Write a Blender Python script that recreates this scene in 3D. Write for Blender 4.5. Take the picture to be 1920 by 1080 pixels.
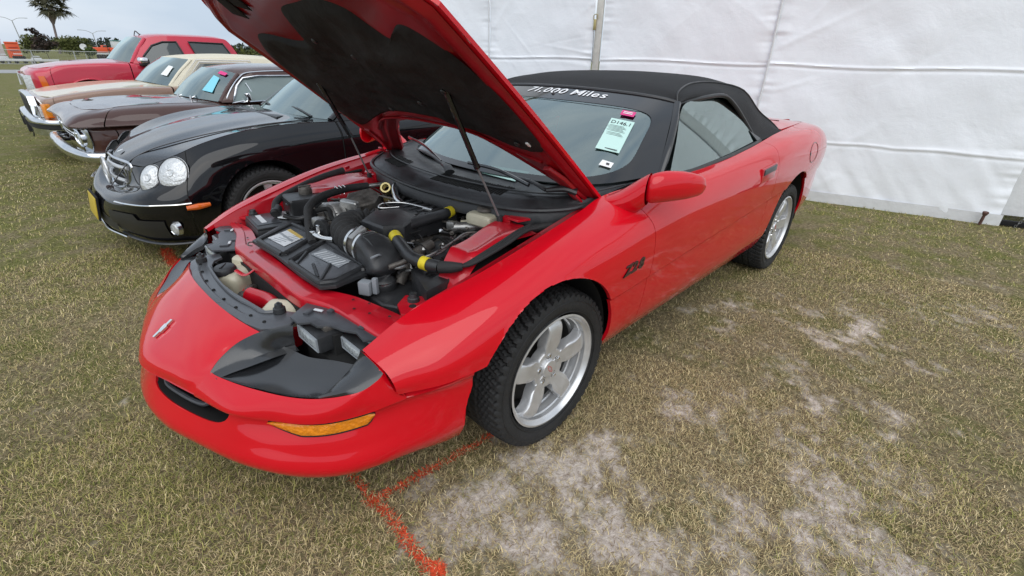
import bpy, bmesh, math, random
import numpy as np
from mathutils import Vector, Matrix
R = math.radians
random.seed(7); RNG = np.random.default_rng(11)
scene = bpy.context.scene
for o in list(bpy.data.objects): bpy.data.objects.remove(o, do_unlink=True)
COL = scene.collection

# ------------------------------------------------------------------ camera
F_PX = 889.5; YAW, PITCH, ROLL = R(223.57), R(25.85), R(1.72)
camd = bpy.data.cameras.new('camera'); cam = bpy.data.objects.new('camera', camd); COL.objects.link(cam)
fw = Vector((math.cos(YAW)*math.cos(PITCH), math.sin(YAW)*math.cos(PITCH), -math.sin(PITCH)))
rt = Vector((math.sin(YAW), -math.cos(YAW), 0)); up = rt.cross(fw)
rt2 = rt*math.cos(ROLL)+up*math.sin(ROLL); up2 = -rt*math.sin(ROLL)+up*math.cos(ROLL)
cam.matrix_world = Matrix(((rt2.x, up2.x, -fw.x, 1.196), (rt2.y, up2.y, -fw.y, 1.789), (rt2.z, up2.z, -fw.z, 1.390), (0, 0, 0, 1)))
camd.sensor_width = 36; camd.lens = 36*F_PX/1920; camd.clip_start = .05; camd.clip_end = 3000
scene.camera = cam
# ------------------------------------------------------------------ sky, sun, exposure
SUN_EL, SUN_AZ = R(50), R(48)      # azimuth measured from +x towards +y
world = bpy.data.worlds.new('World'); scene.world = world; world.use_nodes = True
wn = world.node_tree; wn.nodes.clear()
def wnode(t, **k):
    n = wn.nodes.new(t)
    for a, b in k.items(): setattr(n, a, b)
    return n
sky = wnode('ShaderNodeTexSky', sky_type='NISHITA', sun_disc=False, sun_elevation=SUN_EL, sun_rotation=R(90)-SUN_AZ, dust_density=3.0, air_density=1.0)
tc = wnode('ShaderNodeTexCoord'); mp = wnode('ShaderNodeMapping'); mp.inputs['Scale'].default_value = (1.2, 1.2, 4.5)
nz = wnode('ShaderNodeTexNoise'); nz.inputs['Scale'].default_value = 1.6; nz.inputs['Detail'].default_value = 6; nz.inputs['Roughness'].default_value = .5
cr = wnode('ShaderNodeValToRGB')
cr.color_ramp.elements[0].position = .34; cr.color_ramp.elements[0].color = (4.2, 5.0, 6.0, 1)
cr.color_ramp.elements[1].position = .66; cr.color_ramp.elements[1].color = (6.6, 7.0, 7.5, 1)
mx = wnode('ShaderNodeMix', data_type='RGBA'); mx.inputs[0].default_value = .88
bg = wnode('ShaderNodeBackground'); bg.inputs['Strength'].default_value = .10
wo = wnode('ShaderNodeOutputWorld')
L = wn.links.new
L(tc.outputs['Generated'], mp.inputs['Vector']); L(mp.outputs[0], nz.inputs['Vector']); L(nz.outputs['Fac'], cr.inputs['Fac'])
L(sky.outputs[0], mx.inputs[6]); L(cr.outputs[0], mx.inputs[7]); L(mx.outputs[2], bg.inputs['Color']); L(bg.outputs[0], wo.inputs['Surface'])
sd = bpy.data.lights.new('sun', 'SUN'); sd.energy = 1.2; sd.angle = R(70); sd.color = (1, .99, .96)
so = bpy.data.objects.new('sun', sd); COL.objects.link(so)
sdir = Vector((math.cos(SUN_EL)*math.cos(SUN_AZ), math.cos(SUN_EL)*math.sin(SUN_AZ), math.sin(SUN_EL)))
so.rotation_euler = sdir.to_track_quat('Z', 'Y').to_euler(); so.location = sdir*50
scene.view_settings.view_transform = 'Standard'; scene.view_settings.look = 'None'
scene.view_settings.exposure = 0.55; scene.view_settings.gamma = 1; scene.view_settings.use_curve_mapping = False
scene.render.engine = 'CYCLES'
try:
    scene.cycles.max_bounces = 8; scene.cycles.transparent_max_bounces = 16
except Exception: pass

# ------------------------------------------------------------------ materials
MATS = {}
def pmat(name, col, rough=.5, metal=0, coat=0, spec=.5, bump=None, mottle=None, emit=None, coatr=.03, trans=0):
    """principled material; bump=(scale, strength), mottle=(scale, amount, detail)"""
    m = bpy.data.materials.new(name); m.use_nodes = True; nt = m.node_tree; b = nt.nodes['Principled BSDF']
    b.inputs['Base Color'].default_value = (*col, 1); b.inputs['Roughness'].default_value = rough
    b.inputs['Metallic'].default_value = metal; b.inputs['Coat Weight'].default_value = coat; b.inputs['Coat Roughness'].default_value = coatr
    b.inputs['Specular IOR Level'].default_value = spec
    if trans: b.inputs['Transmission Weight'].default_value = trans
    t = nt.nodes.new('ShaderNodeTexCoord')
    if bump:
        n = nt.nodes.new('ShaderNodeTexNoise'); n.inputs['Scale'].default_value = bump[0]; n.inputs['Detail'].default_value = 5
        nt.links.new(t.outputs['Object'], n.inputs['Vector'])
        bp = nt.nodes.new('ShaderNodeBump'); bp.inputs['Strength'].default_value = bump[1]; bp.inputs['Distance'].default_value = .02
        nt.links.new(n.outputs['Fac'], bp.inputs['Height']); nt.links.new(bp.outputs[0], b.inputs['Normal'])
    if mottle:
        n = nt.nodes.new('ShaderNodeTexNoise'); n.inputs['Scale'].default_value = mottle[0]; n.inputs['Detail'].default_value = 6
        n.inputs['Roughness'].default_value = .6
        nt.links.new(t.outputs['Object'], n.inputs['Vector'])
        mr = nt.nodes.new('ShaderNodeMapRange'); mr.inputs[1].default_value = .3; mr.inputs[2].default_value = .7
        mr.inputs[3].default_value = 1-mottle[1]; mr.inputs[4].default_value = 1+mottle[1]
        nt.links.new(n.outputs['Fac'], mr.inputs[0])
        mu = nt.nodes.new('ShaderNodeVectorMath'); mu.operation = 'SCALE'; mu.inputs[0].default_value = col
        nt.links.new(mr.outputs[0], mu.inputs['Scale']); nt.links.new(mu.outputs[0], b.inputs['Base Color'])
        mr2 = nt.nodes.new('ShaderNodeMapRange'); mr2.inputs[1].default_value = .3; mr2.inputs[2].default_value = .7
        mr2.inputs[3].default_value = max(0, rough-.08); mr2.inputs[4].default_value = min(1, rough+.1)
        nt.links.new(n.outputs['Fac'], mr2.inputs[0]); nt.links.new(mr2.outputs[0], b.inputs['Roughness'])
    MATS[name] = m; return m
def glassmat(name, tint, refl, rough=.02):
    m = bpy.data.materials.new(name); m.use_nodes = True; nt = m.node_tree; nt.nodes.clear()
    out = nt.nodes.new('ShaderNodeOutputMaterial'); mix = nt.nodes.new('ShaderNodeMixShader')
    tr = nt.nodes.new('ShaderNodeBsdfTransparent'); tr.inputs[0].default_value = (*tint, 1)
    gl = nt.nodes.new('ShaderNodeBsdfGlossy'); gl.inputs['Color'].default_value = (.86, 1, .98, 1); gl.inputs['Roughness'].default_value = rough
    lw = nt.nodes.new('ShaderNodeFresnel'); lw.inputs['IOR'].default_value = 1.5
    ad = nt.nodes.new('ShaderNodeMath'); ad.operation = 'ADD'; ad.use_clamp = True; ad.inputs[1].default_value = refl
    nt.links.new(lw.outputs[0], ad.inputs[0]); nt.links.new(ad.outputs[0], mix.inputs[0])
    nt.links.new(tr.outputs[0], mix.inputs[1]); nt.links.new(gl.outputs[0], mix.inputs[2]); nt.links.new(mix.outputs[0], out.inputs[0])
    MATS[name] = m; return m
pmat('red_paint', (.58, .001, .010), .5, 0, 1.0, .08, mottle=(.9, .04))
pmat('red_paint_dull', (.46, .004, .014), .42, 0, .95, .25, mottle=(7, .16), coatr=.12)
pmat('cover_sheen_grey', (.070, .074, .082), .32, 0, .2, .5, mottle=(10, .25), coatr=.25)  # base lightened to hold the sky's sheen on cover panels and nose shield
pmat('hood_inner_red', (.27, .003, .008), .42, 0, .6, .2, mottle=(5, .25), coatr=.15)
pmat('hood_pad', (.020, .020, .0205), .8, bump=(7, 1.0), mottle=(5, .6), spec=.3)
pmat('black_plastic', (.024, .025, .027), .40, mottle=(16, .3), bump=(60, .06))
pmat('grey_black_plastic', (.050, .053, .060), .33, mottle=(10, .3))
pmat('pod_black', (.016, .017, .019), .25, 0, .7, .5, coatr=.12, mottle=(3, .2))
pmat('black_gloss', (.008, .008, .009), .2, 0, .6)
pmat('dark_void', (.006, .006, .006), .9)
pmat('dirty_metal', (.11, .10, .09), .55, .5, mottle=(22, .5), bump=(40, .3))
pmat('cast_alu', (.38, .38, .37), .42, .85, mottle=(25, .25))
pmat('bright_metal', (.75, .75, .74), .2, 1, mottle=(30, .1))
pmat('chrome', (.86, .87, .88), .07, 1)
pmat('wheel_silver', (.62, .625, .635), .36, .6, .5, mottle=(14, .08))
pmat('rubber', (.016, .016, .0165), .75, bump=(55, .25), mottle=(9, .35))
pmat('sidewall', (.014, .014, .0145), .6, mottle=(9, .3))
pmat('soft_top', (.017, .0175, .019), .9, bump=(220, .35), mottle=(4, .22))
pmat('frit_black', (.010, .010, .011), .12, 0, .5)
pmat('interior_dark', (.03, .031, .034), .7, mottle=(6, .3))
pmat('seat_grey', (.11, .115, .12), .75, mottle=(8, .2))
pmat('aged_white', (.55, .53, .43), .4, mottle=(9, .15))
pmat('amber', (.85, .27, .008), .12, 0, .9, bump=(70, .5), mottle=(40, .18))
pmat('orange_lens', (.70, .13, .01), .15, 0, .8)
pmat('yellow_tape', (.62, .50, .02), .5, mottle=(30, .2))
pmat('label_white', (.62, .64, .66), .45)
pmat('label_grey', (.24, .26, .28), .4)
pmat('label_yellow', (.55, .38, .08), .45)
pmat('print_black', (.03, .03, .035), .5)
pmat('badge_dark', (.03, .012, .012), .3, 0, .5)
pmat('card_mint', (.50, .72, .66), .5)
pmat('card_cyan', (.22, .60, .72), .5)
pmat('card_white', (.78, .80, .80), .5)
pmat('sticker_pink', (.68, .04, .22), .4)
pmat('text_white', (.82, .83, .84), .5)
pmat('lens_glass', (.42, .45, .46), .12, .1, .9, bump=(60, .5))
pmat('reservoir', (.50, .47, .36), .35, mottle=(9, .2))
glassmat('windscreen_glass', (.45, .56, .55), .25)
glassmat('side_glass', (.26, .33, .32), .26)
glassmat('dark_glass', (.05, .06, .06), .10)
M = MATS

# ------------------------------------------------------------------ geometry helpers
def link(o, parent=None):
    COL.objects.link(o)
    if parent is not None: o.parent = parent
    return o
def tag(o, label=None, cat=None, group=None, kind=None):
    for k, v in (('label', label), ('category', cat), ('group', group), ('kind', kind)):
        if v: o[k] = v
    return o
def empty(name, loc=(0, 0, 0), rz=0, **k):
    o = bpy.data.objects.new(name, None); COL.objects.link(o); o.location = loc; o.rotation_euler = (0, 0, rz); o.empty_display_size = .2
    return tag(o, **k)
def crw(t):
    t2 = t*t; t3 = t2*t
    return np.stack([-.5*t+t2-.5*t3, 1-2.5*t2+1.5*t3, .5*t+2*t2-1.5*t3, -.5*t2+.5*t3])
def _cr1(A, u):
    """Catmull-Rom along axis 0 of A at params u (end tangents extrapolated)"""
    n = len(A)
    if n == 1: return np.repeat(A, len(u), 0)
    P = np.concatenate([(2*A[:1]-A[1:2]), A, (2*A[-1:]-A[-2:-1])], 0)
    i = np.clip(np.floor(u).astype(int), 0, n-2); w = crw(u-i)
    sh = (len(u),)+(1,)*(A.ndim-1)
    return sum(w[k].reshape(sh)*P[i+k] for k in range(4))
class Net:
    """control net [columns][rows] of points"""
    def __init__(s, C): s.C = np.array(C, float); s.nc, s.nr = s.C.shape[:2]
    def grid(s, us, vs):
        G = _cr1(s.C, np.asarray(us, float)); G = np.swapaxes(_cr1(np.swapaxes(G, 0, 1), np.asarray(vs, float)), 0, 1); return G
    def pts(s, u, v):
        """points at scattered parameters"""
        C = s.C; C = np.concatenate([2*C[:1]-C[1:2], C, 2*C[-1:]-C[-2:-1]], 0); C = np.concatenate([2*C[:, :1]-C[:, 1:2], C, 2*C[:, -1:]-C[:, -2:-1]], 1)
        i = np.clip(np.floor(u).astype(int), 0, s.nc-2); j = np.clip(np.floor(v).astype(int), 0, s.nr-2); wu = crw(u-i); wv = crw(v-j)
        return sum(wu[a][:, None]*wv[b][:, None]*C[i+a, j+b] for a in range(4) for b in range(4))
    def p(s, u, v): return s.grid([u], [v])[0, 0]
    def fr(s, u, v, out=(0, 1, 0)):
        e = .02; a = s.p(min(u+e, s.nc-1), v)-s.p(max(u-e, 0), v); b = s.p(u, min(v+e, s.nr-1))-s.p(u, max(v-e, 0))
        n = np.cross(a, b); n /= np.linalg.norm(n)+1e-12
        if n@np.array(out) < 0: n = -n
        return s.p(u, v), a/np.linalg.norm(a), b/np.linalg.norm(b), n
def path(pts, n=8, closed=False):
    A = np.array(pts, float)
    if closed:
        m = len(A); B = np.concatenate([A, A, A]); return _cr1(B, np.linspace(m, 2*m, m*n+1)[:-1])
    return _cr1(A, np.linspace(0, len(A)-1, (len(A)-1)*n+1))
def fix_normals_np(V, F): return F
def blade_grid(P, prof):
    """sweep a (outward, up) profile along a path that runs round the front of a car"""
    P = np.asarray(P, float); T = np.gradient(P, axis=0); T[:, 2] = 0; T /= np.linalg.norm(T, axis=1)[:, None]; O = np.stack([T[:, 1], -T[:, 0], T[:, 0]*0], 1)
    return np.stack([P+O*a+np.array([0, 0, b]) for a, b in prof], 1)
class MB:
    def __init__(s): s.V = []; s.F = []; s.n = 0
    def add(s, V, F):
        V = np.asarray(V, float).reshape(-1, 3); s.V.append(V); k = s.n
        s.F += [tuple(int(i)+k for i in f) for f in F]; s.n += len(V); return s
    def grid(s, G, flip=False, closed=False):
        a, b = G.shape[:2]; F = []
        for i in range(a if closed else a-1):
            i2 = (i+1) % a
            for j in range(b-1):
                f = (i*b+j, i2*b+j, i2*b+j+1, i*b+j+1); F.append(f[::-1] if flip else f)
        return s.add(G.reshape(-1, 3), F)
    def box(s, c, size, rot=None, bevel=0, seg=2):
        bm = bmesh.new(); bmesh.ops.create_cube(bm, size=1)
        bmesh.ops.scale(bm, vec=Vector(size), verts=bm.verts)
        if bevel: bmesh.ops.bevel(bm, geom=bm.edges[:], offset=min(bevel, min(size)*.49), segments=seg, affect='EDGES', profile=.6)
        m = Matrix.Identity(4)
        if rot is not None: m = (rot if isinstance(rot, Matrix) else Matrix.Rotation(rot[2], 4, 'Z') @ Matrix.Rotation(rot[1], 4, 'Y') @ Matrix.Rotation(rot[0], 4, 'X')).to_4x4()
        m = Matrix.Translation(Vector(c)) @ m
        s.bm(bm, m); return s
    def bm(s, bm, m=None):
        bm.verts.ensure_lookup_table(); bm.verts.index_update()
        if m is not None: bm.transform(m)
        s.add([v.co[:] for v in bm.verts], [[v.index for v in f.verts] for f in bm.faces]); bm.free(); return s
    def tube(s, pts, r, n=10, sub=6, closed=False, cap=True, flat=None):
        P = path(pts, sub, closed) if sub > 1 else np.array(pts, float); m = len(P)
        rr = np.array(r, float) if np.ndim(r) else np.full(len(pts), float(r))
        rr = np.interp(np.linspace(0, 1, m), np.linspace(0, 1, len(rr)), rr)
        T = np.gradient(P, axis=0) if not closed else np.roll(P, -1, 0)-np.roll(P, 1, 0)
        T /= np.linalg.norm(T, axis=1)[:, None]+1e-12
        ref = np.array([0, 0, 1.]) if abs(T[0][2]) < .9 else np.array([1., 0, 0]); a = np.linspace(0, 2*np.pi, n, endpoint=False); G = []
        N = np.cross(T[0], ref); N /= np.linalg.norm(N)
        for k in range(m):
            N = N-T[k]*(N@T[k]); N /= np.linalg.norm(N)+1e-12; B = np.cross(T[k], N); f = flat or 1
            G.append(P[k]+rr[k]*(np.cos(a)[:, None]*N+f*np.sin(a)[:, None]*B))
        F = []
        for i in range(m if closed else m-1):
            i2 = (i+1) % m
            for j in range(n): F.append((i*n+j, i*n+(j+1) % n, i2*n+(j+1) % n, i2*n+j))
        if cap and not closed: F += [tuple(range(n))[::-1], tuple((m-1)*n+j for j in range(n))]
        return s.add(np.concatenate(G), F)
    def lathe(s, prof, c=(0, 0, 0), axis=(0, 1, 0), n=40, cap=False, a0=0, a1=2*np.pi):
        """prof: list of (radius, height along axis)"""
        ax = np.array(axis, float); ax /= np.linalg.norm(ax); ref = np.array([0, 0, 1.]) if abs(ax[2]) < .9 else np.array([1., 0, 0])
        e1 = np.cross(ref, ax); e1 /= np.linalg.norm(e1); e2 = np.cross(ax, e1); full = abs(a1-a0-2*np.pi) < 1e-6
        a = np.linspace(a0, a1, n, endpoint=not full)
        G = np.array([[np.array(c)+ax*h+r*(math.cos(t)*e1+math.sin(t)*e2) for (r, h) in prof] for t in a])
        s.grid(G, closed=full)
        return s
    def prism(s, poly, m, d, bevel=0, seg=2):
        """2-D polygon extruded by d along local z, placed by matrix m"""
        bm = bmesh.new(); vs = [bm.verts.new((p[0], p[1], 0)) for p in poly]; f = bm.faces.new(vs)
        r = bmesh.ops.extrude_face_region(bm, geom=[f]); tv = [e for e in r['geom'] if isinstance(e, bmesh.types.BMVert)]
        bmesh.ops.translate(bm, vec=(0, 0, d), verts=tv)
        if bevel:
            te = [e for e in bm.edges if all(v in tv for v in e.verts)]
            bmesh.ops.bevel(bm, geom=te, offset=bevel, segments=seg, affect='EDGES', profile=.6)
        bmesh.ops.recalc_face_normals(bm, faces=bm.faces[:])
        return s.bm(bm, m)
    def build(s, name, mat, parent=None, smooth=35, weld=False, **k):
        V = np.concatenate(s.V) if s.V else np.zeros((0, 3)); me = bpy.data.meshes.new(name)
        me.from_pydata([tuple(v) for v in V], [], s.F)
        bm = bmesh.new(); bm.from_mesh(me)
        if weld: bmesh.ops.remove_doubles(bm, verts=bm.verts[:], dist=1e-5)
        if weld != 'keep': bmesh.ops.recalc_face_normals(bm, faces=bm.faces[:])
        bm.to_mesh(me); bm.free()
        for p in me.polygons: p.use_smooth = True
        if smooth: me.set_sharp_from_angle(angle=R(smooth))
        me.materials.append(M[mat] if isinstance(mat, str) else mat)
        o = bpy.data.objects.new(name, me); link(o, parent); tag(o, **k); return o
def basis(o, x, z):
    """matrix with local x along x, local z along z, origin o"""
    z = Vector(z).normalized(); x = Vector(x); x = (x-z*x.dot(z)).normalized(); y = z.cross(x)
    return Matrix(((x.x, y.x, z.x, o[0]), (x.y, y.y, z.y, o[1]), (x.z, y.z, z.z, o[2]), (0, 0, 0, 1)))
def flange(V, F, t, out, NN=None):
    """thicken a sheet: border loop turned inwards by t"""
    V = np.asarray(V, float); N = np.zeros_like(V)
    Fa = [f for f in F]
    for f in Fa:
        n = np.cross(V[f[1]]-V[f[0]], V[f[2]]-V[f[0]])
        if len(f) > 3: n = n+np.cross(V[f[2]]-V[f[0]], V[f[3]]-V[f[0]])
        for i in f: N[i] += n
    if NN is not None: N = NN.copy()
    N /= np.linalg.norm(N, axis=1)[:, None]+1e-12
    if out is not None:
        s = np.sign((N*np.array(out)).sum()); N *= s if s else 1
    cnt = {}
    for f in Fa:
        for i in range(len(f)):
            a, b = f[i], f[(i+1) % len(f)]; cnt[(min(a, b), max(a, b))] = cnt.get((min(a, b), max(a, b)), 0)+1
    be = [e for e, c in cnt.items() if c == 1]; ids = sorted({i for e in be for i in e}); mp = {i: len(V)+k for k, i in enumerate(ids)}
    V2 = np.concatenate([V, V[ids]-N[ids]*t]); F2 = Fa+[(a, b, mp[b], mp[a]) for a, b in be]
    return V2, F2
def sheet(name, net, u, v, mat, parent, cuts=(), t=.012, out=(0, 1, 0), mir=False, hole=None, smooth=35, step=.02, move=None, **k):
    """body panel from net over the range u=(u0,u1), v=(v0,v1); cuts=(x,z,r) wheel arches; hole=f(P)->signed value, snap"""
    c0 = net.grid(np.linspace(u[0], u[1], 30), np.linspace(v[0], v[1], 12))
    lu = np.linalg.norm(np.diff(c0, axis=0), axis=2).sum(0).max(); lv = np.linalg.norm(np.diff(c0, axis=1), axis=2).sum(1).max()
    nu = max(2, int(lu/step)+1); nv = max(3, int(lv/step)+1)
    us = np.linspace(u[0], u[1], nu+1); G = net.grid(us, np.linspace(v[0], v[1], nv+1)); V = G.reshape(-1, 3).copy(); b = nv+1
    if move is not None: V = move(V)
    F = [(i*b+j, (i+1)*b+j, (i+1)*b+j+1, i*b+j+1) for i in range(nu) for j in range(nv)]
    Gv = V.reshape(nu+1, nv+1, 3); NN = np.cross(np.gradient(Gv, axis=0), np.gradient(Gv, axis=1)).reshape(-1, 3)
    for (cx, cz, r) in cuts:
        d = np.hypot(V[:, 0]-cx, V[:, 2]-cz); ins = d < r; F = [f for f in F if not all(ins[i] for i in f)]
        used = np.zeros(len(V), bool); used[[i for f in F for i in f]] = True; k2 = ins & used & (d > 1e-6)
        V[k2, 0] = cx+(V[k2, 0]-cx)*r/d[k2]; V[k2, 2] = cz+(V[k2, 2]-cz)*r/d[k2]
    if hole is not None:
        UU, VV = np.meshgrid(us, np.linspace(v[0], v[1], nv+1), indexing='ij'); UU = UU.ravel(); VV = VV.ravel(); 
        ins = np.zeros(len(V), bool); V2 = V.copy()
        for (uc, ur, vc, vr, pw) in hole:
            d = (np.abs((UU-uc)/ur)**pw+np.abs((VV-vc)/vr)**pw)**(1/pw); i1 = d < 1; d_ = np.clip(d, .05, None); ins |= i1; V2[i1] = net.pts(uc+(UU-uc)/d_, vc+(VV-vc)/d_)[i1]
        F = [f for f in F if not all(ins[i] for i in f)]
        used = np.zeros(len(V), bool); used[[i for f in F for i in f]] = True; kk = ins & used; V[kk] = V2[kk]
    used = sorted({i for f in F for i in f}); mp = {i: q for q, i in enumerate(used)}; V = V[used]; NN = NN[used]; F = [tuple(mp[i] for i in f) for f in F]
    if t: V, F = flange(V, F, t, out, NN)
    res = []
    for s in ((1, -1) if mir else (1,)):
        W = V.copy(); W[:, 1] *= s; mb = MB(); mb.add(W, F if s > 0 else [f[::-1] for f in F]); res.append(mb.build(name, mat, parent, smooth, **k))
    return res
def text_on(name, s, size, m, mat, parent, depth=.0006, shear=0, bold=0, sx=1):
    cu = bpy.data.curves.new(name, 'FONT'); cu.body = s; cu.size = size; cu.extrude = depth; cu.align_x = 'CENTER'; cu.align_y = 'CENTER'; cu.shear = shear; cu.offset = bold
    cu.resolution_u = 3
    o = bpy.data.objects.new(name, cu); COL.objects.link(o); dg = bpy.context.evaluated_depsgraph_get(); me = bpy.data.meshes.new_from_object(o.evaluated_get(dg))
    bpy.data.objects.remove(o, do_unlink=True); me.transform(m @ Matrix.Diagonal((sx, 1, 1, 1))); me.materials.clear(); me.materials.append(M[mat]); me.name = name
    n = bpy.data.objects.new(name, me); return link(n, parent)
def curve_between(a, b, n=2): return [tuple(np.array(a)+(np.array(b)-np.array(a))*i/(n-1)) for i in range(n)]
# ------------------------------------------------------------------ ground
def vnoise(x, y, sc, seed, oct=4, rough=.5):
    out = np.zeros_like(x, float); amp = 1; tot = 0
    for o in range(oct):
        r = np.random.default_rng(seed+o*17); T = r.random((256, 256)); X = x*sc*2**o+37.3; Y = y*sc*2**o+91.7
        i = np.floor(X).astype(int); j = np.floor(Y).astype(int); fx = X-i; fy = Y-j; fx = fx*fx*(3-2*fx); fy = fy*fy*(3-2*fy)
        g = lambda a, b: T[a % 256, b % 256]
        v = (g(i, j)*(1-fx)+g(i+1, j)*fx)*(1-fy)+(g(i, j+1)*(1-fx)+g(i+1, j+1)*fx)*fy
        out += amp*v; tot += amp; amp *= rough
    return out/tot
BARE = [(.09,1.11,.30,1.0),(.12,1.25,.26,1.0),(-.12,1.1,.16,.8),(.42,1.05,.20,.62),(.45,.83,.2,.5),(.33,1.15,.22,.6),(.18,1.45,.2,.8),
        (.0,1.5,.2,.6),(-.62,1.75,.25,.7),(-1.9,1.6,.35,.6),(-.3,1.95,.25,.7),(.55,1.0,.2,.6),(-.35,1.45,.3,.45),(-1.6,1.0,.25,.4),
        (.25,.9,.3,.55),(-1.0,1.6,.4,.4),(.1,1.7,.3,.6),(-.6,1.2,.3,.4),(.75,1.25,.25,.5),(-2.7,2.0,.4,.45)]
def sandmask(x, y):
    b = np.zeros_like(x, float)
    for (cx, cy, r, a) in BARE: b = np.maximum(b, a*np.exp(-(((x-cx)**2+(y-cy)**2)/(r*r))))
    n = vnoise(x, y, 7, 5, 4, .6); n2 = vnoise(x, y, 1.3, 9, 3)
    wide = np.clip((y+1.2+.35*x)/3.5, 0, 1)*.16-.12*np.clip((-x-.8)/2.5, 0, 1)-.25*np.clip((.2-y)/1.5, 0, 1)
    n4 = vnoise(x, y, 26, 15, 3, .6); m = b*.72+wide*n2+(n-.5)*(1.0+1.2*b)+(n4-.5)*(.7+.6*b)-.27
    return np.clip(m*2.1, 0, 1)
def ground_z(x, y): return (vnoise(x, y, 3, 31, 3)-.5)*.014*np.exp(-((x/6)**2+(y/8)**2))
def color_attr(me, name, C):
    a = me.color_attributes.new(name, 'FLOAT_COLOR', 'POINT'); a.data.foreach_set('color', np.concatenate([C, np.ones((len(C), 1))], 1).astype(np.float32).ravel())
gm = bpy.data.materials.new('turf'); gm.use_nodes = True; nt = gm.node_tree; b = nt.nodes['Principled BSDF']; b.inputs['Roughness'].default_value = .95; b.inputs['Specular IOR Level'].default_value = .15
N = nt.nodes.new; K = nt.links.new
at = N('ShaderNodeAttribute'); at.attribute_name = 'sand'; ge = N('ShaderNodeNewGeometry')
n1 = N('ShaderNodeTexNoise'); n1.inputs['Scale'].default_value = .55; n1.inputs['Detail'].default_value = 5
n2 = N('ShaderNodeTexNoise'); n2.inputs['Scale'].default_value = 38; n2.inputs['Detail'].default_value = 8; n2.inputs['Roughness'].default_value = .75
n3 = N('ShaderNodeTexNoise'); n3.inputs['Scale'].default_value = 4.5; n3.inputs['Detail'].default_value = 6
for n in (n1, n2, n3): K(ge.outputs['Position'], n.inputs['Vector'])
def ramp(stops):
    r = N('ShaderNodeValToRGB'); e = r.color_ramp.elements
    while len(e) < len(stops): e.new(.5)
    for i, (p, c) in enumerate(stops): e[i].position = p; e[i].color = (*c, 1)
    return r
ra = ramp([(.30, (.075, .058, .034)), (.45, (.155, .125, .072)), (.56, (.26, .215, .125)), (.75, (.40, .34, .21))]); K(n2.outputs['Fac'], ra.inputs['Fac'])
rb = ramp([(.35, (.072, .078, .020)), (.52, (.150, .150, .048)), (.72, (.26, .235, .095))]); K(n2.outputs['Fac'], rb.inputs['Fac'])
m1 = N('ShaderNodeMix'); m1.data_type = 'RGBA'
sp = N('ShaderNodeSeparateXYZ'); K(ge.outputs['Position'], sp.inputs[0])
mr = N('ShaderNodeMapRange'); mr.inputs[1].default_value = 1.2; mr.inputs[2].default_value = -7; mr.inputs[3].default_value = -.28; mr.inputs[4].default_value = .42; K(sp.outputs['Y'], mr.inputs[0])
mr3 = N('ShaderNodeMapRange'); mr3.inputs[1].default_value = -1.5; mr3.inputs[2].default_value = -5; mr3.inputs[3].default_value = 0; mr3.inputs[4].default_value = .35; K(sp.outputs['X'], mr3.inputs[0])
ad0 = N('ShaderNodeMath'); K(mr.outputs[0], ad0.inputs[0]); K(mr3.outputs[0], ad0.inputs[1])
mr2 = N('ShaderNodeMapRange'); mr2.inputs[1].default_value = .40; mr2.inputs[2].default_value = .62; K(n3.outputs['Fac'], mr2.inputs[0])
ad = N('ShaderNodeMath'); ad.use_clamp = True; K(mr2.outputs[0], ad.inputs[0]); K(ad0.outputs[0], ad.inputs[1]); K(ad.outputs[0], m1.inputs[0])
K(ra.outputs[0], m1.inputs[6]); K(rb.outputs[0], m1.inputs[7])
rs = ramp([(.30, (.25, .195, .150)), (.43, (.46, .385, .325)), (.62, (.72, .64, .565))]); K(n2.outputs['Fac'], rs.inputs['Fac'])
m2 = N('ShaderNodeMix'); m2.data_type = 'RGBA'; K(at.outputs['Fac'], m2.inputs[0]); K(m1.outputs[2], m2.inputs[6]); K(rs.outputs[0], m2.inputs[7])
K(m2.outputs[2], b.inputs['Base Color'])
bp = N('ShaderNodeBump'); bp.inputs['Strength'].default_value = .8; bp.inputs['Distance'].default_value = .02; K(n2.outputs['Fac'], bp.inputs['Height']); K(bp.outputs[0], b.inputs['Normal'])
MATS['turf'] = gm
gx = np.arange(-6.6, 2.61, .025); gy = np.arange(-4.0, 3.01, .025); X, Y = np.meshgrid(gx, gy, indexing='ij')
Zg = ground_z(X, Y); edge = np.minimum.reduce([X-gx[0], gx[-1]-X, Y-gy[0], gy[-1]-Y]); Zg *= np.clip(edge/.6, 0, 1)
V = np.stack([X, Y, Zg], -1).reshape(-1, 3); ny = len(gy); nxg = len(gx)
Fq = [(i*ny+j, (i+1)*ny+j, (i+1)*ny+j+1, i*ny+j+1) for i in range(nxg-1) for j in range(ny-1)]
B = 900.; x0, x1, y0, y1 = gx[0], gx[-1], gy[0], gy[-1]; k = len(V)
ring = [(x0, y0), (x1, y0), (x1, y1), (x0, y1), (-B, -B), (B, -B), (B, B), (-B, B)]
V = np.concatenate([V, [[a, c, 0] for a, c in ring]]); Fq += [(k+4, k+5, k+1, k), (k+5, k+6, k+2, k+1), (k+6, k+7, k+3, k+2), (k+7, k+4, k, k+3)]
me = bpy.data.meshes.new('grass_field'); me.from_pydata(V.tolist(), [], Fq)
sa = np.zeros(len(V)); sa[:k] = sandmask(V[:k, 0], V[:k, 1])*np.clip(edge/.8, 0, 1).ravel(); a_ = me.attributes.new('sand', 'FLOAT', 'POINT'); a_.data.foreach_set('value', sa.astype(np.float32))
for p_ in me.polygons: p_.use_smooth = True
me.materials.append(gm); go = bpy.data.objects.new('grass_field', me); link(go); go['kind'] = 'structure'
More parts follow.
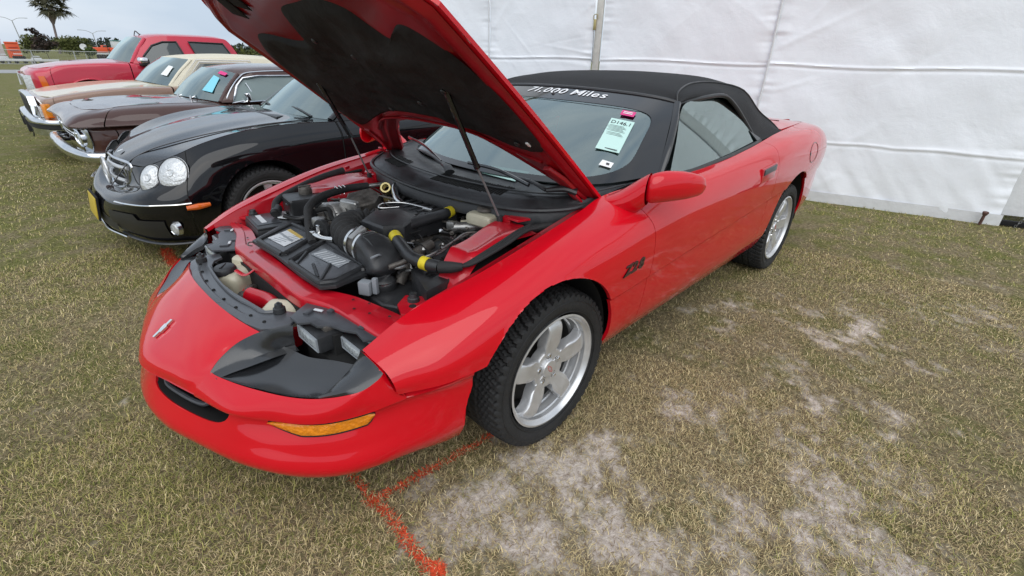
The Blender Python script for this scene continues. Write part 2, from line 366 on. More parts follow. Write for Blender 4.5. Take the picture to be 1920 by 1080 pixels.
# blades: short, dry, matted
bmt = bpy.data.materials.new('grass_blade'); bmt.use_nodes = True; nt = bmt.node_tree; bb = nt.nodes['Principled BSDF']; bb.inputs['Roughness'].default_value = .8; bb.inputs['Specular IOR Level'].default_value = .2
ca = nt.nodes.new('ShaderNodeVertexColor'); ca.layer_name = 'tint'; nt.links.new(ca.outputs[0], bb.inputs['Base Color']); MATS['grass_blade'] = bmt
CAMP = np.array([1.196, 1.789, 1.39])
def blades(name, x, y, col, ln, wd, lift, label=None, cat=None, kind='stuff', group=None):
    n = len(x); z0 = ground_z(x, y); a = RNG.random(n)*2*np.pi; d = np.stack([np.cos(a), np.sin(a)], 1); s = np.stack([-np.sin(a), np.cos(a)], 1)
    P = np.zeros((n, 5, 3)); w = wd[:, None]*.5*s; c = np.stack([x, y], 1)
    bend = (RNG.random(n)-.5)[:, None]*.5
    mid = c+d*(ln*.5)[:, None]; tip = c+(d+s*bend)*(ln)[:, None]
    P[:, 0, :2] = c-w; P[:, 1, :2] = c+w; P[:, 2, :2] = mid+w*.8; P[:, 3, :2] = mid-w*.8; P[:, 4, :2] = tip
    P[:, 0, 2] = P[:, 1, 2] = z0-.002; P[:, 2, 2] = P[:, 3, 2] = z0+lift; P[:, 4, 2] = z0+lift*(.3+1.3*RNG.random(n))
    me = bpy.data.meshes.new(name); idx = np.arange(n)[:, None]*5
    loops = np.concatenate([idx+np.array([0, 1, 2, 3]), idx+np.array([3, 2, 4])], 1).ravel()
    me.vertices.add(n*5); me.vertices.foreach_set('co', P.ravel().astype(np.float32)); me.loops.add(len(loops)); me.loops.foreach_set('vertex_index', loops.astype(np.int32))
    tot = np.tile([4, 3], n); st = np.concatenate([[0], np.cumsum(tot)[:-1]]); me.polygons.add(2*n); me.polygons.foreach_set('loop_start', st.astype(np.int32)); me.polygons.foreach_set('loop_total', tot.astype(np.int32))
    me.update(calc_edges=True); color_attr(me, 'tint', np.repeat(col, 5, 0)); me.materials.append(bmt)
    o = bpy.data.objects.new(name, me); link(o); tag(o, label, cat, group, kind); return o
def scatter(n, r0, r1, a0, a1):
    r = np.sqrt(RNG.random(n)*(r1*r1-r0*r0)+r0*r0); a = R(a0)+RNG.random(n)*R(a1-a0); return CAMP[0]+r*np.cos(a), CAMP[1]+r*np.sin(a), r
xs, ys, rs_ = [], [], []
for n, r0, r1 in ((150000, .35, 2.2), (170000, 2.2, 4.5), (110000, 4.5, 9), (60000, 9, 20)):
    x, y, r = scatter(n, r0, r1, 165, 292); xs.append(x); ys.append(y); rs_.append(r)
x = np.concatenate(xs); y = np.concatenate(ys); r = np.concatenate(rs_); sm = sandmask(x, y)
green = np.clip(vnoise(x, y, 1.1, 77, 4)*1.6-.45+np.clip(-y/9, -.25, .35)+np.clip((-x-2)/8, 0, .3), 0, 1)
keep = (RNG.random(len(x)) > sm*.78) & ~((r > 4.5) & (x > -4.5) & (x < .9) & (np.abs(y) < .9)); x, y, r, sm, green = x[keep], y[keep], r[keep], sm[keep], green[keep]
PAL = np.array([[.44, .37, .21], [.33, .265, .15], [.19, .145, .09], [.56, .48, .31], [.14, .10, .065]])
PG = np.array([[.19, .20, .060], [.26, .25, .09], [.13, .145, .04], [.35, .31, .13]])
n = len(x); isg = RNG.random(n) < green*.62; c = np.where(isg[:, None], PG[RNG.integers(0, 4, n)], PAL[RNG.choice(5, n, p=[.28, .28, .2, .1, .14])])*(1.02+.6*RNG.random((n, 1)))*np.array([1.04, 1.0, .92])
def pl(x, y, pts, w):
    """distance-based membership of a painted polyline"""
    best = np.full(len(x), 9.)
    for (a, b_) in zip(pts[:-1], pts[1:]):
        a = np.array(a); b_ = np.array(b_); ab = b_-a; t = np.clip(((x-a[0])*ab[0]+(y-a[1])*ab[1])/(ab@ab), 0, 1)
        best = np.minimum(best, np.hypot(x-a[0]-t*ab[0], y-a[1]-t*ab[1]))
    return best < w*(.55+.9*vnoise(x, y, 22, 3, 2))
LINES = [([(.676, .40), (.673, .51), (.684, .66), (.672, .74), (.683, .86), (.690, .95), (.684, 1.02), (.70, 1.25)], .012, .6), ([(.676, .668), (.60, .675), (.50, .688), (.40, .70), (.23, .718), (.0, .73)], .010, .4), ([(.665, 1.005), (.675, 1.025), (.685, 1.03)], .006, .5),
         ([(.62, -2.10), (.61, -2.25), (.595, -2.45)], .035, .8)]
for pts, w, dns in LINES:
    on = pl(x, y, pts, w) & (RNG.random(n) < dns*.6); c[on] = np.array([.60, .085, .040])*(.55+.6*RNG.random((on.sum(), 1)))
far = np.clip(r/3, 1, 5)
blades('grass_blades', x, y, c, (.012+.021*RNG.random(n))*np.sqrt(far)*(1+.3*isg), .0017*far*(.7+.7*RNG.random(n)), .003+.012*RNG.random(n)**2*(1+isg), 'short dry mown grass covering the show field', 'grass')
px, py, pc = [], [], []
for pts, w, dns in LINES:
    A = np.array(pts); m = 2600 if dns > .6 else 1100; seg = RNG.integers(0, len(A)-1, m); t = RNG.random((m, 1)); q = A[seg]*(1-t)+A[seg+1]*t+RNG.normal(0, w*.55, (m, 2)); k_ = (RNG.random(m) < dns) & pl(q[:, 0], q[:, 1], pts, w*1.25)
    q = q[k_]; px.append(q[:, 0]); py.append(q[:, 1]); pc.append(np.array([.70, .085, .032])*(.65+.6*RNG.random((len(q), 1))))
px = np.concatenate(px); py = np.concatenate(py); pc = np.concatenate(pc); n = len(px)
blades('orange_paint_line', px, py, pc, .010+.020*RNG.random(n), .0030+.002*RNG.random(n), .002+.006*RNG.random(n), kind='structure')

# ------------------------------------------------------------------ tent wall
TO = Vector((-5.075, .45, 0)); TD = Vector((-.27, .963, 0)).normalized(); TN = Vector((.963, .27, 0)).normalized()
def tp(s, z, d=0): p = TO+TD*s+TN*d; return (p.x, p.y, z)
vm = bpy.data.materials.new('tent_vinyl'); vm.use_nodes = True; nt = vm.node_tree; b = nt.nodes['Principled BSDF']; b.inputs['Base Color'].default_value = (.86, .885, .925, 1); b.inputs['Roughness'].default_value = .38
t = nt.nodes.new('ShaderNodeTexCoord'); no = nt.nodes.new('ShaderNodeTexNoise'); no.inputs['Scale'].default_value = 3.2; no.inputs['Detail'].default_value = 9; no.inputs['Roughness'].default_value = .62; no.inputs['Distortion'].default_value = .25
nt.links.new(t.outputs['Object'], no.inputs['Vector']); bu = nt.nodes.new('ShaderNodeBump'); bu.inputs['Strength'].default_value = .22; bu.inputs['Distance'].default_value = .05
nt.links.new(no.outputs['Fac'], bu.inputs['Height']); nt.links.new(bu.outputs[0], b.inputs['Normal']); MATS['tent_vinyl'] = vm
pmat('tent_hem', (.66, .67, .68), .5, bump=(14, .3), mottle=(4, .06)); pmat('tent_pole', (.62, .60, .55), .4, .3, mottle=(18, .12)); pmat('brass', (.50, .42, .20), .35, .8)
pmat('tent_flap', (.42, .41, .39), .6, mottle=(4, .1)); pmat('rust', (.10, .05, .04), .8, mottle=(30, .4)); pmat('steel_dull', (.25, .25, .25), .5, .6)
tent = empty('event_tent', tp(-1, 0), label='long white vinyl event tent wall behind the red convertible', cat='tent')
TI = tent.matrix_basis.inverted() if False else Matrix.Translation(-Vector(tent.location))
def tsub(o):
    o.parent = tent; o.data.transform(TI); return o
def creases(S, Zz, seed, s0, s1):
    w = np.zeros_like(S); rr = np.random.default_rng(seed)
    for k in range(26):     # soft diagonal creases
        cs, cz = s0+(s1-s0)*rr.random(), 2.6*rr.random(); an = rr.normal(0, .5) if rr.random() < .6 else rr.normal(.9, .25); ln = .15+.5*rr.random()
        u = (S-cs)*math.cos(an)+(Zz-cz)*math.sin(an); v = -(S-cs)*math.sin(an)+(Zz-cz)*math.cos(an); wd = .012+.03*rr.random()
        w += (rr.random()-.4)*.009*np.exp(-(u/ln)**2)*np.exp(-(v/wd)**2)
    w += (vnoise(S, Zz, 1.2, seed, 3)-.5)*.07+(vnoise(S+Zz*.8, Zz*.25, 4.0, seed+3, 3)-.5)*.030*np.clip(1.3-Zz, .25, 1)
    return w
def panel(s0, s1, zt, seed, z0=.0):
    ns = max(8, int((s1-s0)/.018)); nz_ = int(zt/.012); s_ = np.linspace(s0, s1, ns); z_ = np.linspace(z0, zt, nz_); S, Zz = np.meshgrid(s_, z_, indexing='ij')
    w = creases(S, Zz, seed, s0, s1)
    for zc, a in ((1.405, .010), (.655, .008)):
        wob = zc+.012*np.sin(S*3.1+seed)+(vnoise(S, S*0, 2.1, seed+8, 3)-.5)*.05*(zc < 1); w += a*np.exp(-((Zz-wob)/.011)**2)-a*.6*np.exp(-((Zz-wob+.024)/.014)**2)
    w += -.012*np.clip(1-(S-s0)/.10, 0, 1)-.012*np.clip(1-(s1-S)/.10, 0, 1); pk = vnoise(S*0, Zz, 14, seed+5, 2)-.5
    w += pk*.025*(np.exp(-((S-s0)/.13)**2)+np.exp(-((s1-S)/.13)**2)); w += .03*np.clip(.1-Zz, 0, 1)*0
    P = np.zeros(S.shape+(3,)); P[..., 0] = TO.x+TD.x*S+TN.x*w; P[..., 1] = TO.y+TD.y*S+TN.y*w; P[..., 2] = Zz; mb = MB(); mb.grid(P)
    return tsub(mb.build('wall_panel', 'tent_vinyl', None, 60))
for i, (a, c_) in enumerate(((-7.3, -4.272), (-4.268, -2.75), (-2.63, -.702), (-.698, 1.72))): panel(a, c_, 4.2, 40+i*9, .005)
for s_, sw in ((-4.27, .008), (-.70, .012)):
    mb = MB(); mb.tube([tp(s_+.004*math.sin(k*1.7), .02+k*.3, .012) for k in range(15)], sw, 6, 3); tsub(mb.build('seam_cord', 'tent_hem'))
mb = MB(); P = np.array([[tp(s, z, .016+.006*math.sin(s*9)) for z in (0.0, .05, .105, .112)] for s in np.linspace(-7.3, 1.74, 160)]); mb.grid(P); tsub(mb.build('bottom_hem', 'tent_hem', None, 60))
mb = MB(); mb.box(tp(-2.69, 2.1, -.02), (.05, .085, 4.2), (0, 0, math.atan2(TD.y, TD.x)-R(90)), .012); tsub(mb.build('upright_pole', 'tent_pole'))
mb = MB(); mb.box(tp(-2.735, 1.79, .015), (.014, .035, .12), (0, 0, math.atan2(TD.y, TD.x)-R(90)), .006); mb.tube([tp(-2.75, 1.84, .02), tp(-2.75, 1.89, .03), tp(-2.71, 1.90, .03), tp(-2.70, 1.85, .02)], .005, 8, 3)
latch = tsub(mb.build('latch', 'brass'))
mb = MB(); mb.tube([tp(-2.735, 1.73, .02), tp(-2.73, 1.5, .022), tp(-2.728, 1.40, .02)], .005, 6, 4); mb.lathe([(.0, 0), (.012, .0), (.006, .03), (0, .035)], tp(-2.728, 1.37, .02), (0, 0, 1), 10); tsub(mb.build('strap_rod', 'steel_dull'))
mb = MB(); mb.grid(np.array([[tp(s, z, -.06-.10*(s-1.72)) for z in (.10, 1.0, 2.0, 3.0, 4.2)] for s in np.linspace(1.60, 2.05, 8)])); tsub(mb.build('side_flap', 'tent_hem'))
mb = MB(); mb.grid(np.array([[tp(s, z, -.05+.02*math.sin(s*5)) for z in (-.0, .1, .4, 1.5, 3.0, 4.2)] for s in np.linspace(1.97, 12, 120)])); tsub(mb.build('extended_panel', 'tent_vinyl', None, 60))  # tent carried on, unseen and taller, to even out the side window's reflection
mb = MB(); mb.tube([tp(-7.3, 4.2, 0), tp(12, 4.2, 0)], .06, 12, 1); tsub(mb.build('eave_beam', 'tent_pole'))
mb = MB(); mb.grid(np.array([[tp(s, 4.2+.25*k, -k*.9) for k in range(6)] for s in np.linspace(-7.3, 12, 16)])); tsub(mb.build('tent_roof', 'tent_hem'))
rail = MB(); rail.box(tp(1.9, .035, -.02), (.05, .62, .05), (0, 0, math.atan2(TD.y, TD.x)-R(90)), .008); tsub(rail.build('ground_rail', 'dark_void'))
stk = MB(); stk.lathe([(0, 0), (.014, 0), (.013, .10), (.018, .105), (.026, .13), (.024, .138), (0, .138)], tp(1.575, 0, .07), (.12, .05, 1), 12); tag(stk.build('tent_stake', 'rust'), 'short rusty iron stake driven in beside the tent hem', 'stake')
ch = MB()
for k in range(5): ch.tube([tuple(np.array(tp(1.86+.010*k, .02+.022*k, .02))+np.array([.008*math.cos(q)*(k % 2), .008*math.cos(q)*(1-k % 2), .014*math.sin(q)])) for q in np.linspace(0, 2*math.pi, 9)[:-1]], .0028, 6, 2, closed=True)
tag(ch.build('chain', 'steel_dull'), 'short steel chain hanging at the tent ground rail', 'chain')
# ------------------------------------------------------------------ red convertible
car = empty('convertible_car', (0, 0, 0), label='glossy red convertible with black soft top and its bonnet propped wide open', cat='car')
ARF = (.065, .355, .378); ARR = (-2.545, .355, .388); WB = 2.568
# upper side net: columns from the fender tip to the tail, rows crease -> top edge
def st(x, *yz, dx=(0, 0, 0, 0, 0, 0)): return [(x+dx[i], a, b_) for i, (a, b_) in enumerate(yz)]
UP = [
 st(.665, (.83, .532), (.832, .560), (.815, .592), (.785, .612), (.748, .624), (.704, .632), dx=(-.022, -.018, -.012, -.006, 0, 0)),
 st(.50, (.905, .546), (.902, .598), (.878, .645), (.838, .676), (.776, .697), (.712, .700)),
 st(.25, (.938, .557), (.938, .632), (.916, .704), (.874, .744), (.812, .765), (.748, .763)),
 st(0, (.945, .560), (.946, .660), (.930, .742), (.888, .795), (.830, .822), (.763, .822)),
 st(-.25, (.942, .560), (.947, .668), (.934, .762), (.888, .826), (.824, .862), (.752, .866)),
 st(-.53, (.938, .570), (.945, .680), (.936, .782), (.900, .846), (.838, .888), (.745, .903), dx=(-.015, -.01, 0, .03, .06, .08)),
 st(-.85, (.937, .588), (.943, .692), (.938, .790), (.916, .856), (.876, .902), (.798, .924)),
 st(-1.3, (.937, .610), (.943, .705), (.940, .802), (.920, .870), (.888, .915), (.826, .934)),
 st(-1.7, (.937, .632), (.943, .722), (.941, .818), (.924, .886), (.890, .936), (.822, .958)),
 st(-1.98, (.935, .650), (.942, .736), (.941, .830), (.926, .900), (.888, .955), (.808, .978)),
 st(-2.3, (.932, .662), (.940, .748), (.940, .842), (.922, .920), (.876, .978), (.785, .998)),
 st(-2.75, (.925, .670), (.934, .758), (.930, .852), (.905, .932), (.850, .988), (.750, 1.008)),
 st(-3.15, (.895, .672), (.905, .762), (.898, .855), (.868, .930), (.808, .982), (.700, 1.004)),
 st(-3.45, (.84, .67), (.85, .76), (.84, .85), (.80, .92), (.73, .962), (.62, .982)),
 st(-3.68, (.70, .67), (.71, .76), (.695, .85), (.65, .91), (.58, .945), (.48, .96)),
 [(-3.80, .42, .67), (-3.81, .42, .76), (-3.79, .42, .85), (-3.74, .41, .905), (-3.66, .38, .93), (-3.52, .32, .955)],
 [(-3.83, .0, .67), (-3.84, 0, .76), (-3.82, 0, .85), (-3.77, 0, .91), (-3.68, 0, .935), (-3.54, 0, .96)]]
U = Net(UP)
LO = []
for c in UP:
    (x0, y0, z0) = c[0]; taper = 1 if x0 > -2.9 else max(0, 1-(-2.9-x0)/1.0)
    up_r = 0 if x0 > -2.95 else .06*(1-taper)
    LO.append([(x0+.02*0, y0-.095, .262+up_r), (x0, y0-.078, .275+up_r), (x0, y0-.034, .36+up_r*.6), (x0, y0-.016, .46), (x0, y0-.010, z0-.012)])
LO[0] = [(.60, .742, .205), (.605, .765, .235), (.62, .80, .33), (.625, .82, .43), (.63, .832, .522)]
LO[1] = [(.46, .80, .232), (.465, .83, .255), (.48, .875, .36), (.49, .893, .46), (.495, .898, .534)]
LO[2] = [(.25, .825, .26), (.25, .85, .272), (.25, .90, .36), (.25, .92, .46), (.25, .928, .545)]
LW = Net(LO)
RP = 'red_paint'
g = .006
sheet('front_fender', U, (0, 5-g), (0, 5), RP, car, cuts=[ARF], t=.016, mir=True, step=.013)
sheet('door', U, (5+g, 9-g), (0, 5), RP, car, t=.016, mir=True, step=.02)
sheet('rear_quarter', U, (9+g, 16), (0, 5), RP, car, cuts=[ARR], t=.016, mir=True, step=.016)
sheet('lower_fender', LW, (3.0, 5-g), (.9, 4), RP, car, cuts=[ARF], t=.014, mir=True, step=.013)
sheet('door_lower_panel', LW, (5+g, 9-g), (.9, 4), RP, car, t=.014, mir=True)
sheet('rear_lower_panel', LW, (9+g, 16), (.0, 4), RP, car, cuts=[ARR], t=.014, mir=True, step=.016)
sheet('rocker_panel', LW, (4.25, 10.6), (.0, .95), RP, car, t=.02, mir=True, cuts=[ARF, (ARR[0], ARR[1], ARR[2]+.01)])
# dark body shell seen through the gaps
for s in (1, -1):
    mb = MB()
    G = U.grid(np.linspace(4.2, 8.9, 30), np.linspace(.2, 4.8, 8)); G[..., 1] -= .03; G[..., 1] *= s; mb.grid(G)
    G = LW.grid(np.linspace(4.3, 9.2, 30), np.linspace(.9, 4, 5)); G[..., 1] -= .03; G[..., 1] *= s; mb.grid(G); mb.build('body_shell', 'dark_void', car)
# wheel housings
for (cx, cz, r) in (ARF, ARR):
    for s in (1, -1):
        mb = MB(); a = np.linspace(.02, math.pi+.10, 30)
        mb.grid(np.array([[(cx+(r+.004)*math.cos(t), s*y, cz+(r+.004)*math.sin(t)) for y in (.885, .84, .62, .52)] for t in a]))
        mb.grid(np.array([[(cx+q*math.cos(t), s*.52, cz+q*math.sin(t)) for q in (.0, .2, r+.004)] for t in a])); mb.build('wheel_liner', 'dark_void', car)
# underbody
mb = MB(); mb.box((-1.35, 0, .27), (4.6, 1.0, .06), bevel=.02); mb.box((-1.25, 0, .25), (1.8, 1.62, .06), bevel=.02); mb.box((.60, 0, .30), (.5, 1.1, .05)); mb.build('underbody', 'dark_void', car)

# ---- nose: lower bumper net (columns centre -> wheel arch; rows chin -> ridge)
RIDGE = [(1.105, 0, .440), (1.065, .17, .444), (1.02, .335, .450), (.98, .475, .453), (.915, .575, .455), (.858, .665, .462), (.795, .730, .472), (.705, .785, .488), (.615, .830, .512), (.52, .887, .537), (.43, .918, .556)]
CHIN = [(1.112, 0, .245), (1.095, .13, .24), (1.05, .25, .23), (.975, .42, .215), (.89, .55, .20), (.82, .63, .195), (.73, .69, .195), (.65, .725, .20), (.56, .765, .215), (.47, .81, .23), (.39, .835, .25)]
BUL = [(1.128, 0, .30), (1.108, .17, .297), (1.062, .32, .292), (1.005, .475, .285), (.938, .595, .28), (.868, .685, .28), (.795, .748, .282), (.71, .79, .29), (.61, .822, .30), (.51, .86, .315), (.41, .885, .33)]
LN = []
for i in range(11):
    r, c, b_ = (np.array(q[i]) for q in (RIDGE, CHIN, BUL)); tn = np.array(RIDGE[min(i+1, 10)])-np.array(RIDGE[max(i-1, 0)]); pn = np.array([tn[1], -tn[0], 0]); pn /= np.linalg.norm(pn)
    if i == 0: pn = np.array([1., 0, 0])
    k_ = 1 if i < 8 else (1, .7, .45)[i-8]
    LN.append([c+[-.05, -.02*min(1, i/3), -.012], c, b_, b_*.60+r*.40-pn*.010*k_, b_*.22+r*.78-pn*.030*k_, r-pn*.012*k_-np.array([0, 0, .020]), r-pn*.003-np.array([0, 0, .010])])
LB = Net(LN)
C5 = LN[::1]; full = Net([[np.array(p)*[1, -1, 1] for p in c] for c in LN[:0:-1]]+LN)
ARB = (ARF[0], ARF[1], ARF[2])
MOUTH = [(11.50, 1.22, 3.95, .80, 3.0), (8.50, 1.22, 3.95, .80, 3.0)]
sheet('front_bumper', full, (0, 20), (0, 6), RP, car, cuts=[ARB], t=.02, out=(1, 0, 0), hole=MOUTH, step=.010)
# upper nose: ridge up to the lamp pods, and the centre panel
POD = [(.973, .333, .515), (.963, .37, .511), (.922, .470, .508), (.860, .605, .516), (.800, .690, .524), (.728, .765, .548), (.680, .787, .572), (.653, .786, .592), (.645, .768, .605), (.654, .725, .618), (.667, .704, .630)]
r = [np.array(q) for q in RIDGE]; lp = path([r[2], r[3], r[4], r[5], r[6], r[7], r[8]], 1)
NB = []     # band between the ridge and the pod's front edge
ra_ = [r[2]*.85+r[1]*.15, r[2], r[3], r[4], r[5], r[6], r[7], (r[7]+r[8])/2, r[8]]
pb_ = [POD[0], POD[1], POD[2], POD[3], POD[4], POD[5], POD[6], POD[7], POD[8]]
for a, c in zip(ra_, pb_):
    a = np.array(a); c = np.array(c); m_ = (a+c)/2+np.array([.005, .003, .006])*min(1, np.linalg.norm(a-c)/.06); NB.append([a-np.array([0, 0, .010]), a, a*.7+c*.3+np.array([.004, .003, .005])*.8, m_*.4+c*.6, c])
NBn = Net(NB)
sheet('nose_band', NBn, (0, 8), (0, 4), RP, car, t=.012, out=(1, .3, .5), mir=True, step=.012)
mb = MB(); E1 = path([r[8], (.645, .832, .545), (.652, .812, .580), (.660, .768, .610), (.667, .704, .630)], 6); E2 = path([POD[8], (.643, .775, .600), (.645, .768, .605), (.654, .725, .618), (.667, .704, .630)], 6)
for s in (1, -1):
    mb = MB(); G = np.stack([E1, (E1+E2)/2+[.002, 0, .002], E2], 1); G[..., 0] += .003; G[..., 1] *= s; mb.grid(G); mb.build('nose_corner', RP, car)
TOPE = [(.872, 0, .632), (.870, .10, .630), (.860, .21, .624), (.845, .30, .618), (.826, .372, .610)]
MIDL = [[(1.105, 0, .440), (1.085, 0, .476), (1.012, 0, .533), (.945, 0, .585), (.872, 0, .632)],
        [(1.091, .09, .441), (1.074, .09, .478), (1.005, .105, .536), (.94, .105, .585), (.870, .10, .630)],
        [(1.062, .18, .445), (1.050, .19, .480), (.99, .21, .537), (.926, .215, .583), (.860, .21, .624)],
        [(1.037, .27, .448), (1.022, .275, .486), (.965, .28, .538), (.905, .285, .578), (.845, .30, .618)],
        [(1.018, .342, .451), (.973, .333, .515), (.935, .318, .540), (.880, .325, .575), (.826, .372, .610)]]
full2 = Net([[np.array(p)*[1, -1, 1] for p in c] for c in MIDL[:0:-1]]+MIDL)
sheet('nose_panel', full2, (0, 8), (0, 4), RP, car, t=.012, out=(1, 0, 1), step=.014)
# grille cavity, lower grille blade
for mc_ in (11.50, 8.50):
    G = []
    for t_ in np.linspace(0, 2*np.pi, 65)[:-1]:
        c_, s_ = math.cos(t_), math.sin(t_); q = (abs(c_)**3+abs(s_)**3)**(-1/3); row = []
        for f, d in ((1.01, .004), (1.0, .03), (.97, .07), (.6, .08), (.0, .08)): p_, a_, b_, n_ = full.fr(mc_+1.22*c_*q*f, 3.95+.80*s_*q*f, (1, 0, 0)); row.append(p_-np.array([d, 0, .35*d]))
        G.append(row)
    mb = MB(); mb.grid(np.array(G), closed=True); gc_ = mb.build('grille_cavity', 'dark_void', car); sg = 1 if mc_ > 10 else -1
    mb = MB(); mb.tube([full.fr(10+sg*(u-10), v, (1, 0, 0))[0]-np.array([.022, 0, .006]) for u, v in ((10.42, 4.5), (10.42, 3.65), (10.6, 3.45), (11.3, 3.42), (11.75, 3.5), (11.9, 3.8), (12.1, 4.3))], .008, 8, 5); mb.build('grille_blade', 'grey_black_plastic', gc_)
# amber turn lamps, set into the bumper skin
for s in (1, -1):
    G = []; rim1 = []; rim2 = []
    for q in np.linspace(0, 1, 29):
        u = 10+s*(3.85+3.25*q); hh = .46*min(1, (q/.30)**.6)*min(1, ((1-q)/.06)**.5)+.02; vc = 4.0+.12*q; row = []
        for f, d in ((-1, .001), (-.86, .006), (-.4, .009), (0, .010), (.4, .009), (.86, .006), (1, .001)):
            p_, a_, b_, n_ = full.fr(u, vc+hh*f, (1, s*.6, 0)); row.append(p_+n_*d)
        G.append(row); rim1.append(row[0]); rim2.append(row[-1])
    mb = MB(); mb.grid(np.array(G)); tl = mb.build('turn_lamp', 'amber', car, 60)
    mb = MB(); mb.tube(np.array(rim1+rim2[::-1]), .0028, 6, 1, closed=True); mb.build('lamp_surround', 'dark_void', tl)
# nose emblem (chrome bow-shaped bar seen edge-on)
bow = [(-.062, -.012), (-.024, -.012), (-.020, -.022), (.024, -.022), (.028, -.012), (.066, -.012), (.058, .012), (.024, .012), (.020, .022), (-.024, .022), (-.028, .012), (-.070, .012)]
mb = MB(); mb.prism([(p[0]*.62, p[1]*.55) for p in bow], basis((1.012, 0, .5365), (-.79, .12, .6), (.60, 0, .80)), .007, .002); mb.build('nose_emblem', 'chrome', car)

# ---- headlight pods
for s in (1, -1):
    ln = [(.973, .333, .515), (.955, .392, .515), (.922, .485, .520), (.865, .60, .528)]
    # inner floor: from front edge back to the lamps
    rows = []
    fr_ = path([(.970, .340, .512), (.945, .41, .508), (.903, .50, .508), (.853, .605, .514), (.796, .688, .522)], 4)
    bk_ = path([(.825, .372, .560), (.775, .40, .548), (.745, .50, .545), (.700, .58, .550), (.668, .655, .556)], 4)
    for a, c in zip(fr_, bk_): rows.append([a, a*.92+c*.08-[0, 0, .006], a*.6+c*.4-[0, 0, .012], a*.3+c*.7-[0, 0, .012], c, c+[-.02, 0, -.03]])
    G = np.array(rows); G[..., 1] *= s; mb = MB(); mb.grid(G)
    # inner vertical wall with ridge
    w1 = path([(.973, .334, .516), (.935, .320, .541), (.880, .327, .576), (.826, .372, .611), (.790, .385, .612), (.735, .395, .607)], 4)
    w2 = path([(.970, .342, .512), (.930, .355, .522), (.880, .378, .535), (.825, .395, .545), (.780, .40, .545), (.745, .41, .545)], 4)
    G = np.array([[a, a*.6+c*.4+[.004, .004, -.004], a*.3+c*.7, c, c+[0, .03, -.006]] for a, c in zip(w1, w2)]); G[..., 1] *= s; mb.grid(G); mb.build('headlight_pod', 'pod_black', car)
    # outer fairing lobe
    o1 = path([(.800, .690, .524), (.728, .765, .548), (.680, .787, .572), (.653, .788, .592), (.645, .768, .605), (.654, .728, .617), (.665, .706, .628)], 5)
    i1 = path([(.797, .684, .522), (.765, .685, .538), (.735, .685, .553), (.705, .680, .565), (.690, .680, .578), (.675, .685, .596), (.668, .700, .622)], 5)
    G = np.array([[a, a*.75+c*.25+[.004, .003, .006], a*.45+c*.55+[.006, 0, .009], a*.12+c*.88+[.003, 0, .004], c, c-[0, 0, .02]] for a, c in zip(o1, i1)]); G[..., 1] *= s; mb = MB(); mb.grid(G); mb.build('pod_fairing', 'pod_black', car)
    # rectangular lamps
    for (x, ya, yb, za, zb) in ((.722, .400, .535, .563, .612), (.652, .548, .680, .560, .604)):
        yc, zc = (ya+yb)/2, (za+zb)/2; w, h = yb-ya, zb-za
        mb = MB(); mb.box((x-.045, s*yc, zc), (.085, w+.006, h+.006), bevel=.006); hs = mb.build('headlamp_housing', 'black_plastic', car)
        mb = MB(); G = np.array([[(x+.006*(1-(2*u-1)**4)*(1-(2*v-1)**4), s*(ya+.006+(w-.012)*u), za+.005+(h-.010)*v) for v in np.linspace(0, 1, 7)] for u in np.linspace(0, 1, 13)]); mb.grid(G); mb.build('headlamp', 'lens_glass', hs)
        mb = MB(); mb.tube([(x, s*(ya+.004), za+.004), (x, s*(yb-.004), za+.004), (x, s*(yb-.004), zb-.004), (x, s*(ya+.004), zb-.004)], .004, 6, 1, closed=True); mb.build('lamp_rim', 'label_grey', hs)
        mb = MB(); mb.lathe([(.0, .02), (.022, .016), (.03, 0), (.032, -.02)], (x-.085, s*yc, zc+.026), (-.2, 0, 1), 14); mb.box((x-.06, s*(yc+.03), zb+.010), (.05, .04, .02), bevel=.005); mb.build('lamp_bulb_cap', 'label_grey' if ya > .5 else 'dirty_metal', hs)
    # bracket plate over the lamps
    poly = [(.735, .385), (.70, .36), (.655, .33), (.618, .345), (.605, .42), (.585, .50), (.565, .56), (.560, .62), (.575, .675), (.610, .690), (.640, .665), (.632, .61), (.655, .57), (.668, .52), (.70, .50), (.705, .46), (.735, .44)]
    bm = MB(); bm.prism([(p[0], s*p[1]) for p in (poly if s > 0 else poly[::-1])], Matrix.Translation((0, 0, .628)), .008, .003)
    for (bx, by) in ((.62, .44), (.60, .60), (.68, .40)): bm.box((bx, s*by, .639), (.035, .020, .008), (0, 0, .5*s), .002)
    br = bm.build('lamp_bracket', 'grey_black_plastic', car)
    mb = MB(); [mb.box((bx, s*by, .641), (.010, .032, .004), (0, 0, .45*s), .001) for bx, by in ((.655, .415), (.590, .585))]; mb.build('bracket_slot', 'label_white', br)
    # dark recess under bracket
    mb = MB(); mb.box((.62, s*.56, .49), (.16, .34, .10)); mb.build('pod_backing', 'dark_void', car)

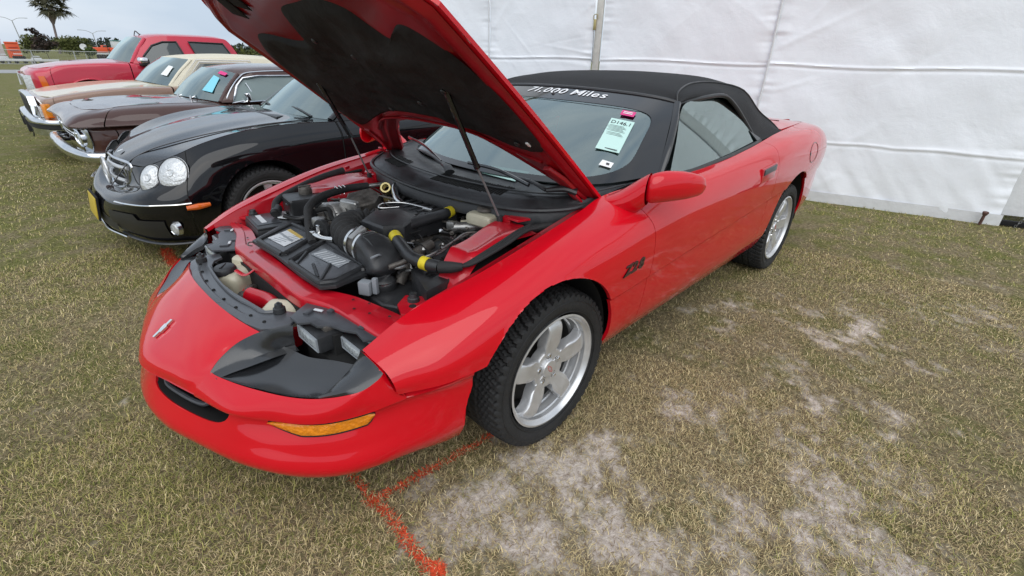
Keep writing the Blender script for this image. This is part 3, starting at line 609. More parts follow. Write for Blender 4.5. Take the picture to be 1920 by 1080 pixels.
# ---- wheels
def spoke_outline():
    P = []; rt_, rv = .206, .074
    for k in range(5):
        a = R(92+72*k); t = np.array([math.cos(a), math.sin(a)]); n = np.array([-t[1], t[0]])
        va = a-R(36); rv = .082; v = np.array([math.cos(va), math.sin(va)]); v2 = np.array([math.cos(va+R(14)), math.sin(va+R(14))])
        P += [v*rv, v2*(rv+.004)]; P += [t*.110-n*.041, t*.160-n*.036, t*rt_-n*.031, t*rt_+n*.031, t*.160+n*.036, t*.110+n*.041]
        v3 = np.array([math.cos(a+R(22)), math.sin(a+R(22))]); P.append(v3*(rv+.004))
    return P
def tyre_mesh(rr, hw, rim, pitches=56):
    """tyre with real tread blocks, axis y, centred"""
    nA = pitches*6; prof = []     # (y, r, tread?)
    ys = np.linspace(-hw*.90, hw*.90, 31)
    def side(s): return [(s*hw*.60, rim-.004), (s*hw*.86, rim+.004), (s*hw*.97, rim+.022), (s*hw*1.0, rim+.045), (s*hw*.985, rr-.030), (s*hw*.955, rr-.014)]
    A = side(-1)+[(y, rr-.010*(abs(y)/hw)**4-.003*(abs(y)/hw)**2) for y in ys]+side(1)[::-1]; A = np.array(A); n0 = 6
    th = np.linspace(0, 2*np.pi, nA, endpoint=False); G = np.zeros((nA, len(A), 3))
    for j, (y, r_) in enumerate(A):
        rr_ = np.full(nA, r_)
        if n0 <= j < len(A)-n0:
            q = abs(y)/hw; ph = (np.arange(nA)/6+q*1.6) % 1; g_ = np.zeros(nA)
            if q > .30: g_ = np.where(ph < .30, .012, 0)+np.where((ph > .60) & (ph < .75) & (q < .8), .005, 0)
            elif q > .1: g_ = np.where((ph > .3) & (ph < .5), .006, 0)
            if .26 < q < .34 or .54 < q < .60 or q < .035: g_ = np.maximum(g_, .007)
            rr_ = rr_-g_
        if j in (5, len(A)-6): rr_ = rr_-np.where(((np.arange(nA)/6+1.5) % 1) < .30, .009, 0)
        G[:, j, 0] = rr_*np.cos(th); G[:, j, 1] = y; G[:, j, 2] = rr_*np.sin(th)
    mb = MB(); mb.grid(G, closed=True); return mb
pmat('barrel_shade', (.10, .10, .10), .45, .6, mottle=(12, .3)); pmat('brake_dark', (.03, .028, .026), .6, .3, mottle=(20, .4))  # barrel: darker copy of the wheel silver, standing for shade behind the spokes
def wheel(parent, pos, side, rr, hw, rim, spin=0, steer=0, style='star'):
    """rim (part) with tyre, cap ... as sub-parts; local y points outwards for side=1"""
    mb = MB(); y1 = hw-.012
    mb.lathe([(rim+.002, y1), (rim+.004, y1+.004), (rim-.004, y1+.006), (rim-.010, y1-.002), (rim-.013, y1-.010), (rim-.018, y1-.013), (rim-.019, y1-.030), (rim-.024, y1-.034), (rim-.025, y1-.050), (rim-.027, y1-.056), (rim-.027, y1-.066), (rim-.033, y1-.070), (rim-.034, y1-.082)], n=72)
    if style == 'star':
        P = path([(p[0], p[1], 0) for p in spoke_outline()], 5, True)[:, :2]; sc = (rim-.018)/.206; cs_, sn_ = math.cos(spin), math.sin(spin); G = []
        for p in P:
            p = np.array([p[0]*cs_-p[1]*sn_, p[0]*sn_+p[1]*cs_])*sc; row = []
            for f, dz in ((0, 0), (.3, 0), (.6, 0), (.8, 0), (.90, -.001), (.96, -.004), (.99, -.009), (1.0, -.016), (1.0, -.045)):
                q = p*f; r_ = np.hypot(*q); h = -.016+.026*min(1, max(0, (r_-.045)/.10))-.010*max(0, (r_-.17)/.04)**2; row.append((q[0], y1-.016+h+dz, q[1]))
            G.append(row)
        mb.grid(np.array(G), closed=True)
    else:
        for k in range(5):
            a = 2*math.pi*k/5+spin
            t = np.array([math.cos(a), 0, math.sin(a)]); n = np.array([-t[2], 0, t[0]])
            G = [[t*q+n*w*e+np.array([0, y1-.035+h-.012*(abs(e) > .9), 0]) for e in (-1, -.8, 0, .8, 1)] for q, w, h in ((.03, .03, 0), (.07, .032, .004), (.12, .026, .01), (.17, .03, .008), (rim-.02, .036, -.004))]
            mb.grid(np.array(G))
        mb.lathe([(.0, y1-.022), (.045, y1-.024), (.055, y1-.034), (.055, y1-.07)], n=24)
    w = mb.build('wheel', 'wheel_silver', parent, 40, weld=False); w.location = pos; w.rotation_euler = (0, 0, steer+(0 if side > 0 else math.pi))
    key = ('tyre', rr, hw, rim)
    if key not in _cache: t = tyre_mesh(rr, hw, rim).build('tyre', 'rubber', w, 30); _cache[key] = t.data
    else: t = link(bpy.data.objects.new('tyre', _cache[key]), w)
    mb = MB(); mb.lathe([(rim-.0335, y1-.081), (rim-.036, y1-.11), (rim-.036, -hw*.8), (rim-.002, -hw*.92)], n=60); mb.build('inner_barrel', 'barrel_shade', w)
    mb = MB(); mb.lathe([(0, y1-.12), (rim-.055, y1-.12), (rim-.045, y1-.13), (rim-.036, y1-.132)], n=40); mb.lathe([(.0, y1-.085), (.07, y1-.085), (.07, y1-.12)], n=24); mb.build('brake_disc', 'brake_dark', w)
    mb = MB(); mb.tube([((rim+.058)*math.cos(a), hw*1.0-.001, (rim+.058)*math.sin(a)) for a in np.linspace(0, 2*math.pi, 73)[:-1]], .0018, 5, 1, closed=True); mb.tube([((rim+.018)*math.cos(a), hw*.975, (rim+.018)*math.sin(a)) for a in np.linspace(0, 2*math.pi, 73)[:-1]], .0018, 5, 1, closed=True); mb.build('sidewall_rib', 'sidewall', w)
    return w, y1
_cache = {}
for x, sgn, stz, sp in ((0, 1, 0, 0), (0, -1, 0, .3), (-WB, 1, 0, R(14)), (-WB, -1, 0, .6)):
    w, y1 = wheel(car, (x, sgn*.762, .322), sgn, .324, .135, .2295, sp, stz)
    mb = MB(); mb.lathe([(0, y1-.020), (.034, y1-.020), (.037, y1-.024), (.038, y1-.06)], n=32); mb.build('centre_cap', 'wheel_silver', w)
    mb = MB()
    for k in range(5):
        a = -R(92-36+72*k)-sp; c_ = (.060*math.cos(a), 0, .060*math.sin(a)); mb.lathe([(.0150, y1-.0268), (.0150, y1-.0305), (0, y1-.0305)], (c_[0], 0, c_[2]), n=14)
    mb.build('lug_pocket', 'dark_void', w)
    mb = MB(); [mb.lathe([(0, y1-.022), (.006, y1-.023), (.008, y1-.027), (.0085, y1-.035)], (.060*math.cos(-R(92-36+72*k)-sp), 0, .060*math.sin(-R(92-36+72*k)-sp)), n=6) for k in range(5)]; mb.build('lug_nut', 'chrome', w)
    if sgn > 0:
        mb = MB(); mb.tube([(.168, y1-.045, .012), (.150, y1-.03, .014), (.140, y1-.026, .016)], .0045, 8, 2); mb.build('valve_stem', 'dark_void', w)
        bw = [(-.018, -.0035), (-.007, -.0035), (-.006, -.0075), (.008, -.0075), (.009, -.0035), (.020, -.0035), (.018, .0035), (.007, .0035), (.006, .0075), (-.008, .0075), (-.009, .0035), (-.020, .0035)]
        mt = basis((0, y1-.0195, 0), (math.cos(.9), 0, math.sin(.9)), (0, 1, 0)); mb = MB(); loop = [tuple((mt @ Vector((p[0], p[1], 0)))) for p in bw]; mb.tube(loop, .0011, 5, 1, closed=True); mb.build('cap_emblem', 'sticker_red', w) if 'sticker_red' in M else mb.build('cap_emblem', pmat('sticker_red', (.45, .05, .04), .5), w)
# ------------------------------------------------------------------ convertible: glass, soft top, cabin
GB = [(-.33, 0, .900), (-.35, .25, .900), (-.42, .50, .905), (-.55, .66, .912), (-.84, .758, .928)]
GT = [(-1.04, 0, 1.250), (-1.055, .22, 1.247), (-1.085, .42, 1.238), (-1.12, .55, 1.226), (-1.17, .62, 1.210)]
def mirnet(cols): return Net([[np.array(p)*[1, -1, 1] for p in c] for c in cols[:0:-1]]+[list(map(np.array, c)) for c in cols])
def wcol(a, c):
    a = np.array(a); c = np.array(c); n = np.array([.5, 0, .85]); return [a, a*.67+c*.33+n*.020, a*.33+c*.67+n*.020, c]
WS = mirnet([wcol(a, c) for a, c in zip(GB, GT)])
ws = sheet('windshield', WS, (0, 8), (0, 3), 'windscreen_glass', car, t=0, step=.03)[0]
def param_ring(net, name, mat, parent, inside, outer_u, outer_v, off=.003):
    """ring on a net between an inner superellipse-like outline and the net border"""
    th = np.linspace(0, 2*np.pi, 161); G = []
    for t_ in th[:-1]:
        c_, s_ = math.cos(t_), math.sin(t_); k_ = 1/max(abs(c_), abs(s_)); ou, ov = c_*k_, s_*k_
        uo = (outer_u[0]+outer_u[1])/2+(outer_u[1]-outer_u[0])/2*ou; vo = (outer_v[0]+outer_v[1])/2+(outer_v[1]-outer_v[0])/2*ov
        q = (abs(c_)**inside[4]+abs(s_)**inside[4])**(-1/inside[4]); ui = inside[0]+inside[1]*c_*q; vi = inside[2]+inside[3]*s_*q
        row = []
        for f in (0, .25, .5, .75, 1):
            p_, a_, b_, n_ = net.fr(np.clip(uo+(ui-uo)*f, 0, net.nc-1), np.clip(vo+(vi-vo)*f, 0, net.nr-1), (.5, 0, .85)); row.append(p_+n_*off)
        G.append(row)
    mb = MB(); mb.grid(np.array(G), closed=True); return mb.build(name, mat, parent, 60)
param_ring(WS, 'frit_band', 'frit_black', ws, (4, 3.36, 1.30, 1.16, 5), (0, 8), (0, 3))
pmat('sun_band', (.050, .047, .058), .12, 0, .6)
# text and paper on the glass
def glass_m(u, v, rot=0, off=.006):
    p_, a_, b_, n_ = WS.fr(u, v, (.5, 0, .85)); x_ = Vector(a_)*math.cos(rot)+Vector(b_)*math.sin(rot); return basis(p_+n_*off, x_, n_)
tx = '71,000 Miles'; wch = {'7': .8, '1': .7, ',': .4, '0': .85, ' ': .45, 'M': 1.2, 'i': .38, 'l': .38, 'e': .82, 's': .76}
tot = sum(wch[c] for c in tx); acc = 0
for ch_ in tx:
    w_ = wch[ch_]; f = (acc+w_/2)/tot; acc += w_
    if ch_ != ' ': text_on('windshield_lettering', ch_, .083, glass_m(3.05+2.42*f, 2.80-.03*(f-.5)**2-.015*f), 'text_white', ws, .0005, .10, .0005, 1.18)
def quad_on(name, uv, mat, parent, off=.006):
    P = [WS.fr(u, v, (.5, 0, .85)) for u, v in uv]; A = [p_+n_*off for p_, a_, b_, n_ in P]; Bk = [p_+n_*(off-.0015) for p_, a_, b_, n_ in P]
    G = np.array([[A[0]*(1-f)*(1-g_)+A[1]*f*(1-g_)+A[2]*f*g_+A[3]*(1-f)*g_ for g_ in np.linspace(0, 1, 6)] for f in np.linspace(0, 1, 6)]); mb = MB(); mb.grid(G); mb.add([*Bk], [(3, 2, 1, 0)])
    return mb.build(name, mat, parent), A
card, A = quad_on('lot_card', [(6.1, 1.95), (6.84, 1.87), (6.95, .85), (6.3, .98)], 'card_mint', None, .009); tag(card, 'pale mint paper lot card reading D146.1 stuck on the windshield of the red convertible', 'paper card')
cx_ = Vector(A[1]-A[0]).normalized(); cn_ = cx_.cross(Vector(A[3]-A[0])).normalized(); cn_ = -cn_ if cn_.x < 0 else cn_
def card_m(f, g_, off=.0012):
    q = A[0]*(1-f)*(1-g_)+A[1]*f*(1-g_)+A[2]*f*g_+A[3]*(1-f)*g_; return basis(Vector(q)+cn_*off, cx_, cn_)
text_on('lot_number', 'D146.1', .034, card_m(.5, .12), 'print_black', card, .0003)
for k in range(9):
    mb = MB(); w_ = .07+.03*((k*7) % 3)/2; m_ = card_m(.38+.01*(k % 2), .22+.035*k+(.02 if k > 5 else 0)); mb.box((0, 0, 0), (w_, .0016, .0004), m_.to_3x3()); o = mb.build('print_line', 'print_black', card); o.data.transform(Matrix.Translation(m_.translation))
m_ = card_m(.5, .94); mb = MB(); mb.box((0, 0, 0), (.085, .005, .0004), m_.to_3x3()); o = mb.build('print_line', 'print_black', card); o.data.transform(Matrix.Translation(m_.translation))
st_, A2 = quad_on('pink_sticker', [(6.2, 2.28), (6.66, 2.24), (6.68, 2.06), (6.24, 2.10)], 'sticker_pink', None, .009); tag(st_, 'small bright pink sticker above the mint card on the windshield', 'sticker')
for k in range(2):
    mb = MB(); c0 = A2[0]*.5+A2[2]*.5+(A2[3]-A2[0])*(.14-.28*k)*-1; x_ = Vector(A2[1]-A2[0]).normalized(); n_ = x_.cross(Vector(A2[3]-A2[0])).normalized(); n_ = -n_ if n_.x < 0 else n_
    mm = basis(Vector(c0)+n_*.002, x_, n_); mb.box((0, 0, 0), (.045, .0055, .0006), mm.to_3x3()); o = mb.build('white_print', 'text_white', st_); o.data.transform(Matrix.Translation(mm.translation))
st2, A3 = quad_on('inspection_sticker', [(6.66, .66), (6.96, .56), (6.95, .42), (6.64, .52)], 'card_white', None, .009); tag(st2, 'tiny white sticker low on the windshield below the mint card', 'sticker')
mb = MB(); x_ = Vector(A3[1]-A3[0]).normalized(); n_ = x_.cross(Vector(A3[3]-A3[0])).normalized(); n_ = -n_ if n_.x < 0 else n_; mm = basis(Vector(A3[0]*.2+A3[1]*.3+A3[2]*.3+A3[3]*.2)+n_*.002, x_, n_); mb.box((0, 0, 0), (.014, .011, .0006), mm.to_3x3()); o = mb.build('date_print', 'print_black', st2); o.data.transform(Matrix.Translation(mm.translation))
# tinted strip along the top of the screen
mb = MB(); G = []
for u in np.linspace(.3, 7.7, 40):
    row = []
    vt = 2.42-.10*abs(u-4)/4
    for v in np.linspace(3, vt, 5): p_, a_, b_, n_ = WS.fr(u, v, (.5, 0, .85)); row.append(p_+n_*.0015)
    G.append(row)
mb.grid(np.array(G)); glassmat('tint_glass', (.20, .19, .22), .22); mb.build('tint_strip', 'tint_glass', ws, 60)
# header and pillars
hd = path([np.array(p)*[1, -1, 1] for p in GT[:0:-1]]+[np.array(p) for p in GT], 5)
mb = MB(); mb.tube(hd+[-.008, 0, .004], .013, 8, 1, flat=.8); mb.build('windshield_header', 'black_plastic', car)
for s in (1, -1):
    a = np.array([-.84, s*.762, .926]); c = np.array([-1.172, s*.624, 1.212])
    mb = MB(); mb.tube([a, a*.67+c*.33+[0, s*.010, .016], a*.33+c*.67+[0, s*.010, .016], c], .019, 8, 5, flat=.7); mb.build('windshield_pillar', 'black_gloss', car)
# soft top
TOPC = [
 [(-1.045, 0, 1.256), (-1.075, .33, 1.248), (-1.115, .52, 1.235), (-1.172, .622, 1.214)],
 [(-1.22, 0, 1.312), (-1.22, .33, 1.303), (-1.215, .50, 1.283), (-1.22, .598, 1.262)],
 [(-1.50, 0, 1.334), (-1.49, .33, 1.326), (-1.48, .47, 1.312), (-1.47, .55, 1.294)],
 [(-1.88, 0, 1.334), (-1.86, .33, 1.326), (-1.83, .47, 1.310), (-1.81, .55, 1.290)],
 [(-2.20, 0, 1.300), (-2.17, .33, 1.290), (-2.12, .50, 1.268), (-2.08, .60, 1.246)],
 [(-2.48, 0, 1.190), (-2.44, .33, 1.180), (-2.36, .54, 1.150), (-2.28, .65, 1.122)],
 [(-2.66, 0, 1.085), (-2.62, .33, 1.080), (-2.53, .58, 1.065), (-2.43, .695, 1.050)],
 [(-2.80, 0, 1.005), (-2.76, .36, 1.005), (-2.66, .62, 1.000), (-2.52, .735, .990)]]
TP = Net([[np.array(p)*[1, -1, 1] for p in c[:0:-1]]+[np.array(p) for p in c] for c in TOPC])
top = sheet('soft_top', TP, (0, 7), (0, 6), 'soft_top', car, t=.012, out=(0, 0, 1), step=.03)[0]
SB = [(-1.175, .628, 1.208), (-1.38, .655, 1.230), (-1.62, .668, 1.236), (-1.75, .690, 1.185), (-1.88, .722, 1.09), (-1.975, .770, .985), (-2.15, .788, .985), (-2.42, .778, .996)]
for s in (1, -1):
    cols = []
    for a, c in zip([q[3] for q in TOPC], SB):
        a = np.array(a); c = np.array(c); m_ = (a+c)/2+np.array([0, .016, .006]); cols.append([a, m_, c])
    NT = Net([[p*[1, s, 1] for p in c] for c in cols]); sheet('soft_top_side', NT, (0, 7), (0, 2), 'soft_top', car, t=.012, out=(0, s, 0), step=.03)
    sm_ = path([np.array(q[3])*[1, s, 1]+[0, s*.001, .003] for q in TOPC], 4); mb = MB(); mb.tube(sm_, .0045, 6, 1); mb.build('top_seam', 'black_plastic', car)
    wl = path([np.array(q)*[1, s, 1]-[0, s*.003, 0] for q in SB[:6]], 4); mb = MB(); mb.tube(wl, .011, 8, 1); mb.build('window_seal', 'black_plastic', car)
    # side glass
    topc = path([(-.87, .775, .945), (-1.0, .715, 1.06), (-1.165, .640, 1.200), (-1.38, .650, 1.222), (-1.62, .662, 1.228), (-1.75, .685, 1.177), (-1.88, .717, 1.082), (-1.95, .755, 1.00)], 4)
    botc = path([(-.86, .785, .915), (-1.05, .800, .915), (-1.25, .805, .925), (-1.42, .807, .935), (-1.6, .807, .945), (-1.75, .805, .955), (-1.88, .800, .962), (-1.96, .795, .968)], 4)
    G = []
    for x in np.linspace(-.872, -1.955, 50):
        zt = np.interp(-x, -topc[:, 0], topc[:, 2]); zb = np.interp(-x, -botc[:, 0], botc[:, 2]); yb = np.interp(-x, -botc[:, 0], botc[:, 1]); G.append([(x, s*(.806-.50*(z-.93)-.14*(z-.93)**2-.012*(x+1.4)**2), z) for z in np.linspace(zb, max(zb+.002, zt), 8)])
    G = np.array(G); mb = MB(); mb.grid(G); mb.build('side_window', 'side_glass', car)
    bl = path([(-.80, .802, .922), (-1.05, .822, .924), (-1.3, .826, .934), (-1.6, .824, .951), (-1.98, .808, .978)], 4)*[1, s, 1]; mb = MB(); mb.tube(bl+[0, -s*.008, .002], .008, 6, 1, flat=1.6); mb.build('belt_seal', 'black_plastic', car)
    mb = MB(); q = [(-1.965, .788, .975), (-1.90, .745, 1.04), (-2.03, .775, .99)]; q = [np.array(p)*[1, s, 1]+[0, s*.006, 0] for p in q]; mb.add(q+[p-np.array([0, s*.01, 0]) for p in q], [(0, 1, 2), (5, 4, 3), (0, 3, 4, 1), (1, 4, 5, 2), (2, 5, 3, 0)]); mb.build('quarter_trim', 'grey_black_plastic', car)
# rear deck and tail
DK = mirnet([[(-2.78, 0, 1.012), (-3.0, 0, 1.015), (-3.3, 0, 1.005), (-3.53, 0, .965)], [(-2.74, .3, 1.012), (-3.0, .3, 1.018), (-3.3, .3, 1.005), (-3.52, .28, .962)], [(-2.63, .58, 1.008), (-2.95, .55, 1.018), (-3.25, .50, 1.005), (-3.50, .42, .962)], [(-2.48, .755, 1.006), (-2.85, .735, 1.010), (-3.2, .68, 1.000), (-3.50, .57, .973)]])
sheet('rear_deck', DK, (0, 6), (0, 3), RP, car, t=.012, out=(0, 0, 1), step=.03)
mb = MB(); mb.tube([(-2.93, .20, 1.021), (-2.93, .60, 1.018)], .003, 6, 6); mb.build('deck_seam', 'dark_void', car)
mb = MB(); mb.lathe([(0, .004), (.07, .003), (.085, 0)], (-2.70, .52, 1.02), (.05, .1, 1), 24); o = mb.build('deck_vent', 'card_white', car)
# cabin
mb = MB(); mb.grid(np.array([[(-.40-.28*abs(y)/.7*abs(y)/.7-d, y, z) for d, z in ((0, .875), (.2, .895), (.42, .885), (.50, .80), (.50, .55))] for y in np.linspace(-.70, .70, 15)])); mb.build('dashboard', 'interior_dark', car)
mb = MB(); mb.box((-1.6, 0, .42), (2.4, 1.45, .1)); mb.box((-2.45, 0, .80), (.2, 1.3, .5), bevel=.05); mb.build('cabin_floor', 'interior_dark', car)
for s in (1, -1):
    mb = MB(); mb.box((-1.38, s*.36, .56), (.52, .50, .16), (0, R(-6), 0), .06, 3); se = mb.build('seat', 'seat_grey', car)
    mb = MB(); mb.box((-1.78, s*.36, .82), (.16, .50, .62), (0, R(-18), 0), .07, 3); mb.build('backrest', 'seat_grey', se)
    mb = MB(); mb.box((-1.92, s*.36, 1.13), (.10, .26, .16), (0, R(-15), 0), .045, 3); mb.build('headrest', 'seat_grey', se)
    mb = MB(); mb.box((-1.4, s*.80, .78), (1.15, .05, .26), bevel=.02); mb.build('door_card', 'interior_dark', car)
mb = MB(); mb.tube([(-1.03+.05*math.cos(a), .36+.185*math.cos(a)*0+.185*math.sin(a), .90+.185*math.cos(a)*.9) for a in np.linspace(0, 2*math.pi, 17)[:-1]], .016, 8, 2, closed=True); mb.box((-1.02, .36, .90), (.05, .15, .10), bevel=.02); mb.build('steering_wheel', 'interior_dark', car)
mb = MB(); mb.box((-1.02, .07, 1.150), (.03, .25, .065), (0, 0, R(-8)), .02, 3); mb.tube([(-1.02, .05, 1.16), (-.97, .03, 1.20), (-.96, .0, 1.225)], .009, 8, 3); mb.build('rear_view_mirror', 'interior_dark', car)
mb = MB(); mb.add([(-.455, .05, .905), (-.50, .27, .905), (-.335, .33, .896), (-.335, .11, .896)], [(0, 1, 2, 3)]); mb.add([(-.455, .05, .903), (-.50, .27, .903), (-.335, .33, .894), (-.335, .11, .894)], [(3, 2, 1, 0)]); 
dc = mb.build('dash_paper', 'card_mint', None); tag(dc, 'mint paper sheet lying on the dashboard behind the windshield', 'paper sheet')
# door mirror
MC = []
for x, y0, y1, zc, hz in ((-.435, .865, .915, .925, .012), (-.445, .855, .97, .945, .052), (-.50, .845, 1.04, .962, .070), (-.58, .90, 1.085, .958, .066), (-.64, .93, 1.085, .952, .055), (-.655, .935, 1.075, .951, .048)):
    MC.append((x, y0, y1, zc, hz))
for s in (1, -1):
    rings = [((-.463, .915, .956), .040, .050), ((-.475, .930, .958), .056, .058), ((-.515, .955, .962), .068, .060), ((-.58, .988, .961), .064, .056), ((-.64, 1.015, .957), .048, .046), ((-.683, 1.032, .953), .028, .032), ((-.70, 1.038, .948), .004, .006)]
    G = []
    for (c_, rx, rz) in rings:
        G.append([(c_[0]+rx*math.cos(a)*.75, s*(c_[1]+rx*math.cos(a)*.25), c_[2]+rz*np.sign(math.sin(a))*abs(math.sin(a))**.8) for a in np.linspace(0, 2*math.pi, 25)])
    G = np.array(G); G[..., 0] += .13 if s < 0 else 0; mb = MB(); mb.grid(_cr1(G, np.linspace(0, 6, 25))); dm = mb.build('door_mirror', RP, car, 60)
    # root fairing blending the mirror into the door
    rg = [((-.455, .755, .878), .075, .026), ((-.465, .800, .884), .085, .046), ((-.468, .845, .900), .078, .064), ((-.466, .885, .926), .064, .068), ((-.466, .915, .952), .052, .062)]
    G = np.array([[(c_[0]+rx*math.cos(a)*.9, s*(c_[1]+rx*math.cos(a)*.2), c_[2]+rz*math.sin(a)) for a in np.linspace(0, 2*math.pi, 21)] for (c_, rx, rz) in rg]); mb = MB(); mb.grid(_cr1(G, np.linspace(0, 4, 16))); mb.build('mirror_base', RP, dm, 60)
# door handle
for s in (1, -1):
    p_, a_, b_, n_ = U.fr(8.35, 2.15, (0, 1, 0)); f_ = [p_+a_*du*.5+b_*dv+n_*.003 for du, dv in ((-.23, -.030), (.23, -.034), (.23, .040), (-.23, .044))]
    cz = p_; ex = Vector((-1, 0, .03)).normalized()
    mb = MB(); mb.box((p_[0], s*(p_[1]-.002), p_[2]), (.22, .016, .085), (0, R(3), 0), .007, 3); dh = mb.build('door_handle', 'red_paint_dull', car)
    mb = MB(); mb.box((p_[0], s*(p_[1]+.006), p_[2]+.020), (.19, .012, .034), (0, R(3), 0), .005, 3); mb.build('handle_grip', 'grey_black_plastic', dh)
mb = MB(); p_, a_, b_, n_ = U.fr(9.93, 2.3, (0, 1, 0)); mb.lathe([(.0, .001), (.0, .001)], tuple(p_), tuple(n_), 4)
fd = [U.fr(11.02+.26*math.cos(a), 2.0+.75*math.sin(a), (0, 1, 0)) for a in np.linspace(0, 2*math.pi, 29)[:-1]]; mb = MB(); mb.tube([q[0]+q[3]*.0005 for q in fd], .0022, 5, 1, closed=True); mb.build('fuel_door_seam', 'badge_dark', car)
p_, a_, b_, n_ = U.fr(10.78, 2.0, (0, 1, 0)); mb = MB(); mb.lathe([(0, .004), (.012, .003), (.016, 0)], tuple(p_), tuple(n_), 12); mb.build('fuel_door_knob', 'badge_dark', car)
# Z28 badge on the fender
for k, ch_ in enumerate('Z28'):
    p_, a_, b_, n_ = U.fr(4.30+.165*k, .88, (0, 1, 0)); text_on('fender_badge', ch_, .056, basis(p_+n_*.002, (-1, 0, .10), (0, 1, .02)), 'badge_dark', car, .0025, .34, .0018, 1.35)
# ------------------------------------------------------------------ cowl
CF = path([(-.40, -.74, .872), (-.27, -.69, .852), (-.15, -.56, .842), (-.09, -.33, .836), (-.06, 0, .832), (-.09, .33, .836), (-.15, .56, .842), (-.27, .69, .852), (-.40, .74, .872)], 5)
CB = path([(-.80, -.755, .922), (-.56, -.675, .908), (-.43, -.52, .899), (-.36, -.27, .894), (-.34, 0, .894), (-.36, .27, .894), (-.43, .52, .899), (-.56, .675, .908), (-.80, .755, .922)], 5)
G = []
for a, c in zip(CF, CB): G.append([a+[.004, 0, -.05], a, a*.96+c*.04+[0, 0, .012], a*.86+c*.14+[0, 0, .012], a*.82+c*.18+[0, 0, .024], a*.5+c*.5+[0, 0, .022], a*.2+c*.8+[0, 0, .004], c+[0, 0, -.003]])
mb = MB(); mb.grid(np.array(G)); cowl = mb.build('cowl_panel', 'black_plastic', car, 50)
mb = MB(); mb.tube(CF+[.006, 0, .010], .010, 8, 1); mb.build('cowl_seal', 'black_plastic', cowl)
mb = MB(); mb.tube(CF*.5+CB*.5+[0.03, 0, .026], .0035, 6, 1); mb.build('cowl_bead', 'black_plastic', cowl)
def cowl_at(y, f):
    i = np.argmin(abs(CF[:, 1]-y)); a, c = CF[i], CB[i]; g_ = np.interp(f, [.18, .5, .8, 1], [.024, .022, .004, 0]); return a*(1-f)+c*f+[0, 0, g_], Vector(c-a).normalized()
for y0_, y1_, nn in ((-.50, -.33, 12), (-.02, .40, 30)):
    for k in range(nn):
        y = y0_+(y1_-y0_)*k/(nn-1); a, _ = cowl_at(y, .26); c, _ = cowl_at(y, .60); mb = MB(); mb.tube([a+[0, y-a[1], .001], a*.5+c*.5+[0, y-a[1]+.004, .003], c+[0, y-c[1], .001]], .0042, 6, 3); mb.build('cowl_louvre', 'dark_void', cowl)
for k, (pv, el, tipa, bl0, bl1) in enumerate((((-.30, .70, .925), (-.235, .60, .925), (-.30, .34, .925), (-.24, .50, .925), (-.33, .02, .930)), ((-.20, .04, .905), (-.245, -.06, .918), (-.36, -.44, .928), (-.26, -.10, .925), (-.46, -.66, .955)))):
    mb = MB(); mb.tube([pv, np.array(pv)*.6+np.array(el)*.4+[0, 0, .010], el], [.024, .022, .016], 10, 5, flat=.6); mb.tube([el, np.array(el)*.5+np.array(tipa)*.5+[0, 0, .012], tipa], [.013, .010, .007], 8, 5, flat=.6); wp = mb.build('wiper_arm', 'black_plastic', car)
    mb = MB(); mb.tube([bl0, np.array(bl0)*.5+np.array(bl1)*.5+[-.01, 0, .012], bl1], .0055, 6, 5, flat=1.6); mb.build('wiper_blade', 'black_gloss', wp)

# ------------------------------------------------------------------ bonnet, propped open
HA = R(37.5); HO = np.array([-.43, 0, .88]); HD = np.array([math.cos(HA), 0, math.sin(HA)]); HN = np.array([-math.sin(HA), 0, math.cos(HA)])
def hp(s, t, n=0): tw = -.014*(1-t/.74)*.5 if t < .74 else 0; return HO+HD*s+np.array([0, t, 0])+HN*(n+tw)
REAR = ([0, .15, .3, .42, .52, .60, .68, .745], [.385, .38, .345, .25, .15, .06, .02, .0]); FRNT = ([0, .2, .37, .55, .66, .745], [1.335, 1.33, 1.30, 1.22, 1.14, 1.02])
def rear(t): return float(np.interp(abs(t), *REAR))
def front(t): return float(np.interp(abs(t), *FRNT))
def hoodgrid(off, inset, nu=60, nv=56):
    G = np.zeros((nu, nv, 3)); W = .745-inset
    for i, q in enumerate(np.linspace(-1, 1, nu)):
        t = W*math.copysign(1-(1-abs(q))**1.25, q); s0 = rear(min(abs(t)+inset*.4, .745))+inset; s1 = front(min(abs(t)+inset*.3, .745))-inset
        for j, f in enumerate(np.linspace(0, 1, nv)):
            s = s0+(s1-s0)*f; G[i, j] = hp(s, t, .030*(1-(t/.745)**2)+.012*math.sin(min(1, s/1.3)*math.pi)+off(s, t, f, q))
    return G
G0 = hoodgrid(lambda s, t, f, q: 0, 0)
mb = MB(); mb.grid(G0); G1 = hoodgrid(lambda s, t, f, q: -.012, 0); 
for sl in ((slice(None), 0), (slice(None), -1), (0, slice(None)), (-1, slice(None))): mb.grid(np.stack([G0[sl], G1[sl]], 0))
G2 = hoodgrid(lambda s, t, f, q: -.014, .022)
for sl in ((slice(None), 0), (slice(None), -1), (0, slice(None)), (-1, slice(None))): mb.grid(np.stack([G1[sl], G2[sl]], 0))
hood = mb.build('bonnet', RP, car, 40)
def frame_off(s, t, f, q):
    e = min(f*(front(t)-rear(t)), (1-f)*(front(t)-rear(t)), (1-abs(q))*.72); d = -.016-.024*min(1, e/.05); 
    d += .010*math.exp(-((e-.085)/.018)**2)
    d += -.012*math.exp(-((s-1.20)/.03)**2); return d
mb = MB(); mb.grid(hoodgrid(frame_off, .020, 110, 100)); hfr = mb.build('bonnet_inner_frame', 'hood_inner_red', hood, 60)
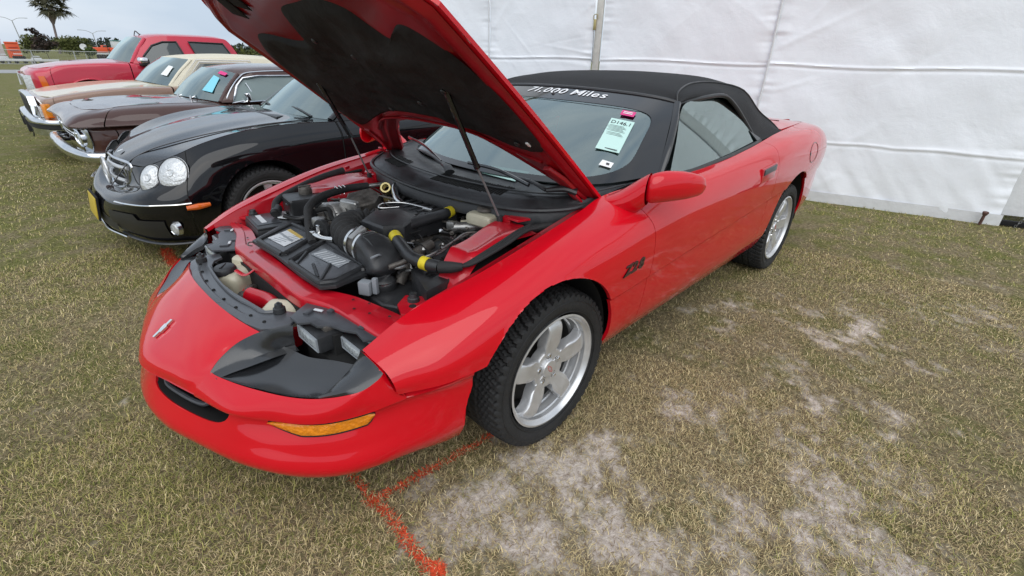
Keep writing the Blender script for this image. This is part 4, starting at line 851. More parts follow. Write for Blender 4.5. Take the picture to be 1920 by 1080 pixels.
PAD = [(1.085, .08), (1.09, .24), (1.05, .345), (.98, .385), (.925, .43), (.985, .535), (.965, .60), (.87, .665), (.72, .705), (.56, .71), (.43, .70), (.375, .655), (.40, .55), (.44, .40), (.465, .25), (.475, .05), (.475, -.15), (.44, -.30), (.385, -.45), (.33, -.60), (.36, -.655), (.50, -.665), (.70, -.66), (.85, -.63), (.955, -.52), (.97, -.42), (.925, -.26), (.925, -.17), (1.0, -.13), (1.07, -.06)]
PO = path([(a, c, 0) for a, c in PAD], 6, True); cen = np.array([.72, .04, 0]); G = []
def crown(s, t): return .030*(1-(t/.745)**2)+.012*math.sin(min(1, s/1.3)*math.pi)
for p_ in PO:
    row = []
    for f in np.linspace(1, 0, 26):
        q = cen+(p_-cen)*f; e = (1-f)*np.linalg.norm(p_-cen); nn = float(vnoise(np.array([q[0]*1.0+5]), np.array([q[1]+5]), 8, 61, 4)[0])-.5
        row.append(hp(q[0], q[1], crown(q[0], q[1])-.038-.016*min(1, e/.04)+(.034*nn-.004)*min(1, e/.06)))
    G.append(row)
mb = MB(); mb.grid(np.array(G), closed=True); mb.build('insulation_pad', 'hood_pad', hfr, 60)
# stamped ribs and clips on the inner frame
def hrib(name, pts, r, mat, nn=-.040, flat=.5, par=None):
    mb = MB(); mb.tube([hp(s, t, crown(s, t)+nn) for s, t in pts], r, 8, 6, flat=flat); return mb.build(name, mat, par or hfr)
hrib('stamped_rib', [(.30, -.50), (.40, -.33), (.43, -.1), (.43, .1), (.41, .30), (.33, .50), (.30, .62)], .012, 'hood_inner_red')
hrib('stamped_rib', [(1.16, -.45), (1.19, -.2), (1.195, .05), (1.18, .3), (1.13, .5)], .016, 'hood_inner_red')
for (s, t) in ((1.10, -.40), (1.13, -.30), (1.14, .42)):
    mb = MB(); m_ = basis(hp(s, t, crown(s, t)-.043), tuple(HD), tuple(-HN)); mb.prism([(-.05, -.04), (.04, -.05), (.055, .03), (-.02, .05)], m_, .004, .002); mb.build('frame_pocket', 'dark_void', hfr)
for (s, t) in ((.44, .60), (.52, -.1), (.70, .45), (.85, .1), (.62, -.45), (.93, -.05), (.60, .2)):
    mb = MB(); m_ = hp(s, t, crown(s, t)-.058); mb.lathe([(0, .006), (.010, .004), (.013, 0)], tuple(m_), tuple(-HN), 12); mb.build('pad_clip', 'black_plastic', hfr)
mb = MB(); mb.box(tuple(hp(.445, .655, crown(.445, .655)-.052)), (.022, .012, .006), Matrix.Rotation(-HA, 3, 'Y'), .002); mb.build('white_clip', 'card_white', hfr)
for s_ in (1, -1):      # hinges and brackets at the rear corners
    mb = MB(); P0 = [(.29, .655), (.22, .69), (.10, .70), (.03, .712), (.0, .70), (.03, .665), (.12, .655), (.20, .625), (.28, .62)]
    m_ = Matrix(((HD[0], 0, -HN[0], HO[0]), (0, 1, 0, 0), (HD[2], 0, -HN[2], HO[2]), (0, 0, 0, 1))); mb.prism([(a, s_*c) for a, c in (P0 if s_ > 0 else P0[::-1])], m_ @ Matrix.Translation((0, 0, .030)), .016, .005); mb.build('hinge_bracket', 'hood_inner_red', hfr)
    mb = MB(); mb.tube([tuple(hp(.10, s_*.68, -.05)), tuple(hp(-.01, s_*.685, -.055)), (-.40, s_*.70, .80)], .012, 8, 5, flat=.5); mb.box(tuple(hp(.06, s_*.685, -.055)), (.16, .035, .010), Matrix.Rotation(-HA, 3, 'Y'), .004); mb.build('hinge_arm', 'red_paint_dull', car)
# gas struts
for s_ in (1, -1):
    a = np.array([-.085, s_*.492, .812]); j_ = np.array([.009, s_*.465, 1.02]); c = np.array([.150, s_*.452, 1.315]) if s_ > 0 else np.array([.150, s_*.47, 1.30])
    mb = MB(); mb.tube([a, j_], .0045, 8, 1); sr = mb.build('strut_rod', 'steel_dull', car)
    mb = MB(); mb.tube([j_, c], .0105, 10, 1); mb.lathe([(0, .0), (.0125, 0), (.0125, .012), (0, .012)], tuple(j_), tuple(c-j_), 10); mb.build('strut_cylinder', 'black_gloss', sr)
    mb = MB(); mb.lathe([(0, -.012), (.012, -.008), (.012, .012), (0, .016)], tuple(a), (0, 0, 1), 10); mb.box(tuple(c+np.array([.0, 0, .01])), (.03, .03, .02), bevel=.005); mb.build('strut_mount', 'black_plastic', sr)
# ------------------------------------------------------------------ engine bay
RD = 'red_paint_dull'
for s in (1, -1):       # gutter along the fender, apron below it
    xs_ = np.array([.63, .50, .35, .20, .05, -.10, -.25, -.40, -.50]); ey = np.interp(-xs_, [-.665, -.5, -.25, 0, .25, .45], [.704, .712, .748, .763, .752, .745]); ez = np.interp(-xs_, [-.665, -.5, -.25, 0, .25, .45], [.632, .700, .763, .822, .866, .903])
    w = np.array([.002, .006, .03, .045, .052, .055, .052, .045, .04]); dz = w*.45
    G = np.array([[(x, s*(y-.001), z-.004), (x, s*(y-.004), z-.008), (x, s*(y-w_), z-d), (x, s*(y-w_-.006), z-d-.02), (x, s*(y-w_-.03), z-d-.16), (x, s*(y-w_-.10), .45), (x, s*(y-w_-.14), .32)] for x, y, z, w_, d in zip(xs_, ey, ez, w, dz)])
    mb = MB(); mb.grid(_cr1(G, np.linspace(0, 8, 33))); mb.build('inner_fender', RD, car, 40)
    # strut tower: humped red pressing
    cx, cy = .10, s*.53; G = []
    for i, q in enumerate(np.linspace(0, 1, 40)):
        x = .285-.445*q; row = []
        for f in np.linspace(0, 1, 14):
            y0_ = .445+.125*min(1, max(0, (x+.10)/.42))**1.4; y = y0_+(.672-y0_)*f; h = .645+.135*min(1, max(0, (q-.02)/.22))**.6; h += .035*max(0, q-.3); h -= .05*max(0, (q-.86)/.14)**2
            ed = min(1, max(0, f/.16)); h2 = h-(1-ed**.5)*.12+.010*math.exp(-((f-.75)/.1)**2); row.append((x+.03*(1-f), s*y, h2+.006*math.sin(q*9+f*3)))
        G.append(row)
    mb = MB(); mb.grid(np.array(G)); G = np.array(G); mb.grid(np.stack([G[:, 0], G[:, 0]+[0, -s*.03, -.22]], 1)); mb.grid(np.stack([G[0], G[0]+[.01, 0, -.25]], 1)); tw = mb.build('strut_tower', RD, car, 40)
    mb = MB(); mb.box((-.06, s*.545, .792), (.12, .10, .010), (0, R(3), s*.15), .003); mb.build('tower_pressing', RD, tw)
    mb = MB(); mb.box((-.13, s*.50, .79), (.05, .04, .06), (0, .2, .3), .006); mb.prism([(-.04, -.03), (.03, -.04), (.05, .02), (0, .05)], Matrix.Translation((-.14, s*.545, .815)) @ Matrix.Rotation(.3*s, 4, 'Z'), .008, .002); mb.build('strut_bracket', RD, tw)
# firewall and dark bottom of the bay
mb = MB(); mb.box((-.30, 0, .62), (.03, 1.36, .44)); mb.box((.16, 0, .33), (1.0, 1.2, .03)); mb.box((.66, 0, .46), (.03, 1.1, .30)); mb.build('firewall', 'dark_void', car)
mb = MB(); mb.box((-.285, -.1, .74), (.02, .9, .16), bevel=.005); mb.build('firewall_mat', 'interior_dark', car)
# radiator support bar
cols = [((.560, -.70), (.520, -.68), .640), ((.572, -.66), (.528, -.65), .645), ((.600, -.50), (.525, -.52), .650), ((.655, -.345), (.560, -.35), .652), ((.665, -.28), (.575, -.28), .654), ((.668, 0), (.590, 0), .656), ((.670, .275), (.590, .27), .656), ((.650, .345), (.560, .33), .654), ((.622, .42), (.520, .41), .650), ((.612, .52), (.500, .49), .648), ((.606, .64), (.480, .59), .646), ((.600, .70), (.470, .66), .644)]
G = []
for (a, c, z) in cols: a = np.array([*a, z]); c = np.array([*c, z]); G.append([a+[.004, 0, -.09], a+[.002, 0, -.020], a+[0, 0, -.004], a*.96+c*.04+[0, 0, .0], a*.55+c*.45+[0, 0, .001], a*.5+c*.5+[0, 0, -.005], a*.06+c*.94+[0, 0, -.004], c+[0, 0, -.010], c+[-.004, 0, -.06]])
mb = MB(); mb.grid(_cr1(np.array(G), np.linspace(0, 11, 80))); sup = mb.build('radiator_support', RD, car, 40)
for (x, y) in ((.555, .56), (.52, .50), (.545, .44), (.52, .62), (.585, -.40), (.555, -.56), (.54, -.62), (.575, .50)):
    mb = MB(); mb.lathe([(.0048, .001), (.0048, .0015), (0, .0015)], (x, y, .650), (0, 0, 1), 12); mb.build('support_hole', 'dark_void', sup)
# radiator cover with its two recessed panels
Zc = .668
mb = MB(); mb.prism([(.608, -.265), (.600, -.05), (.610, .20), (.606, .335), (.560, .360), (.395, .330), (.362, .15), (.352, -.15), (.385, -.42), (.43, -.40)], Matrix.Translation((0, 0, Zc)), .014, .006); rc = mb.build('radiator_cover', 'black_plastic', car)
for poly, nm in (([(.594, -.235), (.584, -.015), (.385, -.150), (.405, -.355)], 'a'), ([(.592, .065), (.594, .315), (.550, .335), (.408, .290), (.392, -.06)], 'b')):
    c_ = np.mean(poly, 0); inn = [tuple(c_+(np.array(p)-c_)*.87) for p in poly]
    mb = MB(); mb.prism(inn, Matrix.Translation((0, 0, Zc+.013)), .004, .001); mb.build('cover_panel', 'cover_sheen_grey', rc)
    pts = [(p[0], p[1], Zc+.016) for p in poly]; mb = MB(); P = []
    for a, c in zip(pts, pts[1:]+pts[:1]): P += [np.array(a)*(1-f)+np.array(c)*f for f in (.04, .5, .96)]
    mb.tube(P, .011, 8, 1, closed=True); mb.build('cover_rim', 'black_plastic', rc)
for (a, c) in (((.585, .11), (.51, .03)), ((.58, .27), (.545, .16)), ((.585, .30), (.50, .20))):
    mb = MB(); mb.tube([(a[0], a[1], Zc+.017), (c[0], c[1], Zc+.022)], .006, 6, 1); mb.build('cover_rib', 'black_plastic', rc)
def label_plate(name, poly, z, mat, par, lines=0, lm='print_black', ax=None, hdr=None):
    mb = MB(); mb.prism(poly, Matrix.Translation((0, 0, z)), .0015); o = mb.build(name, mat, par)
    a, b_, c_, d_ = [np.array(p) for p in poly[:4]]
    for k in range(lines):
        f = (k+.7)/(lines+.4); p0 = a*(1-f)+d_*f; p1 = b_*(1-f)+c_*f; e0 = .06+.05*((k*5) % 3); e1 = .94-.10*((k*7) % 4)/2
        q0 = p0*(1-e0)+p1*e0; q1 = p0*(1-e1)+p1*e1; n_ = np.array([-(q1-q0)[1], (q1-q0)[0]]); n_ /= np.linalg.norm(n_); w_ = np.linalg.norm(a-d_)/(lines+1)*.24
        mb = MB(); mb.prism([tuple(q0-n_*w_), tuple(q1-n_*w_), tuple(q1+n_*w_), tuple(q0+n_*w_)], Matrix.Translation((0, 0, z+.0016)), .0004); mb.build('print_line', lm, o)
    return o
l1 = label_plate('warning_label', [(.555, -.235), (.440, -.285), (.445, -.145), (.545, -.095)], Zc+.0185, 'label_white', rc)
for q in range(6): mb = MB(); mb.box((.545-.017*q, -.185+.006*q, Zc+.0205), (.004, .075, .0005), (0, 0, .25)); mb.build('print_line', 'label_grey', rc)
mb = MB(); mb.prism([(.458, -.278), (.440, -.285), (.445, -.145), (.462, -.138)], Matrix.Translation((0, 0, Zc+.0202)), .0006); mb.build('yellow_band', 'label_yellow', rc)
mb = MB(); mb.prism([(.50, -.26), (.488, -.265), (.492, -.13), (.503, -.125)], Matrix.Translation((0, 0, Zc+.0202)), .0006); mb.build('grey_band', 'label_grey', rc)
label_plate('emission_label', [(.505, .055), (.440, .035), (.425, .215), (.490, .245)], Zc+.0185, 'label_grey', rc, 0)
for q in range(8):
    mb = MB(); y_ = .062+.022*q; mb.box((.472-.0012*q, y_+.006, Zc+.0205), (.050, .0075 if q % 3 == 0 else .0035, .0005), (0, 0, -.12)); mb.build('print_line', 'label_white', rc)
mb = MB(); mb.tube([(.600, -.265, .672), (.622, -.262, .676), (.632, -.245, .672), (.620, -.235, .668)], .0028, 6, 5); mb.build('cover_clip', 'dirty_metal', rc)
mb = MB(); [mb.tube([(.575+.02*k, -.30-.02*k, .664), (.56+.02*k, -.285-.02*k, .672), (.545+.02*k, -.30-.02*k, .660)], .0035, 6, 4) for k in range(1)]; mb.build('wire_clip', 'dark_void', rc)
# battery
mb = MB(); mb.box((.425, -.52, .60), (.20, .245, .13), (0, 0, -.12), .012); mb.box((.425, -.52, .668), (.19, .235, .012), (0, 0, -.12), .004); bt = mb.build('battery', 'black_plastic', car)
mb = MB(); mb.box((.455, -.535, .6755), (.105, .17, .003), (0, 0, -.12), .001); mb.build('battery_label', 'grey_black_plastic', bt)
mb = MB(); mb.box((.47, -.545, .6775), (.022, .13, .001), (0, 0, -.12)); mb.build('label_stripe', 'label_white', bt)
mb = MB(); mb.prism([(.36, -.60), (.40, -.585), (.395, -.53), (.41, -.50), (.38, -.455), (.35, -.47), (.36, -.52), (.345, -.56)], Matrix.Translation((0, 0, .680)), .005, .002); mb.build('battery_strap', 'label_white', bt)
# front sight shield with its push pins
poly = [(.868, 0), (.862, .18), (.845, .30), (.825, .365), (.800, .385), (.745, .395), (.715, .375), (.700, .335), (.720, .30), (.765, .275), (.775, .20), (.795, .05), (.800, -.05), (.795, -.18), (.775, -.27), (.755, -.31), (.720, -.33), (.715, -.375), (.745, -.395), (.800, -.385), (.825, -.365), (.845, -.30), (.862, -.18)]
mb = MB(); mb.prism(poly, Matrix.Translation((-.004, 0, .606)), .010, .003); sh = mb.build('nose_shield', 'cover_sheen_grey', car)
G = np.array([[(.874-.055*(y/.36)**2*(1 if abs(y) > .1 else .6), y, .624-.018*(y/.36)**2), (.850-.055*(y/.36)**2, y, .628-.018*(y/.36)**2), (.842-.055*(y/.36)**2, y, .616)] for y in np.linspace(-.36, .36, 25)]); mb = MB(); mb.grid(G); mb.build('shield_lip', 'cover_sheen_grey', sh)
for y in (-.30, -.22, -.12, -.02, .08, .17, .26, .33):
    x = .838-.05*(y/.36)**2; mb = MB(); mb.lathe([(0, .004), (.005, .003), (.006, 0)], (x, y, .617), (0, 0, 1), 10); mb.build('push_pin', 'dark_void', sh)
mb = MB(); mb.tube([(.785, -.26, .618), (.80, -.12, .619), (.806, .02, .619), (.80, .12, .619), (.785, .20, .618), (.775, .265, .618), (.73, .295, .618)], .006, 6, 5); mb.build('shield_bead', 'cover_sheen_grey', sh)
for (x, y) in ((.735, .30), (.79, -.33)):
    mb = MB(); mb.lathe([(0, .032), (.012, .03), (.014, .018), (.019, .016), (.020, 0)], (x, y, .618), (0, 0, 1), 14); mb.lathe([(0, .036), (.005, .036), (.005, .03)], (x, y, .618), (0, 0, 1), 8); mb.build('rubber_bumper', 'black_plastic', sh)
# washer bottle and duct under the support
mb = MB(); mb.box((.715, -.215, .545), (.14, .14, .11), (0, 0, .5), .04, 4); mb.box((.65, -.27, .58), (.07, .09, .09), (0, 0, .5), .025, 3); wb = mb.build('washer_bottle', 'reservoir', car)
mb = MB(); mb.lathe([(0, .018), (.030, .018), (.040, .012), (.044, .002), (.044, -.008), (.03, -.012)], (.745, -.215, .604), (.10, .0, 1), 24); mb.box((.748, -.215, .623), (.05, .008, .006), (0, 0, .9), .002); mb.build('bottle_cap', 'black_plastic', wb)
mb = MB(); mb.box((.70, .215, .555), (.10, .13, .09), (0, R(12), .6), .03, 4); mb.build('air_duct_box', 'reservoir', car)
mb = MB(); G = np.array([[(.715-.02*math.sin(q*3)+.03*math.cos(a), .02+.16*q, .548+.045*math.sin(a)) for a in np.linspace(-.4, math.pi+.4, 12)] for q in np.linspace(-.2, 1, 12)]); mb.grid(G); mb.build('crash_bar_cover', RD, car)
mb = MB(); mb.box((.70, 0, .50), (.05, .6, .08), bevel=.02); mb.build('crash_bar', RD, car)
mb = MB(); mb.tube([(.66, -.12, .52), (.70, -.08, .56), (.73, -.04, .55), (.72, .02, .50)], .014, 8, 5); mb.tube([(.70, -.16, .50), (.73, -.10, .52), (.75, -.05, .49)], .010, 8, 5); mb.lathe([(0, .03), (.025, .02), (.03, -.02)], (.73, -.07, .53), (1, .4, .5), 14); mb.build('horn', 'dirty_metal', car)
mb = MB(); mb.tube([(.72, -.155, .615), (.70, -.12, .60), (.66, -.11, .62)], .010, 8, 4, flat=.4); mb.build('support_brace', RD, car)
# inlet: bellows, clamps, elbow, filter box
def ptube(name, pts, r, mat, par=car, n=12, sub=8, flat=None): mb = MB(); mb.tube(pts, r, n, sub, flat=flat); return mb.build(name, mat, par, 60)
bp_ = path([(.180, .02, .735), (.25, -.02, .740), (.325, .01, .742), (.358, .09, .738), (.365, .185, .735)], 11); rr_ = [.056+.0055*(1 if (k//2) % 2 else -1) for k in range(len(bp_))]
mb = MB(); mb.tube(bp_, rr_, 24, 1); bel = mb.build('intake_bellows', 'rubber', car, 60)
def band(name, c, ax, r, w, mat, par): mb = MB(); mb.lathe([(r-.002, -w/2), (r+.002, -w/2), (r+.002, w/2), (r-.002, w/2)], c, ax, 32); return mb.build(name, mat, par, 30)
axb = (.0, 1, -.02); band('hose_clamp', (.365, .185, .735), axb, .062, .014, 'bright_metal', bel); band('hose_clamp', (.364, .245, .733), axb, .064, .012, 'bright_metal', bel)
band('hose_clamp', (.185, .02, .736), (1, -.5, 0), .060, .012, 'dirty_metal', bel)
mb = MB(); mb.tube([(.365, .185, .735), (.364, .25, .733)], .057, 20, 1); mb.build('air_meter', 'dirty_metal', bel)
mb = MB(); mb.box((.385, .215, .785), (.070, .030, .022), (0, .5, 0), .006); mb.build('sensor_body', 'cast_alu', bel)
G = []
for (c_, ax_, w_, h_) in (((.425, .205, .722), .85, .062, .062), ((.445, .25, .722), .85, .075, .060), ((.445, .31, .715), .95, .088, .055), ((.440, .37, .70), 1.1, .085, .050), ((.425, .41, .672), 1.2, .065, .048), ((.418, .425, .63), 1.2, .052, .050), ((.415, .43, .59), 1.2, .052, .052)):
    G.append((c_, ax_, w_, h_))
def ringpts(c_, fw_, w_, h_, n=28, pw=.75):
    fw_ = np.array(fw_, float); fw_ /= np.linalg.norm(fw_); sd_ = np.cross(fw_, [0, 0, 1.]); 
    if np.linalg.norm(sd_) < .2: sd_ = np.cross(fw_, [1., -.5, 0])
    sd_ /= np.linalg.norm(sd_); u_ = np.cross(sd_, fw_); a = np.linspace(0, 2*np.pi, n+1)
    return [np.array(c_)+sd_*w_*np.sign(math.cos(t))*abs(math.cos(t))**pw+u_*h_*np.sign(math.sin(t))*abs(math.sin(t))**pw for t in a]
rings = [ringpts((.364, .245, .733), (0, 1, 0), .055, .056, pw=.6), ringpts((.364, .265, .735), (0, 1, -.03), .060, .056, pw=.6), ringpts((.362, .305, .730), (0, 1, -.15), .066, .050, pw=.55), ringpts((.366, .345, .712), (0, .8, -.6), .066, .042, pw=.55), ringpts((.374, .360, .680), (0, .3, -1), .056, .040, pw=.6), ringpts((.380, .362, .645), (0, .1, -1), .046, .042), ringpts((.382, .362, .598), (0, .05, -1), .044, .044)]
mb = MB(); mb.grid(_cr1(np.array(rings), np.linspace(0, 6, 36))); elb = mb.build('intake_elbow', 'black_plastic', car, 60)
band('hose_clamp', (.381, .362, .638), (0, .08, -1), .048, .013, 'bright_metal', elb)
mb = MB(); mb.tube([(.39, .27, .789), (.39, .31, .780), (.39, .345, .752)], .005, 6, 5); mb.build('elbow_ridge', 'black_plastic', elb)
mb = MB(); mb.prism([(.455, .34), (.425, .30), (.37, .285), (.235, .335), (.225, .40), (.32, .49), (.43, .53), (.46, .47)], Matrix.Translation((0, 0, .46)), .155, .015, 3); ab = mb.build('air_filter_box', 'black_plastic', car)
mb = MB(); mb.tube([(.452, .345, .578), (.425, .30, .578), (.37, .285, .578), (.235, .335, .578), (.222, .40, .578), (.32, .49, .578), (.43, .53, .578), (.465, .47, .578)], .006, 6, 1, closed=True); mb.build('filter_box_seam', 'black_plastic', ab)
mb = MB(); mb.prism([(.315, .445), (.225, .455), (.272, .612), (.385, .632)], Matrix.Translation((0, 0, .52)), .178, .006); rb_ = mb.build('relay_box', 'black_plastic', car)
mb = MB(); mb.lathe([(0, 0), (.014, 0), (.014, .003)], (.300, .535, .699), (0, 0, 1), 12); mb.build('box_recess', 'dark_void', rb_)
mb = MB(); mb.box((.465, .385, .650), (.035, .045, .05), (0, 0, .5), .006); mb.box((.445, .415, .66), (.018, .018, .06), (0, 0, .5), .004); mb.build('relay', 'label_grey', car)
mb = MB(); mb.tube([(.425, .30, .68), (.44, .33, .64), (.44, .34, .58)], .015, 10, 4); mb.build('drain_hose', 'black_plastic', car)
mb = MB(); mb.prism([(.40, .53), (.36, .58), (.39, .66), (.45, .665), (.485, .63), (.46, .57)], Matrix.Translation((0, 0, .640)), .012, .003); cb = mb.build('corner_bracket', RD, car)
mb = MB(); mb.lathe([(0, .002), (.012, .002), (.012, 0)], (.430, .615, .652), (0, 0, 1), 14); mb.build('bracket_hole', 'dark_void', cb)
mb = MB(); mb.lathe([(0, .03), (.013, .028), (.016, .015), (.020, .012), (.021, 0)], (.405, .585, .652), (0, 0, 1), 14); mb.build('rubber_stop', 'black_plastic', cb)
mb = MB(); mb.prism([(.48, -.62), (.42, -.66), (.44, -.72), (.52, -.70)], Matrix.Translation((0, 0, .650)), .012, .003); cb2 = mb.build('corner_bracket', RD, car)
mb = MB(); mb.lathe([(0, .03), (.013, .028), (.016, .015), (.020, .012), (.021, 0)], (.46, -.675, .662), (0, 0, 1), 14); mb.build('rubber_stop', 'black_plastic', cb2)
# plenum
mb = MB(); mb.prism([(.255, .02), (.12, -.02), (-.02, -.065), (-.22, -.04), (-.235, .12), (-.09, .215), (.09, .205), (.20, .235), (.27, .19)], Matrix.Translation((0, 0, .700)), .078, .016, 3); pln = mb.build('intake_plenum', 'black_plastic', car)
mb = MB(); mb.prism([(.305, .10), (.20, .02), (.10, .06), (.10, .20), (.22, .275), (.295, .24)], Matrix.Translation((0, 0, .70)), .098, .020, 3); mb.build('throttle_cover', 'black_plastic', pln)
for k in range(5): ptube('plenum_rib', [(.06-.005*k, -.035+.05*k, .779), (-.07, -.035+.045*k, .784), (-.21, -.015+.030*k, .782)], .006, 'black_plastic', pln)
mb = MB(); mb.box((.0, .13, .787), (.022, .045, .010), (0, 0, .5), .003); mb.build('cable_clamp', 'bright_metal', pln)
ptube('throttle_cable', [(.0, .13, .79), (.05, .02, .80), (.12, -.03, .80), (.17, .02, .80), (.10, .06, .80)], .004, 'bright_metal', pln)
# engine block masses
mb = MB(); mb.box((.02, .05, .56), (.50, .40, .26), bevel=.03); mb.box((.05, .31, .60), (.46, .13, .12), (R(-25), 0, 0), .02); mb.box((.02, -.22, .60), (.46, .13, .12), (R(25), 0, 0), .02); eng = mb.build('engine_block', 'dirty_metal', car)
mb = MB(); mb.box((.04, .325, .665), (.42, .11, .035), (R(-22), 0, 0), .012, 3); vc = mb.build('valve_cover', 'black_plastic', eng)
for k in range(4): mb = MB(); mb.lathe([(0, .010), (.008, .008), (.010, 0)], (.18-.11*k, .30+.02*(k % 2), .692), (0, -.3, 1), 10); mb.build('cover_bolt', 'cast_alu', vc)
for k in range(4):
    ptube('spark_wire', [(.20-.11*k, .27, .70), (.19-.11*k, .31, .725), (.17-.11*k, .37, .68), (.16-.11*k, .41, .60)], .0075, 'dark_void', eng)
# fuel and brake lines
for k, pts in enumerate(([(.28, .36, .70), (.30, .40, .71), (.22, .44, .725), (.10, .42, .74), (.02, .40, .75), (-.05, .40, .74)], [(.30, .35, .69), (.27, .40, .70), (.18, .43, .715), (.08, .40, .73), (-.03, .38, .735)], [(.24, .38, .70), (.28, .42, .70), (.26, .46, .70), (.22, .44, .66)], [(.26, .34, .66), (.23, .40, .70), (.20, .42, .69), (.18, .40, .62)], [(.30, .38, .66), (.31, .42, .68), (.27, .47, .69)])):
    ptube('metal_pipe', pts, .0042, 'cast_alu', car, 8)
# hose with yellow bands, harness along the fender
hz_ = [(-.20, .13, .775), (-.10, .19, .78), (-.02, .215, .78), (.10, .215, .775), (.19, .225, .77), (.245, .245, .765), (.275, .30, .765), (.305, .39, .76), (.325, .47, .752), (.318, .54, .748), (.298, .59, .745)]
hs_ = ptube('loom_hose', hz_, .0225, 'black_plastic'); 
for i in (1.6, 6.0, 9.0):
    P = path(hz_, 10); k = int(i*10); a, c = P[k-1], P[k+1]; ln_ = .05 if i == 6.0 else .028; d_ = (c-a)/np.linalg.norm(c-a); mb = MB(); mb.tube([P[k]-d_*ln_/2, P[k]+d_*ln_/2], .0240, 16, 1); mb.build('yellow_sleeve', 'yellow_tape', hs_, 30)
ptube('harness_end', [(.298, .59, .745), (.272, .625, .748), (.245, .65, .75)], [.022, .020, .013], 'rubber')
for k in range(3): ptube('cable', [(.250, .648, .752), (.22, .658+.008*k, .762), (.15, .660+.012*k, .780), (.06, .655+.014*k, .798), (-.04, .64+.016*k, .812+.002*k), (-.10, .64+.02*k, .818)], .0065, 'rubber')
ptube('lower_hose', [(.12, .30, .70), (.19, .33, .70), (.26, .36, .69), (.33, .38, .62)], .022, 'dirty_metal')
# brake master cylinder
mb = MB(); mb.box((-.095, .385, .785), (.095, .13, .055), (0, 0, .15), .024, 3); mb.tube([(-.10, .31, .745), (-.06, .28, .742)], .018, 12, 2); mc = mb.build('brake_fluid_reservoir', 'reservoir', car)
mb = MB(); mb.lathe([(0, .016), (.026, .015), (.034, .010), (.035, 0), (.028, -.004)], (-.105, .385, .820), (0, 0, 1), 22); mb.build('reservoir_cap', 'dirty_metal', mc)
mb = MB(); mb.tube([(-.02, .27, .735), (-.09, .33, .738), (-.19, .385, .74)], .022, 12, 3); mb.box((-.015, .27, .745), (.03, .035, .035), (0, 0, .5), .006); mb.build('master_cylinder', 'cast_alu', mc)
mb = MB(); mb.lathe([(0, 0), (.09, .0), (.115, .03), (.115, .07), (.05, .1)], (-.18, .41, .74), (-1, .2, 0), 28); mb.build('brake_booster', 'dark_void', car)
ptube('booster_hose', [(-.20, .58, .76), (-.14, .62, .79), (-.20, .66, .80), (-.28, .67, .78)], .016, 'rubber')
# right side: coolant tank, accessories, hoses
mb = MB(); mb.box((.260, -.525, .675), (.175, .165, .17), (0, 0, -.15), .014, 3); ct = mb.build('coolant_tank', 'black_plastic', car)
mb = MB(); mb.lathe([(0, .030), (.022, .030), (.030, .022), (.032, .004), (.032, -.004)], (.24, -.55, .764), (0, 0, 1), 22); mb.tube([(.21, -.55, .796), (.27, -.55, .796)], .005, 6, 1); mb.build('filler_cap', 'dirty_metal', ct)
ptube('upper_radiator_hose', [(.42, -.50, .70), (.36, -.60, .735), (.24, -.645, .765), (.10, -.67, .795), (-.03, -.66, .82)], .017, 'rubber')
ptube('tape_ring', [(.41, -.515, .70), (.385, -.555, .71)], .024, 'black_plastic')
mb = MB(); mb.lathe([(0, .05), (.03, .05), (.062, .045), (.066, .03), (.060, .02), (.066, .01), (.066, -.03), (.03, -.05), (0, -.05)], (.255, -.245, .715), (1, .10, .1), 30); alt = mb.build('alternator', 'cast_alu', car)
mb = MB(); mb.lathe([(.0, .066), (.025, .066), (.03, .055), (.03, .05)], (.255, -.245, .715), (1, .10, .1), 20); mb.build('pulley', 'dirty_metal', alt)
for k in range(10): 
    a = 2*math.pi*k/10; mb = MB(); mb.box((.312, -.24+.047*math.cos(a), .72+.047*math.sin(a)), (.004, .006, .020), (a, 0, 0)); mb.build('cooling_slot', 'dark_void', alt)
mb = MB(); mb.prism([(-.09, -.04), (-.04, -.07), (.05, -.06), (.09, 0), (.06, .06), (-.05, .055)], basis((.11, -.235, .745), (-1, .35, .1), (.25, .3, 1)), .05, .018, 3); mb.build('bracket_cover', 'dirty_metal', car)
mb = MB(); mb.box((.19, -.19, .735), (.03, .10, .12), (0, .2, .3), .012, 3); mb.build('support_casting', 'cast_alu', car)
ptube('bypass_hose', [(-.02, -.40, .785), (.07, -.42, .785), (.18, -.39, .785), (.27, -.35, .780), (.345, -.285, .765), (.385, -.21, .735), (.415, -.14, .70), (.44, -.07, .68)], .0185, 'rubber')
ptube('heater_pipe', [(-.02, -.40, .785), (-.12, -.36, .79), (-.20, -.30, .80)], .011, 'cast_alu')
mb = MB(); [mb.tube([(.15-.02*k, -.405, .765), (.15-.02*k, -.415, .806), (.15-.02*k, -.385, .800)], .003, 6, 2) for k in range(3)]; mb.build('spring_clip', 'bright_metal', car)
mb = MB(); mb.lathe([(0, .05), (.028, .045), (.034, .0), (.030, -.05), (0, -.06)], (.36, -.165, .705), (0, 0, 1), 18); mb.build('thermostat_housing', 'cast_alu', car)
mb = MB(); mb.lathe([(0, .01), (.045, .01), (.048, 0), (.045, -.01), (0, -.01)], (.375, -.105, .715), (1, .2, 0), 24); mb.build('idler_pulley', 'black_plastic', car)
mb = MB(); mb.tube([(.415, -.12, .700), (.405, -.05, .700), (.385, .01, .705)], .012, 12, 2); mb.box((.41, -.12, .70), (.03, .035, .03), (0, 0, .2), .008); mb.tube([(.40, -.09, .70), (.40, -.088, .745)], .009, 8, 1); mb.build('water_outlet', 'bright_metal', car)
